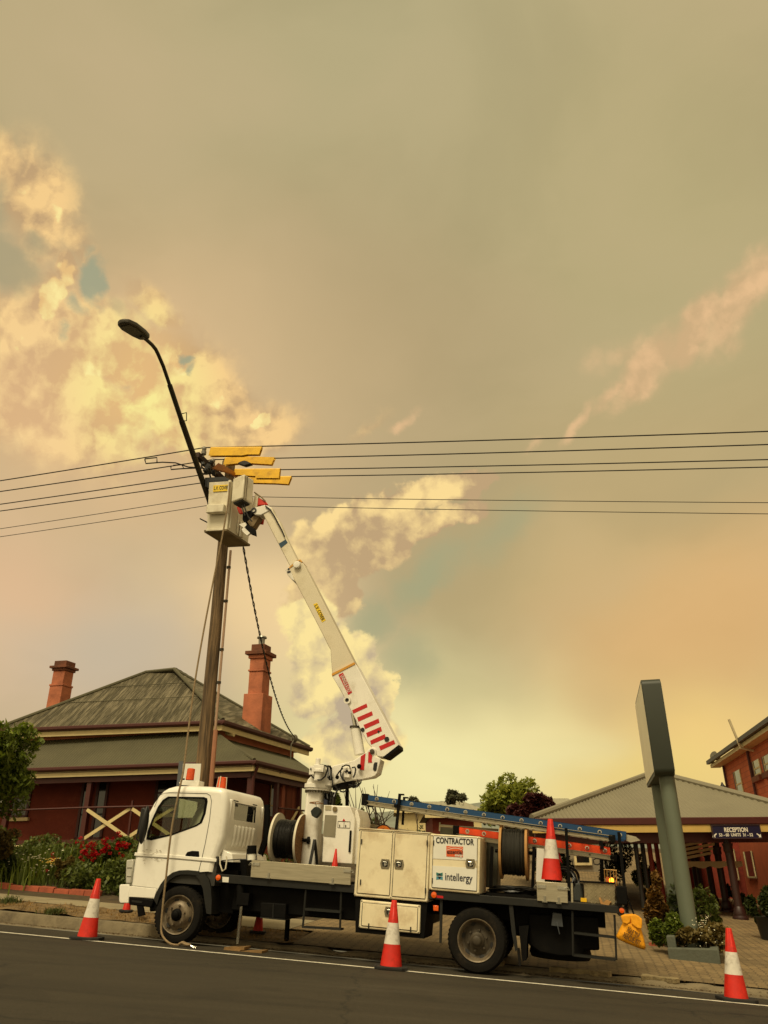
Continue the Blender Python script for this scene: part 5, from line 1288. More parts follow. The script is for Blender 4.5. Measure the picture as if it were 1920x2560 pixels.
# rubber window seal and panes
q = MB(); wi = []
cx_ = sum(p.x for p in winp) / len(winp); cz_ = sum(p.z for p in winp) / len(winp)
for f_ in (1.03, .94): wi.append([Vector((cx_ + (p.x - cx_) * f_, -.004, cz_ + (p.z - cz_) * f_)) for p in winp])
q.prism(wi[0], (0, .006, 0), [wi[1]]); B(q, 'window_seal', M_blk, cab)
q = MB(); q.prism([Vector((p.x, .012, p.z)) for p in winp], (0, .003, 0)); B(q, 'side_window', M_glass, cab)
q = MB(); q.prism([Vector((p.x, W - .012, p.z)) for p in winp], (0, .003, 0)); B(q, 'side_window', M_glass, cab)
q = MB(); k0 = [ins(i, .006) for i in range(5, 10)]; q.v = []; 
for p in k0: q.v += [(p.x, .07, p.z), (p.x, W - .07, p.z)]
q.f = [[2 * i, 2 * i + 1, 2 * i + 3, 2 * i + 2] for i in range(4)]; B(q, 'windscreen', M_glass, cab)
a, b = ins(nb0, .01), ins(nb0 + 1, .01)
q = MB(); q.add([(a.x, .30, a.z), (a.x, 1.10, a.z), (b.x, 1.10, b.z), (b.x, .30, b.z)], [(0, 1, 2, 3)]); B(q, 'back_window', M_glassb, cab)
q = MB()
for (p, r_) in (((a.x, .28, a.z - .0), (0, .84, 0)), ((b.x, .28, b.z - .03), (0, .84, 0))): q.obox(Vector(p) + Vector((-.012, 0, .012 if p[2] < a.z - .01 else 0)), r_, (.022, 0, 0), (0, 0, .016))
for y in (.29, 1.09): q.obox((b.x - .012, y, b.z), (0, .016, 0), (.022, 0, 0), (a.x - b.x, 0, a.z - b.z + .02))
B(q, 'window_seal', M_blk, cab, bevel=.006)
# fluted pressing under the back window
q = MB()
for i in range(6):
    y = .34 + i * .135; q.prism([(sat(1.5) - .005, y, 1.50), (sat(1.5) + .028, y + .02, 1.48), (sat(1.22) + .028, y + .02, 1.24), (sat(1.2) - .005, y, 1.2)], (0, .055, 0))
B(q, 'fluted_panel', M_w, cab, bevel=.012)
q = MB(); q.prism([(sat(1.9) - .01, .12, 1.83), (sat(1.85) + .022, .14, 1.82), (sat(1.1) + .035, .14, 1.16), (sat(1.1) - .01, .12, 1.12)], (0, .05, 0)); q.prism([(sat(1.9) - .01, 1.34, 1.81), (sat(1.85) + .022, 1.34, 1.80), (sat(1.1) + .035, 1.34, 1.16), (sat(1.1) - .01, 1.34, 1.12)], (0, .05, 0)); B(q, 'pressed_rib', M_w, cab, bevel=.012)
q = MB(); q.prism([(.42, .10, 1.17), (.56, .10, 1.13), (.60, .10, 1.02), (.40, .10, 1.02)], (0, 1.3, 0)); B(q, 'lower_back_panel', M_w, cab, bevel=.01)
# interior
q = MB(); q.box(-.80, .40, .03, W - .03, .72, 1.08); q.prism([(-.72, .03, 1.05), (-.50, .03, 1.05), (-.52, .03, 1.30), (-.66, .03, 1.27)], (0, W - .06, 0)); B(q, 'dashboard', M_seat, cab)
for y in (.12, .85):
    q = MB(); q.box(-.12, .28, y, y + .48, 1.08, 1.2); q.prism([(.16, y, 1.15), (.34, y, 1.15), (.42, y, 1.66), (.30, y, 1.66)], (0, .46, 0)); q.box(.33, .42, y + .1, y + .34, 1.68, 1.84); B(q, 'seat', M_seat, cab, bevel=.03)
q = MB(); c = Vector((-.38, W - .42, 1.36)); u_, w_ = Vector((.45, 0, .9)).normalized(), Vector((0, 1, 0)); q.tube([c + (u_ * math.cos(a) + w_ * math.sin(a)) * .19 for a in [i * math.pi / 9 for i in range(19)]], .012, 5); q.tube([c, c + Vector((-.15, 0, -.12))], .02, 5); B(q, 'steering_wheel', M_blk, cab, smooth=True)
# handle, lamps, mirror, bumper
q = MB(); sp([(463, 2138), (468, 2130), (480, 2127), (497, 2128), (498, 2141), (492, 2146), (466, 2144)], -.006, .01, mb=q); hn = B(q, 'door_handle', M_blk, cab, bevel=.004)
q = MB(); sp([(316, 2150), (333, 2148), (331, 2172), (327, 2209), (314, 2209), (314, 2180)], -.012, .10, mb=q); hl = B(q, 'headlight', M_lamp, truck, bevel=.012)
q = MB(); sp([(318, 2168), (330, 2168), (330, 2171), (318, 2171)], -.016, .006, mb=q); sp([(317, 2190), (328, 2190), (328, 2192), (317, 2192)], -.016, .006, mb=q); B(q, 'lens_bar', M_chr, hl)
q = MB(); sp([(298, 2214), (301, 2211), (323, 2211), (321, 2258), (300, 2258), (297, 2252)], -.015, W + .03, mb=q); B(q, 'bumper', M_w, truck, bevel=.03, seg=3)
q = MB(); sp([(321, 2242), (384, 2249), (378, 2269), (322, 2262)], -.006, .16, mb=q); sp([(372, 2255), (392, 2245), (398, 2272), (374, 2280)], .05, .3, mb=q); stp = B(q, 'cab_step', M_blk, truck, bevel=.012)
q = MB(); sp([(329, 2250), (356, 2253), (354, 2258), (329, 2255)], -.009, .02, mb=q); B(q, 'tread', M_frame, stp)
q = MB(); m0 = T(361, 2062, -.18); q.ball(m0, .045, .07, .25, 9); mir = B(q, 'mirror', M_black, truck, smooth=True)
q = MB(); q.tube([T(362, 2100, .02), T(344, 2100, -.16), T(341, 2095, -.19), T(350, 2052, -.19), T(358, 2024, -.18)], .011, 6); B(q, 'mirror_arm', M_black, mir, smooth=True)
q = MB(); sp([(352, 2020), (361, 2018), (366, 2034), (362, 2075), (352, 2098), (346, 2098), (344, 2072)], -.20, .05, mb=q); B(q, 'mirror_housing', M_black, mir, bevel=.015)
q = MB(); sp([(447, 1966), (452, 1962), (466, 1963), (470, 1968), (465, 1972), (450, 1971)], .22, .12, mb=q); B(q, 'roof_lamp', M_black, cab, bevel=.008)
# black wheel arch trim
def arc_strip(outer, inner, t, d, name, m_, par=truck, **kw):
    q = MB(); k = len(outer)
    for i in range(k - 1): q.prism([T(*outer[i], t), T(*outer[i + 1], t), T(*inner[i + 1], t), T(*inner[i], t)], (0, d, 0))
    return B(q, name, m_, par, **kw)
arc_strip([(384, 2248), (391, 2230), (401, 2211), (415, 2193), (432, 2181), (448, 2176), (470, 2175), (498, 2178)], [(392, 2262), (399, 2238), (409, 2218), (422, 2201), (438, 2190), (452, 2186), (470, 2186), (497, 2189)], -.012, .10, 'wheel_arch', M_frame)
arc_strip([(486, 2184), (498, 2200), (507, 2222), (511, 2250), (516, 2284)], [(512, 2184), (522, 2200), (527, 2222), (529, 2250), (528, 2286)], -.01, .30, 'mud_guard', M_frame)
# black filler block, added so the space behind the wheel stays dark
q = MB(); q.box(-.78, .62, .25, W - .25, .40, .92); B(q, 'arch_dark_fill', M_blk)
q = MB(); sp([(340, 2250), (352, 2250), (360, 2288), (345, 2292)], 1.15, .05, mb=q); B(q, 'mud_flap', M_blk)
# wheels: lathe about the across axis
def wheel(s_, t0, r, front, near=True, dual=False):
    w = thing_empty('wheel', truck); zc = r
    q = MB(); wd = .19; c = (s_, t0, zc)
    q.lathe(c, (0, 1, 0), [(.235, .008), (.25, 0), (r * .80, -.004), (r * .93, .006), (r - .01, .03), (r, .05), (r, wd - .05), (r - .012, wd - .02), (r * .9, wd), (.25, wd), (.235, wd - .01)], 56)
    for i in range(44):
        a = 2 * math.pi * i / 44
        for y in (.035, wd - .075): q.obox(Vector(c) + Vector((math.cos(a) * (r - .002), y, math.sin(a) * (r - .002))), (math.cos(a) * .006, 0, math.sin(a) * .006), (0, .045, 0), (-math.sin(a) * .026, 0, math.cos(a) * .026))
    B(q, 'tyre', M_tyre, w, smooth=True)
    q = MB()
    if front: pf = [(.238, .012), (.232, -.006), (.224, -.004), (.214, .02), (.205, .05), (.19, .055), (.165, .03), (.145, -.005), (.11, -.016), (.075, -.016)]
    else: pf = [(.238, .012), (.232, -.004), (.224, -.002), (.212, .02), (.20, .07), (.19, .10), (.165, .115), (.12, .10), (.09, .09)]
    q.lathe(c, (0, 1, 0), pf, 48); rm = B(q, 'rim', M_rim, w, smooth=True, auto=60)
    if not front:
        q = MB(); q.lathe(c, (0, 1, 0), [(.19, .098), (.165, .11), (.12, .095), (.09, .085), (.001, .085)], 40); B(q, 'wheel_disc', M_rimd, w, smooth=True)
    q = MB()
    if front: q.lathe(c, (0, 1, 0), [(.076, -.016), (.074, -.03), (.05, -.05), (.048, -.07), (.03, -.082), (.001, -.084)], 24)
    else: q.lathe(c, (0, 1, 0), [(.09, .09), (.085, .05), (.06, .03), (.05, .0), (.03, -.01), (.001, -.01)], 24)
    B(q, 'hub', M_rimd if not front else M_blk, w, smooth=True)
    q = MB()
    for i in range(6):
        a = 2 * math.pi * i / 6 + .3; rr = .115; y0 = -.018 if front else .09
        p = Vector(c) + Vector((math.cos(a) * rr, y0, math.sin(a) * rr)); q.cyl(p, p + Vector((0, -.03, 0)), .016, .013, 6)
    B(q, 'wheel_nut', M_rim if front else M_rimd, w)
    for i in range(6):
        q = MB(); a = 2 * math.pi * i / 6 - .22; rr = .178; y0 = .033 if front else .094
        ct = Vector(c) + Vector((math.cos(a) * rr, y0, math.sin(a) * rr)); e1 = Vector((math.cos(a), (-.35 if front else -.3), math.sin(a))) * .019; e2 = Vector((-math.sin(a), 0, math.cos(a))) * .032
        q.add([ct + e1 * math.cos(b) + e2 * math.sin(b) - Vector((0, .006, 0)) for b in [k * math.pi / 6 for k in range(12)]], [list(range(12))]); B(q, 'vent_shade', M_dark, w)  # flat dark disc stands in for the shade of an open hole
def thing_empty(name, par):
    o = bpy.data.objects.new(name, None); COL.objects.link(o); o.parent = par; WM[o] = WM[par]; o.empty_display_size = .1; return o
wheel(-.06, .0, .345, True); wheel(3.92, .0, .355, False)
wheel(-.06, W - .21, .345, True); wheel(3.92, .215, .355, False); wheel(3.92, W - .2, .355, False)
q = MB(); q.cyl((3.92, .3, .36), (3.92, 1.3, .36), .07, n=12); q.ball((3.92, .75, .36), .17, n=8); q.cyl((-.06, .2, .34), (-.06, 1.3, .34), .05, n=10); B(q, 'axle', M_blk, smooth=True)
# chassis, tray frame and underbody
q = MB(); 
for t in (.40, 1.00): q.box(-.5, 5.45, t, t + .08, .58, .76)
B(q, 'chassis_rail', M_blk)
q = MB(); rq(q, (540, 2184), (1560, 2267), (1561, 2285), (540, 2206), 0, .06); B(q, 'tray_frame', M_frame, bevel=.005)
q = MB(); zr_ = T(1561, 2285, 0).z
q.box(.50, 5.62, .02, W, .765, .815); B(q, 'tray_floor', M_frame)
q = MB(); q.box(.50, 5.64, W - .06, W, .74, .86); q.box(5.60, 5.66, 0, W, .74, .86); B(q, 'tray_frame', M_frame)
q = MB(); q.box(.62, 3.25, .16, 1.34, .44, .765); q.box(4.35, 5.3, .3, 1.2, .42, .765); q.box(.5, 1.3, .5, 1.2, .36, .6); B(q, 'underbody_dark_fill', M_blk, bevel=.02)  # black filler boxes, put in to keep the space under the tray dark
q = MB(); sp([(531, 2142), (616, 2150), (616, 2190), (540, 2186)], .35, .8, mb=q); B(q, 'gearbox_frame', M_blk)
q = MB(); q.tube([T(550, 2140, .05), T(550, 2160, .03), T(556, 2178, .03), T(564, 2172, .03), T(567, 2150, .04), T(566, 2141, .05)], .010, 6); B(q, 'white_hose', M_reelw, smooth=True)
q = MB(); q.tube([T(520, 2160, .1), T(560, 2151, .06), T(600, 2148, .05), T(640, 2149, .05)], .008, 6); q.tube([T(526, 2170, .1), T(522, 2200, .05), T(514, 2230, .05)], .01, 6); B(q, 'cable', M_hose)
q = MB(); c = T(546, 2194, -.003); q.lathe(c, (0, -1, 0), [(.036, 0), (.034, .012), (.02, .018), (.001, .02)], 20); B(q, 'side_marker', M_amber, smooth=True)
q = MB(); sp([(556, 2192), (572, 2193), (571, 2206), (556, 2205)], -.006, .006, mb=q); B(q, 'reflector', M_wsign)
q = MB(); sp([(1321, 2283), (1495, 2292), (1499, 2376), (1462, 2376), (1458, 2392), (1400, 2392), (1350, 2382), (1321, 2362)], .22, .9, mb=q); B(q, 'rear_tank', M_blk, bevel=.02)
# fluid bottle behind the cab
q = MB(); c0_, c1_ = T(629, 2150, .05), T(630, 2114, .05); q.cyl(c0_ + Vector((0, 0, .0)), c0_.lerp(c1_, .45), .056, n=16); bt = B(q, 'fluid_tank', M_wsign, smooth=True)
q = MB(); q.cyl(c0_.lerp(c1_, .42), c1_, .062, n=16); q.tube([T(618, 2122, .05), T(616, 2150, .05)], .006, 4); q.tube([T(640, 2122, .05), T(642, 2150, .05)], .006, 4); B(q, 'tank_cover', M_blk, bt, smooth=True)
q = MB(); q.tube([T(668, 2012, 1.25), T(668, 2050, 1.25), T(664, 2100, 1.25), T(650, 2140, 1.25)], .05, 8); B(q, 'snorkel', M_blk, smooth=True)
# steps and battery box
q = MB(); 
for a, b in (((765, 2222), (757, 2320)), ((853, 2229), (850, 2325))): q.tube([T(*a, .04), T(*b, .04)], .014, 6)
for y0 in (2316,): q.prism([T(756, y0, .02), T(852, y0 + 5, .02), T(852, y0 + 10, .02), T(756, y0 + 4, .02)], (0, .14, 0))
q.prism([T(762, 2270, .02), T(851, 2277, .02), T(851, 2283, .02), T(762, 2276, .02)], (0, .14, 0)); B(q, 'access_step', M_frame)
q = MB(); sp([(652, 2256), (715, 2260), (713, 2298), (650, 2292)], .06, .3, mb=q); bb = B(q, 'battery_box', M_blk, bevel=.01)
q = MB(); sp([(682, 2258), (684, 2258), (683, 2296), (681, 2296)], .05, .01, mb=q); sp([(650, 2292), (713, 2298), (712, 2301), (650, 2295)], .04, .2, mb=q); B(q, 'strap', M_frame, bb)
q = MB()
for a, b in (((1431, 2277), (1433, 2390)), ((1536, 2287), (1541, 2400))): q.tube([T(*a, .04), T(*b, .04)], .014, 6)
q.prism([T(1434, 2386, .02), T(1539, 2397, .02), T(1539, 2403, .02), T(1434, 2391, .02)], (0, .16, 0)); q.prism([T(1434, 2330, .02), T(1537, 2342, .02), T(1537, 2347, .02), T(1434, 2335, .02)], (0, .16, 0)); B(q, 'access_step', M_frame)
# outriggers
q = MB(); q.cyl(T(600, 2212, .06), T(603, 2266, .06), .052, n=16); q.box(T(590, 2260, .0).x, T(620, 2260, .0).x, 0, .12, T(600, 2262, 0).z, T(600, 2232, 0).z); og = B(q, 'jack_leg', M_blk, smooth=True)
q = MB(); q.cyl(T(604, 2262, .06), T(594, 2359, .06), .025, n=16); B(q, 'jack_ram', M_chr, og, smooth=True)
q = MB(); q.cyl(T(720, 2290, 1.2), T(715, 2368, 1.2), .035, n=12); og = B(q, 'jack_leg', M_blk, smooth=True)
q = MB(); c = T(712, 2372, 1.2); q.box(c.x - .22, c.x + .25, 1.05, 1.4, c.z - .02, c.z + .01); q.cyl(c, c + Vector((0, 0, .04)), .09, .06, 12); B(q, 'jack_foot', M_blk, og)
# mud guards and spare wheel under the tail
q = MB(); sp([(1272, 2262), (1282, 2262), (1288, 2320), (1294, 2376), (1288, 2378), (1279, 2330)], .02, .05, mb=q); mg = B(q, 'guard_bracket', M_frame)
q = MB(); sp([(1297, 2316), (1322, 2314), (1318, 2345), (1316, 2400), (1306, 2404), (1300, 2350)], .05, .35, mb=q); B(q, 'mud_flap', M_blk)
q = MB(); sp([(1292, 2370), (1299, 2370), (1303, 2414), (1297, 2416)], .03, .02, mb=q); B(q, 'strap', M_tyre)
q = MB(); sp([(1100, 2240), (1107, 2241), (1103, 2358), (1098, 2357)], .03, .04, mb=q); B(q, 'guard_bracket', M_frame)
q = MB(); c = T(1400, 2350, .75); q.lathe(Vector((c.x, .75, .16)), (0, 0, 1), [(.12, .05), (.25, .02), (.36, .03), (.385, .08), (.36, .17), (.25, .19), (.12, .16)], 36); B(q, 'spare_wheel', M_tyre, smooth=True)
q = MB(); rq(q, (1382, 2281), (1404, 2284), (1408, 2318), (1378, 2314), .1, .12); q.tube([T(1392, 2305, .08), T(1399, 2336, .08)], .008, 6); B(q, 'winch_bracket', mat('blue_grey_bracket', (62, 66, 70), .5), bevel=.01)
q = MB(); q.lathe(T(1554.5, 2276, -.002), (0, -1, 0), [(.030, 0), (.028, .012), (.001, .018)], 16); B(q, 'side_marker', M_amber, smooth=True)
q = MB(); q.lathe(T(1085, 2237, -.002), (0, -1, 0), [(.036, 0), (.034, .014), (.001, .02)], 18); B(q, 'side_marker', M_amber, smooth=True)
q = MB(); sp([(1091, 2238), (1108, 2240), (1108, 2246), (1091, 2244)], -.004, .004, mb=q); B(q, 'red_decal', M_rsign)
q = MB(); sp([(1083, 2263), (1096, 2264), (1096, 2278), (1083, 2277)], .02, .03, mb=q); B(q, 'side_marker', M_amber, bevel=.006)
# drop side at the front of the tray
def latch(px, py, t, par, flip=1):
    q = MB(); c = T(px, py, t - .012); q.obox(c - Vector((.05, 0, .018)), (.10, 0, 0), (0, .012, 0), (0, 0, .036)); q.tube([c + Vector((.03 * flip, -.012, 0)), c + Vector((.075 * flip, -.014, .012)), c + Vector((.095 * flip, -.014, -.02)), c + Vector((.07 * flip, -.014, -.012))], .006, 5); B(q, 'latch', M_chr, par)
q = MB(); rq(q, (629, 2150), (877, 2169), (876, 2213), (626, 2193), -.025, .03); ds = B(q, 'drop_side', M_alu, bevel=.004)
latch(640, 2160, -.025, ds, -1); latch(868, 2177, -.025, ds, 1)
q = MB()
for x, y in ((671, 2194), (831, 2208)): c = T(x, y, -.03); q.obox(c - Vector((.012, .006, 0)), (.024, 0, 0), (0, .02, 0), (0, 0, .06)); q.obox(c - Vector((.03, .012, .012)), (.06, 0, 0), (0, .03, 0), (0, 0, .014))
B(q, 'hinge', M_chr, ds)
# lockers
def outline(mb, pts, t, w):
    pp = [T(x, y, t) for x, y in pts]; pp.append(pp[0])
    for a, b in zip(pp, pp[1:]): d = (b - a).normalized(); nn = Vector((-d.z, 0, d.x)) * w / 2; mb.add([a - nn, b - nn, b + nn, a + nn], [(0, 1, 2, 3)])
def handle(px, py, t, par):
    c = T(px, py, t); q = MB(); k = [(-.05, .055), (.05, .055), (.065, 0), (.05, -.055), (-.05, -.055), (-.065, 0)]
    q.prism([c + Vector((a, 0, b)) for a, b in [(x_, z_) for x_, z_ in k]], (0, -.008, 0)); q.prism([c + Vector((a * .72, -.004, b * .72)) for a, b in k], (0, -.002, 0)); h = B(q, 'door_handle', M_lplate, par, bevel=.003)
    q = MB(); q.prism([c + Vector((a * .62, -.0085, b * .62)) for a, b in k], (0, -.001, 0)); q2 = B(q, 'recess', M_dark, par)
    q = MB(); q.tube([c + Vector((-.025, -.012, .02)), c + Vector((.02, -.016, .02)), c + Vector((.028, -.016, -.01)), c + Vector((-.01, -.014, -.03))], .006, 6); q.cyl(c + Vector((0, -.008, -.005)), c + Vector((0, -.016, -.005)), .012, n=10); B(q, 'paddle', M_chr, par)
M_lplate = mat('latch_plate', (140, 132, 110), .3, .7)
def locker(face, depth, doors, handles, t=-.02):
    q = MB(); sp(face, t, depth, mb=q); lk = B(q, 'locker', M_lock, bevel=.012, seg=2)
    for d in doors:
        q = MB(); sp(d, t - .010, .012, mb=q); dd_ = B(q, 'door', M_lock, lk, bevel=.003)
    q = MB()
    for d in doors: outline(q, d, t - .0035, .014)
    B(q, 'door_seal', M_gap, lk)
    for h in handles: handle(h[0], h[1], t - .011, lk)
    return lk
Z2 = lambda x, y: (740 + x * .3496, 1880 + y * .3496)
lk1 = locker([Z2(450, 548), Z2(958, 582), Z2(942, 1075), Z2(412, 1030)], .75, [[Z2(469, 566), Z2(690, 580), Z2(666, 1026), Z2(437, 1006)], [Z2(711, 582), Z2(940, 597), Z2(921, 1049), Z2(687, 1030)]], [Z2(638, 799), Z2(737, 803)])
q = MB(); q.prism([T(*Z2(446, 540), -.03), T(*Z2(960, 575), -.03), T(*Z2(960, 582), -.03), T(*Z2(446, 548), -.03)], (0, .8, 0)); B(q, 'lid', M_lock, lk1)
lk2 = locker([Z2(961, 584), Z2(1318, 606), Z2(1312, 1018), Z2(949, 985)], .75, [[Z2(985, 600), Z2(1295, 617), Z2(1290, 993), Z2(973, 966)]], [Z2(1248, 799)])
lk3 = locker([Z2(462, 1055), Z2(890, 1096), Z2(885, 1301), Z2(447, 1258)], .5, [[Z2(478, 1079), Z2(869, 1114), Z2(864, 1279), Z2(468, 1240)]], [Z2(668, 1142)])
q = MB(); rq(q, Z2(425, 1040), Z2(940, 1080), Z2(915, 1335), Z2(425, 1290), .01, .6); B(q, 'locker_frame', M_blk)
M_grime = mat('grime', (150, 132, 96), .8, var=.3, vs=12)
for (lkx, cnr) in ((lk1, [(455, 556), (948, 590), (940, 1062), (420, 1020), (700, 572), (678, 1040)]), (lk2, [(972, 596), (1308, 615), (1303, 1008), (960, 978)]), (lk3, [(470, 1064), (880, 1102), (876, 1290), (456, 1250)])):
    for (x, y) in cnr: q = MB(); q.lathe(T(*Z2(x, y), -.021), (0, -1, 0), [(.010, 0), (.009, .004), (.001, .005)], 8); B(q, 'rivet', M_chr, lkx)
for (lkx, hs) in ((lk1, [(470, 640), (462, 930), (938, 650), (926, 990)]), (lk2, [(985, 650), (975, 920)]), (lk3, [(520, 1245), (820, 1270)])):
    for (x, y) in hs: c = T(*Z2(x, y), -.03); q = MB(); q.cyl(c - Vector((0, .006, .03)), c + Vector((0, -.006, .03)), .008, n=8); B(q, 'hinge', M_gap, lkx)
# sign sheets and lettering on the right hand locker
def sheet(pts, m_, t=-.0345): q = MB(); sp(pts, t, .002, mb=q); return q
q = sheet([Z2(985, 600), Z2(1295, 617), Z2(1293, 778), Z2(979, 762)], M_wsign); B(q, 'sign_sheet', M_wsign, lk2)
q = sheet([Z2(977, 812), Z2(1293, 830), Z2(1290, 992), Z2(974, 965)], M_wsign); B(q, 'sign_sheet', M_wsign, lk2)
def ttext(txt, pxl, pxr, t, m_, name, par, size, bold=0.0, mb=None):
    a, b = T(*pxl, t), T(*pxr, t); ux = (b - a).normalized(); uy = Vector((-ux.z, 0, ux.x)); q = mb or MB(); put_text(q, txt, size, (a + b) / 2, ux, uy, bold, w=(b - a).length)
    if mb is None: return B(q, name, m_, par)
ttext('CONTRACTOR', Z2(1001, 632), Z2(1273, 647), -.037, M_black2, 'lettering', lk2, .098, .0026)
M_orl = mat('orange_logo', (216, 92, 40), .4, var=.03)
q = sheet([Z2(1075, 671), Z2(1195, 677), Z2(1193, 753), Z2(1075, 747)], M_orl, -.038); B(q, 'orange_badge', M_orl, lk2)
q = MB()
for dy, w in ((0, 5), (-14, 3)):
    pts = [Z2(1078 + 116 * k / 12, 702 + dy + 2 - 22 * math.sin(k / 12 * 2.2) + 20 * (k / 12) ** 2) for k in range(13)]; pts = [(x, y) for x, y in pts]
    pp = [T(x, y, -.0395) for x, y in pts]
    for a, b in zip(pp, pp[1:]): q.add([a, b, b + Vector((0, 0, .0012 * w)), a + Vector((0, 0, .0012 * w))], [(0, 1, 2, 3)])
B(q, 'white_swoosh', M_wsign, lk2)
ttext('essential', Z2(1080, 713), Z2(1190, 719), -.040, M_black2, 'lettering', lk2, .075, .001); ttext('energy', Z2(1136, 737), Z2(1191, 740), -.040, M_wsign, 'lettering', lk2, .048, .0008)
ttext('intellergy', Z2(1066, 892), Z2(1262, 906), -.037, mat('navy_lettering', (24, 26, 44), .5, var=0), 'lettering', lk2, .122, .0012)
M_teal = mat('teal_badge', (40, 110, 104), .4, var=0); M_tealb = mat('blue_badge', (70, 140, 160), .4, var=0)
q = MB(); sp([Z2(1003, 860), Z2(1026, 868), Z2(1049, 862), Z2(1049, 886), Z2(1003, 884)], -.038, .002, mb=q); B(q, 'badge', M_teal, lk2)
q = MB(); sp([Z2(1003, 889), Z2(1049, 891), Z2(1050, 916), Z2(1026, 909), Z2(1003, 913)], -.038, .002, mb=q); B(q, 'badge', M_tealb, lk2)
q = MB(); sp([Z2(1026, 866), Z2(1040, 884), Z2(1012, 883)], -.0395, .001, mb=q); sp([Z2(1012, 891), Z2(1040, 892), Z2(1026, 910)], -.0395, .001, mb=q); B(q, 'badge_triangle', mat('navy_badge', (20, 22, 40), .4, var=0), lk2)
# control cabinet and crane column
Z4 = lambda x, y: (740 + x * .1688, 1840 + y * .1688)
q = MB(); sp([Z4(415, 1020), Z4(800, 1040), Z4(870, 1220), Z4(835, 1900), Z4(380, 1870)], .22, .75, mb=q); cc_ = B(q, 'control_cabinet', M_wc, bevel=.012)
q = MB(); sp([Z4(875, 1110), Z4(905, 1080), Z4(950, 1240), Z4(900, 1900), Z4(840, 1900), Z4(872, 1220)], .30, .6, mb=q); B(q, 'side_panel', M_wc, cc_, bevel=.008)
q = MB(); sp([Z4(430, 1168), Z4(603, 1175), Z4(578, 1495), Z4(400, 1480)], .212, .008, mb=q); B(q, 'grey_panel', mat('grey_panel', (140, 134, 114), .4, .4, var=.1), cc_)
q = MB(); sp([Z4(432, 1028), Z4(522, 1032), Z4(520, 1100), Z4(432, 1095)], .214, .006, mb=q); B(q, 'data_plate', mat('data_plate', (170, 160, 130), .5), cc_)
q = MB(); q.lathe(T(*Z4(578, 1083), .215), (0, -1, 0), [(.034, 0), (.034, .012), (.028, .014), (.001, .012)], 18); B(q, 'gauge', mat('gauge_face', (120, 104, 70), .4), cc_, smooth=True)
q = MB(); sp([Z4(796, 1398), Z4(822, 1400), Z4(805, 1720), Z4(775, 1718)], .205, .012, mb=q); B(q, 'latch_bar', M_blk, cc_)
q = MB(); outline(q, [Z4(622, 1262), Z4(802, 1270), Z4(798, 1365), Z4(618, 1358)], .2165, .006); outline(q, [Z4(622, 1262), Z4(712, 1266), Z4(708, 1362), Z4(618, 1358)], .2165, .005)
for (x, y) in ((640, 1335), (730, 1340)): outline(q, [Z4(x, y - 20), Z4(x + 10, y - 20), Z4(x + 10, y + 10), Z4(x, y + 10)], .2165, .006)
B(q, 'load_chart', M_gap, cc_)
q = MB(); sp([Z4(708, 1222), Z4(732, 1262), Z4(686, 1258)], .2165, .002, mb=q); B(q, 'warning_triangle', M_rsign, cc_)
strip([Z4(403, 1500), Z4(380, 1870)], .006, .215, M_gap, 'seam', cc_)
q = MB(); cb, ct_ = T(800, 2120, .8), T(*Z4(300, 800), .8); cxm = (T(*Z4(180, 1000), .8).x + T(*Z4(412, 1000), .8).x) / 2; rcol = (T(*Z4(412, 1000), .8).x - T(*Z4(182, 1000), .8).x) / 2
zcol = T(*Z4(300, 815), .75).z
q.box(cxm - rcol, cxm + rcol, .75 - rcol, .75 + rcol, .8, zcol); col_ = B(q, 'crane_column', M_wc, bevel=.05, seg=3)
q = MB(); q.cyl((cxm + .03, .75, zcol), (cxm + .03, .75, zcol + .03), rcol * 1.6, n=32); q.cyl((cxm + .03, .75, zcol + .03), (cxm + .03, .75, zcol + .09), rcol * 1.72, n=32)
B(q, 'slew_ring', M_wc, bevel=.006)
q = MB()
for i in range(26): a = 2 * math.pi * i / 26; p = Vector((cxm + .03 + math.cos(a) * rcol * 1.5, .75 + math.sin(a) * rcol * 1.5, zcol - .03)); q.cyl(p, p + Vector((0, 0, .035)), .013, n=6)
B(q, 'ring_bolt', M_rimd)
q = MB(); q.tube([T(*Z4(200, 990), .55), T(*Z4(300, 1005), .52), T(*Z4(395, 1000), .55), T(*Z4(330, 975), .52), T(*Z4(210, 985), .54)], .008, 5); B(q, 'rope_coil', M_wood, col_)
# black bag hung on the column (hangs from it, a thing of its own)
hb = MB(); hb.prism([T(*p, .45) for p in (Z4(262, 1060), Z4(300, 1045), Z4(350, 1085), Z4(358, 1120), Z4(330, 1170), Z4(285, 1215), Z4(232, 1180), Z4(216, 1110))], (0, .1, 0)); hb.tube([T(*Z4(285, 980), .5), T(*Z4(302, 1045), .48)], .006, 4)
hb.v = [tuple(TMI @ Vector(v)) for v in hb.v]
tag(hb.build('hanging_pouch', mat('dark_green_canvas', (28, 34, 28), .8, var=.3), bevel=.03), 'small dark pouch hanging from the white crane column', 'pouch')
q = MB(); q.tube([T(*Z4(757, 740), .9), T(*Z4(757, 1030), .9)], .028, 8); B(q, 'support_post', M_blk)
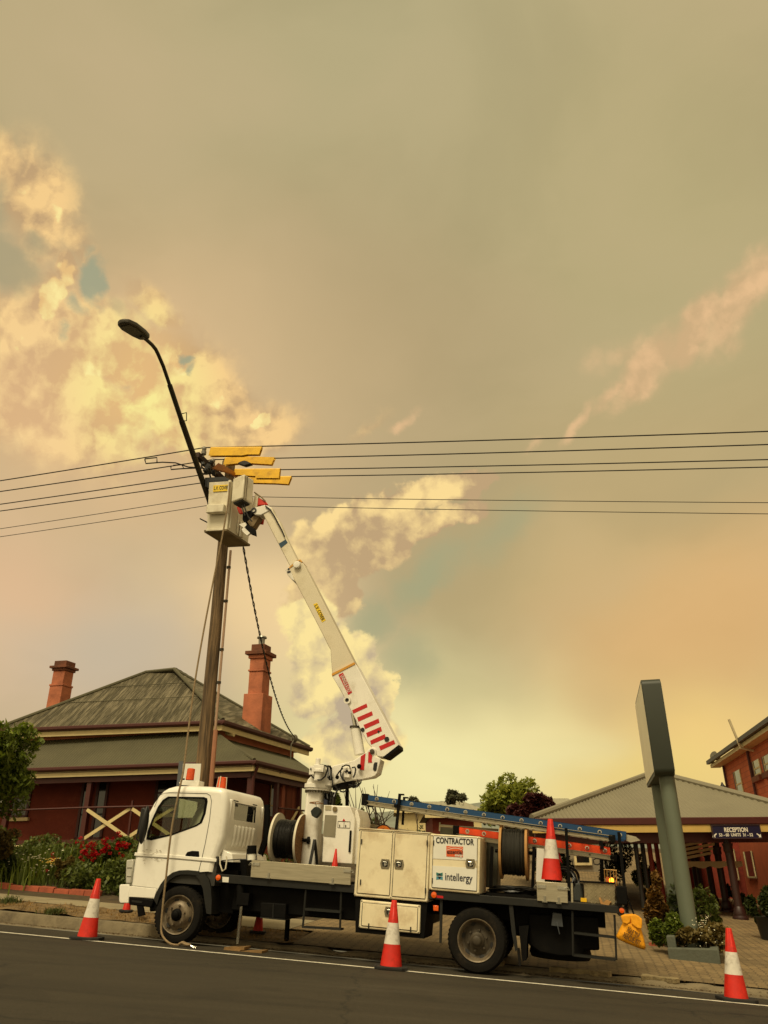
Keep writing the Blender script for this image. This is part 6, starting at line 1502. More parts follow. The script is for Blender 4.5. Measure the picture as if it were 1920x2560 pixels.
# turret / knuckle
q = MB(); tur = [Z4(150, 705), Z4(175, 640), Z4(225, 590), Z4(330, 540), Z4(545, 440), Z4(860, 358), Z4(960, 290), Z4(1030, 245), Z4(1075, 195), Z4(1110, 168), Z4(1150, 168), Z4(1180, 190), Z4(1190, 225), Z4(1172, 300), Z4(1258, 330), Z4(1205, 545), Z4(1175, 590), Z4(1120, 615), Z4(975, 648), Z4(870, 650), Z4(560, 710), Z4(520, 740), Z4(400, 735), Z4(160, 780)]
sp(tur, .60, .03, mb=q); sp(tur, .87, .03, mb=q); sp([Z4(155, 705), Z4(225, 600), Z4(545, 450), Z4(860, 368), Z4(1020, 270), Z4(1090, 400), Z4(1170, 330), Z4(1250, 340), Z4(1200, 545), Z4(1120, 600), Z4(870, 640), Z4(520, 730), Z4(165, 775)], .61, .28, mb=q)
tu = B(q, 'knuckle', M_wc, bevel=.012)
q = MB(); sp([Z4(960, 300), Z4(1028, 255), Z4(1006, 505), Z4(945, 500)], .594, .004, mb=q); sp([Z4(1072, 235), Z4(1120, 235), Z4(1115, 270), Z4(1130, 300), Z4(1120, 350), Z4(1128, 392), Z4(1066, 395)], .594, .004, mb=q); B(q, 'red_stripe', M_rsign, tu)
q = MB(); sp([Z4(1165, 388), Z4(1205, 390), Z4(1190, 505), Z4(1165, 520), Z4(1140, 500), Z4(1148, 420)], .592, .006, mb=q); B(q, 'slot', M_dark, tu)
q = MB(); q.lathe(T(*Z4(1130, 232), .60), (0, -1, 0), [(.035, 0), (.035, .02), (.02, .024), (.001, .022)], 16); B(q, 'pivot_pin', M_rimd, tu, smooth=True)
# rotary coupling on the turret
q = MB(); c = T(*Z4(330, 560), .52); zt_ = T(*Z4(310, 330), .52).z; q.cyl(c + Vector((0, 0, -.10)), c + Vector((0, 0, .02)), .055, n=14); q.cyl(c + Vector((.01, 0, .02)), c + Vector((.01, 0, .06)), .085, n=14); q.box(c.x - .06, c.x + .09, .46, .58, c.z + .02, c.z + .12); q.cyl((c.x - .02, .52, c.z + .1), (c.x - .02, .52, zt_), .036, n=14); q.box(c.x - .13, c.x - .05, .48, .56, c.z - .02, c.z + .10); B(q, 'rotary_coupling', M_wc, tu, bevel=.006)
q = MB(); q.box(T(*Z4(745, 0), .56).x, T(*Z4(850, 0), .56).x, .52, .62, T(*Z4(790, 620), .56).z, T(*Z4(790, 470), .56).z); B(q, 'valve_block', M_wc, tu, bevel=.008)
q = MB(); 
for (x, y, r_) in ((760, 520, .03), (790, 545, .03), (740, 500, .02), (935, 450, .035), (610, 610, .03), (510, 620, .035)): q.ball(T(*Z4(x, y), .54), r_, n=5)
sp([Z4(720, 640), Z4(840, 630), Z4(830, 720), Z4(730, 760), Z4(600, 780), Z4(540, 800), Z4(540, 740)], .62, .2, mb=q); B(q, 'valve_fitting', M_blk, tu)
hoses = [[(330, 430), (390, 430), (440, 440), (465, 470), (460, 520), (430, 600), (370, 650), (300, 650), (235, 600), (215, 520), (220, 480)], [(440, 435), (475, 470), (480, 540), (470, 620)], [(470, 435), (505, 470), (510, 560), (510, 640)], [(500, 440), (525, 480), (525, 600), (545, 690), (540, 760)],
         [(800, 470), (790, 440), (740, 430), (690, 450), (660, 520), (665, 590), (700, 660)], [(600, 590), (640, 530), (690, 480)], [(830, 470), (870, 460), (885, 500), (870, 570), (850, 610)], [(750, 530), (705, 530), (690, 580), (700, 640), (730, 680)],
         [(800, 740), (850, 765), (910, 750), (960, 690), (965, 650)], [(820, 730), (870, 745), (920, 715), (940, 660)], [(780, 720), (850, 735), (900, 700), (915, 650)], [(640, 780), (660, 820), (710, 830), (745, 800)], [(560, 720), (620, 790), (580, 850), (560, 900)], [(420, 840), (460, 860), (470, 930)], [(500, 830), (520, 900), (500, 990)], [(525, 820), (545, 900), (540, 1000)], [(285, 480), (280, 560), (295, 640)]]
q = MB()
for h in hoses: q.tube([T(*Z4(x, y), .50 + .04 * math.sin(i * 1.7)) for i, (x, y) in enumerate(h)], .011, 6)
B(q, 'hydraulic_hose', M_hose, tu, smooth=True)
q = MB(); sp([Z4(420, 830), Z4(560, 830), Z4(550, 1010), Z4(415, 1020)], .72, .12, mb=q); B(q, 'valve_bank', M_blk)
q = MB(); sp([Z4(412, 930), Z4(465, 950), Z4(462, 1015), Z4(412, 1010)], .6, .02, mb=q); B(q, 'valve_plate', mat('blue_plate', (30, 38, 60), .5))
# lift cylinder
Z8 = lambda x, y: (640 + x * .3347, 1260 + y * .3347)
q = MB(); c0_, c1_ = T(*Z8(775, 1870), .75), T(*Z8(742, 1665), .75); q.cyl(c0_, c1_, .078, .075, 20); cyl_ = B(q, 'lift_cylinder', M_wc, smooth=True)
q = MB(); q.cyl(c1_, T(*Z8(722, 1560), .75), .030, n=14); B(q, 'piston_rod', M_chr, cyl_, smooth=True)
q = MB(); q.cyl(c1_ + Vector((0, 0, -.02)), c1_ + Vector((0, 0, .01)), .084, n=20); B(q, 'gland_ring', M_rimd, cyl_)
# boom sections: outline at the near side, a box section 0.26 m wide
def section(pts, t, w, name, m_, bevel=.012, par=truck): q = MB(); sp(pts, t, w, mb=q); return B(q, name, m_, par, bevel=bevel)
bm1 = section([Z8(566, 1282), Z8(738, 1190), Z8(748, 1200), Z8(1030, 1735), Z8(1066, 1800), Z8(1062, 1820), Z8(968, 1893), Z8(905, 1886), Z8(868, 1826), Z8(835, 1790), Z8(718, 1562), Z8(640, 1410)], .62, .30, 'lower_boom', M_wc)
q = MB(); sp([Z8(1066, 1798), Z8(1068, 1824), Z8(970, 1897), Z8(945, 1892)], .615, .31, mb=q); B(q, 'end_cap', M_blk, bm1)
for st5 in ([(718, 1540), (825, 1490), (833, 1517), (727, 1566)], [(755, 1595), (865, 1548), (873, 1577), (765, 1626)], [(803, 1650), (915, 1602), (922, 1633), (815, 1681)], [(822, 1710), (932, 1663), (941, 1696), (832, 1743)], [(852, 1768), (962, 1718), (970, 1750), (860, 1797)], [(918, 1810), (1030, 1762), (1040, 1791), (930, 1841)]):
    q = MB(); sp([Z8(*p) for p in st5], .617, .003, mb=q); B(q, 'red_stripe', M_rsign, bm1)
q = MB()
for c in ((682, 1466, .05), (796, 1686, .03), (977, 1757, .036), (915, 1700, .016)): q.lathe(T(*Z8(c[0], c[1]), .614), (0, -1, 0), [(c[2], -.004), (c[2], .004), (.001, .004)], 16)
B(q, 'bolt_hole', M_dark, bm1)
q = MB(); q.lathe(T(*Z8(682, 1466), .614), (0, -1, 0), [(.055, 0), (.055, .02), (.03, .02), (.03, 0)], 18); B(q, 'pin_boss', M_wc, bm1, smooth=True)
q = MB(); sp([Z8(615, 1275), Z8(650, 1259), Z8(718, 1407), Z8(690, 1426)], .6165, .003, mb=q); B(q, 'red_label', M_rsign, bm1)
ttext('UNINSULATED', Z8(640, 1279), Z8(697, 1403), .614, M_wsign, 'lettering', bm1, .085, .0)
bm2 = section([Z8(290, 575), Z8(278, 545), Z8(248, 476), Z8(312, 420), Z8(348, 436), Z8(372, 478), Z8(380, 492), Z8(733, 1180), Z8(735, 1190), Z8(568, 1270), Z8(556, 1088), Z8(545, 1070), Z8(480, 940)], .645, .24, 'middle_boom', mat('fibreglass_boom', (212, 202, 176), .45, var=.05, vs=2, dirt=(160, 146, 112), da=.4, ds=2))
q = MB(); sp([Z8(565, 1268), Z8(732, 1182), Z8(740, 1196), Z8(568, 1284)], .61, .30, mb=q); B(q, 'yellow_band', mat('ochre_band', (206, 146, 40), .5), bm2)
q = MB(); sp([Z8(428, 748), Z8(456, 739), Z8(521, 868), Z8(493, 884)], .6415, .003, mb=q); B(q, 'yellow_label', M_ysign, bm2)
ttext('L.V. COVER', Z8(446, 755), Z8(502, 868), .639, M_black2, 'lettering', bm2, .085, .0)
q = MB(); sp([Z8(218, 492), Z8(246, 475), Z8(268, 520), Z8(286, 572), Z8(262, 560), Z8(236, 530)], .60, .33, mb=q); q.lathe(T(*Z8(310, 458), .64), (0, -1, 0), [(.06, 0), (.06, .05), (.03, .055), (.001, .055)], 20); hd_ = B(q, 'boom_head', M_wc, bm2, bevel=.006)
q = MB()
for (x, y) in ((244, 486), (240, 508), (252, 506)): q.lathe(T(*Z8(x, y), .598), (0, -1, 0), [(.018, 0), (.018, .004), (.001, .004)], 10)
B(q, 'roller', M_dark, bm2)
q = MB(); sp([Z8(246, 472), Z8(330, 412), Z8(346, 430), Z8(340, 436), Z8(326, 422), Z8(250, 480)], .635, .26, mb=q); B(q, 'yellow_band', mat('ochre_band2', (206, 150, 50), .5), bm2)
bm3 = section([Z8(255, 468), Z8(106, 182), Z8(60, 92), Z8(44, 60), Z8(100, 20), Z8(116, 22), Z8(130, 62), Z8(170, 120), Z8(230, 260), Z8(310, 418)], .675, .18, 'upper_boom', mat('worn_boom', (220, 210, 184), .5, var=.08, vs=4, dirt=(150, 132, 96), da=.6, ds=3.5))
q = MB(); sp([Z8(170, 296), Z8(222, 264), Z8(236, 288), Z8(186, 328)], .670, .003, mb=q); B(q, 'blue_label', mat('blue_label', (24, 62, 84), .4), bm3)
q = MB(); sp([Z8(36, 68), Z8(100, 22), Z8(106, 30), Z8(44, 78)], .670, .19, mb=q); B(q, 'green_band', mat('green_band', (34, 64, 54), .5), bm3)
# boom tip and levelling gear
Z7 = lambda x, y: (420 + x * .2411, 1060 + y * .2411)
q = MB(); sp([Z7(862, 900), Z7(885, 870), Z7(1000, 838), Z7(1050, 850), Z7(1072, 885), Z7(960, 945), Z7(900, 940)], .66, .20, mb=q); tip = B(q, 'boom_tip', M_wc, bevel=.012)
q = MB(); q.lathe(T(*Z7(890, 896), .655), (0, -1, 0), [(.05, 0), (.05, .012), (.03, .014), (.03, .0)], 16); B(q, 'pivot_pin', M_dark, tip)
q = MB(); sp([Z7(820, 1010), Z7(895, 945), Z7(965, 935), Z7(885, 1065), Z7(850, 1060)], .72, .16, mb=q); B(q, 'levelling_arm', mat('brown_grey_cover', (120, 100, 66), .7), tip, bevel=.01)
q = MB(); sp([Z7(775, 920), Z7(830, 900), Z7(895, 885), Z7(880, 930), Z7(850, 1000), Z7(800, 1040), Z7(770, 990)], .74, .18, mb=q); sp([Z7(775, 1078), Z7(818, 1038), Z7(905, 1092), Z7(913, 1160), Z7(860, 1140)], .66, .05, mb=q); B(q, 'levelling_gear', M_blk, tip, bevel=.008)
q = MB(); sp([Z7(765, 1088), Z7(790, 1070), Z7(850, 1130), Z7(820, 1155), Z7(775, 1115)], .64, .05, mb=q); sp([Z7(735, 1040), Z7(800, 1020), Z7(815, 1050), Z7(790, 1080)], .66, .08, mb=q); B(q, 'bracket', M_wc, tip)
q = MB()
for h in ([(790, 830), (800, 880), (830, 960), (870, 1010)], [(770, 840), (780, 900), (800, 950)], [(1010, 850), (1060, 890), (1100, 950), (1130, 1010), (1180, 1100), (1210, 1170)]): q.tube([T(*Z7(*p), .64) for p in h], .012, 5)
B(q, 'hydraulic_hose', M_hose, tip, smooth=True)
# --- bucket
def TL(p): return TMINV @ p
Dw = TMI @ T(567, 1328, .75); A_ = atZ(510, 1331, Dw.z); C_ = atZ(625, 1366, Dw.z); B_ = A_ + C_ - Dw
zt_ = (TMI @ T(574, 1203, .75)).z; hb_ = zt_ - Dw.z
cen = (A_ + C_) / 2
def ring(k, dz): return [cen + (p - cen) * k + Vector((0, 0, dz)) for p in (Dw, A_, B_, C_)]
M_bkt = mat('bucket_fibreglass', (224, 216, 192), .45, var=.06, vs=3, dirt=(140, 118, 76), da=.55, ds=2.2)
M_bktd = mat('bucket_underside', (120, 104, 72), .7, var=.2, vs=4, dirt=(80, 66, 44), da=.6)
mb = MB(); r0, r1 = ring(.90, .035), ring(1.0, hb_); r2, r3 = ring(.93, hb_), ring(.84, .08)
mb.v = [tuple(TL(p)) for p in r0 + r1 + r2 + r3]
mb.add([], []); fs = [(0, 1, 2, 3)]
for a_, b_ in ((0, 4), (4, 8), (8, 12)):
    for i in range(4): j = (i + 1) % 4; fs.append((a_ + i, a_ + j, b_ + j, b_ + i))
fs.append((12, 13, 14, 15)); mb.f = [list(f) for f in fs]; mb.mi = [0] * len(fs)
bkt = B(mb, 'bucket', M_bkt, bevel=.015)
q = MB(); q.v = [tuple(TL(p)) for p in ring(1.0, 0) + ring(1.02, .045)]; q.f = [[0, 1, 2, 3], [4, 5, 6, 7]] + [[i, (i + 1) % 4, 4 + (i + 1) % 4, 4 + i] for i in range(4)]; q.mi = [0] * 6; B(q, 'base_rim', M_bktd, bkt, bevel=.008)
q = MB(); q.v = [tuple(TL(p)) for p in ring(1.04, hb_ - .02) + ring(1.04, hb_ + .015)]; q.f = [[0, 1, 2, 3], [4, 5, 6, 7]] + [[i, (i + 1) % 4, 4 + (i + 1) % 4, 4 + i] for i in range(4)]; q.mi = [0] * 6
uL = (A_ - Dw); uR = (C_ - Dw); nL = uR.normalized() * -1; nR = uL.normalized() * -1
def face(o, u, n, a0_, a1_, z0, z1, d):
    """raised box on a bucket face: span a0..a1 along the face, z0..z1 up, d proud"""
    q = MB(); p = o + u * a0_ + Vector((0, 0, z0 * hb_)); q.obox(p, u * (a1_ - a0_), n * d, (0, 0, (z1 - z0) * hb_)); q.v = [tuple(TL(Vector(v))) for v in q.v]; return q
B(face(Dw, uL, nL, .10, .86, .34, .50, .10), 'step_pocket', M_bkt, bkt, bevel=.012)
B(face(Dw, uL, nL, .12, .90, .015, .06, .02), 'ledge', M_bkt, bkt, bevel=.006)
B(face(Dw, uL, nL, .02, .78, .80, .93, .006), 'yellow_label', M_ysign, bkt)
o = Dw + uL * .40 + nL * .009 + Vector((0, 0, hb_ * .865)); q = MB(); put_text(q, 'L.V. COVER', .10, o, -uL, (0, 0, 1), .0015, w=uL.length * .68); q.v = [tuple(TL(Vector(v))) for v in q.v]; B(q, 'lettering', M_black2, bkt)
for a0_ in (.08, .40): B(face(Dw, uR, nR, a0_, a0_ + .05, .08, .98, .012), 'rib', M_bkt, bkt, bevel=.004)
B(face(Dw, uR, nR, .50, .62, .05, .35, .03), 'rib', M_bkt, bkt, bevel=.006)
B(face(Dw, uL, nL, -.04, .06, .35, 1.0, .05), 'corner_post', M_bkt, bkt, bevel=.006)
# raised tool box beside the bucket
Nw = TMI @ T(606, 1245, .50); Lw_ = atZ(577, 1256, Nw.z); Rw_ = atZ(631, 1260, Nw.z); zt2 = (TMI @ T(616, 1184, .50)).z
q = MB(); q.obox(Nw, Lw_ - Nw, Rw_ - Nw, (0, 0, zt2 - Nw.z)); q.v = [tuple(TL(Vector(v))) for v in q.v]; tb_ = B(q, 'control_box', M_bkt, bevel=.025, seg=3)
q = MB()
for k in (.12, .30): 
    p = Nw + (Rw_ - Nw) * k - (Lw_ - Nw).normalized() * .004; q.obox(p, (Rw_ - Nw) * .035, -(Lw_ - Nw).normalized() * .006, (0, 0, (zt2 - Nw.z) * .97))
q.v = [tuple(TL(Vector(v))) for v in q.v]; B(q, 'groove', mat('groove_line', (110, 94, 62), .8), tb_)  # browner raised strips drawn along the grooves
q = MB(); q.obox(Nw + (Lw_ - Nw) * .12 + (Rw_ - Nw) * .12 + Vector((0, 0, -.03)), (Lw_ - Nw) * .75, (Rw_ - Nw) * .75, (0, 0, .04)); q.v = [tuple(TL(Vector(v))) for v in q.v]; B(q, 'opening_shade', M_dark, tb_)  # dark slab below the box stands in for its shaded inside
q = MB(); sp([Z7(905, 710), Z7(935, 745), Z7(915, 905), Z7(870, 860)], .9, .25, mb=q); B(q, 'side_panel', M_bkt, bkt, bevel=.01)
q = MB(); q.tube([T(*Z7(895, 708), .9), T(*Z7(970, 760), .9), T(*Z7(1010, 800), .9)], .012, 5); B(q, 'rail', M_bktd, bkt)
q = MB(); q.tube([T(*Z7(332, 982), .95), T(*Z7(410, 1022), .95)], .012, 6); B(q, 'rod', M_blk, bkt)
q = MB()
M_rmat = mat('red_rubber_mat', (206, 44, 26), .5, var=.2, vs=6, dirt=(120, 30, 20), da=.4)
for pts, lb in (([(935, 760), (1010, 800), (1035, 832), (920, 845)], 'bright red rubber mat sticking out above the tip of the boom'), ([(955, 962), (992, 972), (982, 1036), (922, 1030)], 'bright red rubber mat hanging below the tip of the boom'), ([(710, 860), (745, 850), (775, 925), (735, 930)], 'dull red rubber mat just under the raised box of the bucket')):
    q = MB(); sp([Z7(*p) for p in pts], .92, .05, mb=q); q.v = [tuple(TMI @ Vector(v)) for v in q.v]; tag(q.build('red_insulating_mat', M_rmat, bevel=.01), lb, 'mat')
# beacons on the roof
def beacon(px, y0, y1, t, w0, w1, bar=False):
    b = T(px, y1, t); zt = T(px, y0, t).z; h = zt - b.z
    q = MB(); q.lathe(b, (0, 0, 1), [(w0, 0), (w0, h * .1), (w1, h * .95), (w1 * .8, h), (.001, h)], 20); bc = B(q, 'beacon', M_ambr2, smooth=True)
    q = MB(); q.cyl(b - Vector((0, 0, .05)), b + Vector((0, 0, .005)), w0 * 1.15, n=16); B(q, 'beacon_base', M_reelw if bar else M_blk, bc)
    q = MB(); q.box(b.x - w0 * .35, b.x + w0 * .35, b.y - .01, b.y + .01, b.z + h * .2, b.z + h * .7); B(q, 'reflector', M_chr, bc)
    if bar:
        q = MB(); q.tube([b + Vector((0, -w0 - .01, -.03)), b + Vector((0, -w1 - .012, h + .01))], .008, 5); q.tube([b + Vector((-w0 - .01, 0, -.02)), b + Vector((-w1 - .01, 0, h)), b + Vector((w1 + .01, 0, h)), b + Vector((w0 + .01, 0, -.02))], .006, 5); B(q, 'guard', M_reelw, bc)
beacon(474, 1921, 1951, .45, .060, .058); beacon(552, 1943, 1978, 1.0, .075, .06, True)
q = MB(); q.box(T(452, 1960, .4).x, T(500, 1960, .4).x, .36, .54, T(470, 1966, .45).z, T(470, 1952, .45).z); q.tube([T(448, 1958, .4), T(462, 1950, .4), T(492, 1960, .4)], .012, 5); B(q, 'beacon_bracket', M_wc, bevel=.01)
q = MB(); c = T(459, 1950, .40); q.ball(c, .025, n=5); q.tube([c, c + Vector((0, 0, -.08))], .01, 5); B(q, 'aerial_mount', M_blk)
# ladder racks and stanchions
def post(a, b, t, w=.030, m_=M_blk, name='stanchion', hook=0):
    q = MB(); p, r_ = T(*a, t), T(*b, t); q.obox(Vector((r_.x - w / 2, t, r_.z)), (w, 0, 0), (0, w, 0), (p.x - r_.x, 0, p.z - r_.z))
    if hook: q.obox(p - Vector((.01, 0, .02)), (.07, 0, 0), (0, w, 0), (0, 0, .02))
    return B(q, name, m_)
post((999, 1984), (990, 2074), .20, .035, hook=1); post((1010, 1992), (1006, 2062), .75, .03, hook=1)
post((1415, 2070), (1425, 2254), .05, .036); post((1502, 2095), (1507, 2250), 1.1, .05); post((1547, 2080), (1568, 2283), -.02, .036)
q = MB(); q.box(T(1545, 2225, 0).x - .02, T(1545, 2225, 0).x + .10, -.05, .05, T(1560, 2262, 0).z, T(1560, 2216, 0).z); B(q, 'stanchion_socket', M_blk, bevel=.01)
q = MB(); q.box(T(1500, 2100, .2).x, T(1500, 2100, .2).x + .04, .1, 1.1, T(1500, 2122, .3).z, T(1500, 2113, .3).z); q.box(T(994, 2020, .3).x - .03, T(994, 2020, .3).x + .03, .2, .8, T(994, 2012, .3).z - .04, T(994, 2012, .3).z); B(q, 'rack_bar', M_blk)
# grey box with rail behind the right locker
q = MB(); sp([(1100, 2068), (1246, 2080), (1243, 2220), (1100, 2210)], .80, .5, mb=q); B(q, 'grey_bin', mat('grey_green_bin', (96, 96, 80), .6, var=.1), bevel=.01)
q = MB(); q.tube([T(1098, 2064, .75), T(1246, 2075, .75)], .016, 8); q.tube([T(1100, 2056, .75), T(1099, 2078, .75)], .012, 6); B(q, 'hand_rail', M_alu, smooth=True)
# rear drop side, bins and tool box
q = MB(); sp([(1341, 2203), (1418, 2208), (1420, 2258), (1343, 2252)], -.02, .03, mb=q); ds2 = B(q, 'drop_side', M_alu, bevel=.004); latch(1354, 2216, -.02, ds2, -1); latch(1404, 2220, -.02, ds2, 1)
q = MB()
for x, y in ((1362, 2253), (1397, 2257)): c = T(x, y, -.03); q.obox(c - Vector((.012, .006, 0)), (.024, 0, 0), (0, .02, 0), (0, 0, .06)); q.obox(c - Vector((.03, .012, .012)), (.06, 0, 0), (0, .03, 0), (0, 0, .014))
B(q, 'hinge', M_chr, ds2)
q = MB(); sp([(1427, 2208), (1432, 2208), (1433, 2256), (1428, 2256)], .0, .03, mb=q); sp([(1553, 2222), (1559, 2222), (1560, 2267), (1555, 2267)], .0, .03, mb=q); B(q, 'aluminium_post', M_alu)
def cargo(q, name, m_, label, cat, **kw):
    q.v = [tuple(TMI @ Vector(v)) for v in q.v]; return tag(q.build(name, m_, **kw), label, cat)
q = MB(); sp([(1342, 2120), (1360, 2122), (1362, 2206), (1340, 2204)], .30, .02, mb=q); cargo(q, 'aluminium_sheet', M_wsign, 'scratched pale aluminium sheet standing behind the tall cone on the tray', 'metal sheet')
M_chk = M_alu2
tbx = thing('tool_box', 'checker plate aluminium tool box with a black lid at the tail of the tray', 'tool box', M=TMI @ Matrix.Translation(T(1498, 2260, .3)))
q = MB(); sp([(1460, 2205), (1537, 2209), (1538, 2264), (1461, 2256)], .14, .45, mb=q); o_ = T(1498, 2260, .3); q.v = [tuple(Vector(v) - o_) for v in q.v]; q.build('body', M_chk, tbx, raw=True, bevel=.006)
q = MB()
for i in range(7):
    for j in range(6):
        c = T(1466 + i * 11.5, 2212 + j * 8.5 + i * .6, .137) - o_; d = Vector((.02, 0, .02 if (i + j) % 2 else -.02)); n_ = Vector((d.z, 0, -d.x)) * .16; q.prism([c - d, c + n_, c + d, c - n_], (0, -.003, 0))
q.build('checker_pattern', mat('checker_raise', (176, 164, 132), .35, .6), tbx, raw=True)
q = MB(); sp([(1449, 2202), (1538, 2206), (1538, 2210), (1449, 2206)], .12, .5, mb=q); q.v = [tuple(Vector(v) - o_) for v in q.v]; q.build('lid', M_blk, tbx, raw=True)
q = MB(); sp([(1434, 2208), (1458, 2209), (1458, 2254), (1434, 2252)], .40, .4, mb=q); cargo(q, 'grey_tub', mat('slate_tub', (66, 70, 66), .6, var=.1), 'dark grey plastic tub on the tray left of the checker plate box', 'tub', bevel=.01)
q = MB(); q.obox(T(1452, 2254, .1), (.07, 0, 0), (0, .1, 0), (0, 0, .04)); cargo(q, 'yellow_block', M_cov, 'small yellow block on the tray beside the checker plate box', 'block')
q = MB(); q.prism([T(1502, 2260, .04), T(1516, 2250, .04), T(1526, 2256, .04), T(1522, 2263, .04)], (.02, .10, 0)); q.prism([T(1497, 2246, .08), T(1501, 2243, .08), T(1508, 2257, .08), T(1502, 2260, .08)], (0, .05, 0)); cargo(q, 'cardboard_scrap', M_woodc, 'torn scrap of brown cardboard lying at the tail of the tray', 'cardboard')
# hose coil and cable coils
def coil(cx_, cy_, t, r, n_, th, rx=1.0, seed=0, thick=.02, ax='t'):
    rr = random.Random(seed); q = MB(); c = T(cx_, cy_, t)
    for i in range(n_):
        r_ = r * rr.uniform(.86, 1.06); o = Vector((rr.gauss(0, thick), rr.gauss(0, thick), rr.gauss(0, thick))); ph = rr.uniform(0, 6)
        pts = []
        for k in range(33):
            a = k / 32 * 2 * math.pi
            v = Vector((math.cos(a) * r_ * rx, .02 * math.sin(3 * a + ph), math.sin(a) * r_)) if ax == 't' else Vector((math.cos(a) * r_ * rx, math.sin(a) * r_, .02 * math.sin(2 * a + ph)))
            pts.append(c + o + v)
        q.tube(pts, th, 5, cap=False)
    return q
cargo(coil(1413, 2198, .45, .13, 16, .010, 1.0, 4, .018), 'hose_coil', M_hose, 'coil of thick black hose standing on the tray behind the tall cone', 'coil', smooth=True)
cargo(coil(1285, 2226, .45, .30, 22, .007, 1.0, 5, .018, 'z'), 'cable_coil', M_hose, 'loose coil of thin black cable lying under the rear cable reel', 'coil', smooth=True)
q = MB(); q.prism([T(*p, .8) for p in ((1385, 2128), (1398, 2130), (1404, 2152), (1406, 2158), (1398, 2150), (1392, 2142))], (0, .03, 0)); cargo(q, 'red_flag', M_rsign, 'small red cloth drooping behind the tall cone under the orange ladder', 'flag')
q = MB(); q.tube([T(*p, .7) for p in ((1503, 2148), (1490, 2146), (1483, 2150), (1485, 2160), (1494, 2162), (1502, 2158))], .008, 5); cargo(q, 'cable_loop', M_hose, 'thin black cable loop tied to the rack under the orange ladder', 'cable')
# white and tall cones on the tray
M_s = TMI
p = TMI @ T(1380, 2204, .16); cone('traffic_cone', p, .72, 'tall red and white cone standing on the tray at the tail of the truck', 'cones carried on the truck', base=False, tilt=(0, SLP))
[o for o in COL.objects if o.name.startswith('traffic_cone') and o.type == 'EMPTY'][-1]['group'] = 'cones carried on the truck'
p = TMI @ T(836, 2172, .12); cone('traffic_cone', p + Vector((0, 0, -.02)), .26, 'small plain orange cone on the tray in front of the control cabinet', 'cones carried on the truck', bands=False, base=False, tilt=(0, SLP))
# round orange road sign behind the left locker
rs = MB(); c = T(958, 2086, 1.0); rs.cyl(c, c + Vector((0, .012, 0)), .135, n=40)
c2 = TMI @ c
rsg = thing('road_sign', 'round orange road sign with black border showing over the left locker', 'sign', M=TMI @ Matrix.Translation(c))
rs.v = [tuple(Vector(v) - c) for v in rs.v]; rs.build('sign_disc', mat('orange_sign', (226, 120, 20), .45, var=.03), rsg, raw=True)
q = MB(); q.lathe((0, -.002, 0), (0, -1, 0), [(.135, 0), (.135, .003), (.122, .003), (.122, 0)], 40); q.prism([(-.03, -.004, .06), (.0, -.004, .08), (.04, -.004, .05), (.03, -.004, .03), (-.01, -.004, .055)], (0, -.002, 0)); q.prism([(-.05, -.004, .03), (.06, -.004, .02), (.06, -.004, .01), (-.05, -.004, .02)], (0, -.002, 0)); q.build('black_marking', M_black2, rsg, raw=True)
# cable reels
def reel(cs, cz, ct, r, w, rc, name_lab, m1, m2, seed, barrel_col=M_hose, tw=.028):
    rt = thing('cable_reel', name_lab, 'cable reel', M=TMI @ Matrix.Translation(Vector((cs, ct, cz))), group='cable reels on the tray')
    for sgn, mm in ((-1, m1), (1, m2)):
        q = MB(); x0 = sgn * w / 2; q.lathe((x0, 0, 0), (sgn, 0, 0), [(.03, 0), (r, 0), (r, tw), (.03, tw)], 48); fl_ = q.build('flange', mm[0], rt, raw=True, smooth=True)
        q = MB(); q.lathe((x0, 0, 0), (sgn, 0, 0), [(r - .002, -.001), (r + .004, -.001), (r + .004, tw + .001), (r - .002, tw + .001)], 48); q.build('rim_band', mm[1], fl_, raw=True, smooth=True)
    rr = random.Random(seed); q = MB(); k = int(w / .019); 
    for L__ in range(2):
        for i in range(k):
            x = -w / 2 + .012 + i * (w - .02) / k; R_ = rc - L__ * .016 + rr.uniform(-.006, .006); sk = rr.uniform(-.006, .006)
            q.tube([(x + sk * math.sin(a) + (.006 * math.sin(a * .5)), R_ * math.cos(a), R_ * math.sin(a)) for a in [j / 28 * 2 * math.pi for j in range(29)]], .0105, 5, cap=False)
    q.build('wound_cable', barrel_col, rt, raw=True, smooth=True)
    q = MB(); q.cyl((-w / 2, 0, 0), (w / 2, 0, 0), rc - .03, n=24); q.build('drum', M_blk, rt, raw=True)
    q = MB(); q.cyl((-w / 2 - .1, 0, 0), (w / 2 + .14, 0, 0), .022, n=12); q.cyl((w / 2 + .10, 0, 0), (w / 2 + .13, 0, 0), .05, n=12); q.build('axle', M_blk, rt, raw=True, smooth=True)
    return rt
c = T(724, 2098, .62)
reel(c.x, c.z, .62, .335, .335, .245, 'cable reel with white painted flanges and brown plywood end behind the cab', (M_reelw, M_reelw), (M_wood, M_reelw), 5)
c = T(1286, 2130, .45)
reel(c.x, c.z, .45, .325, .30, .27, 'cable reel with pale timber flanges and grey black cable at the rear of the tray', (M_woodc, M_woodc), (M_woodc, M_woodc), 6, mat('grey_black_cable', (44, 43, 38), .45, var=.1))
q = MB()
for px in (1226, 1331):
    for a, b in (((px, 2116), (px - 4, 2240)),): q.obox(T(*b, .35), (.04, 0, 0), (0, .035, 0), T(*a, .35) - T(*b, .35)); q.obox(T(*b, .55), (.04, 0, 0), (0, .035, 0), T(*a, .5) - T(*b, .55))
q.box(T(1218, 2240, .2).x, T(1340, 2240, .2).x, .10, .14, T(1280, 2243, .1).z, T(1280, 2236, .1).z); B(q, 'reel_stand', M_blk)
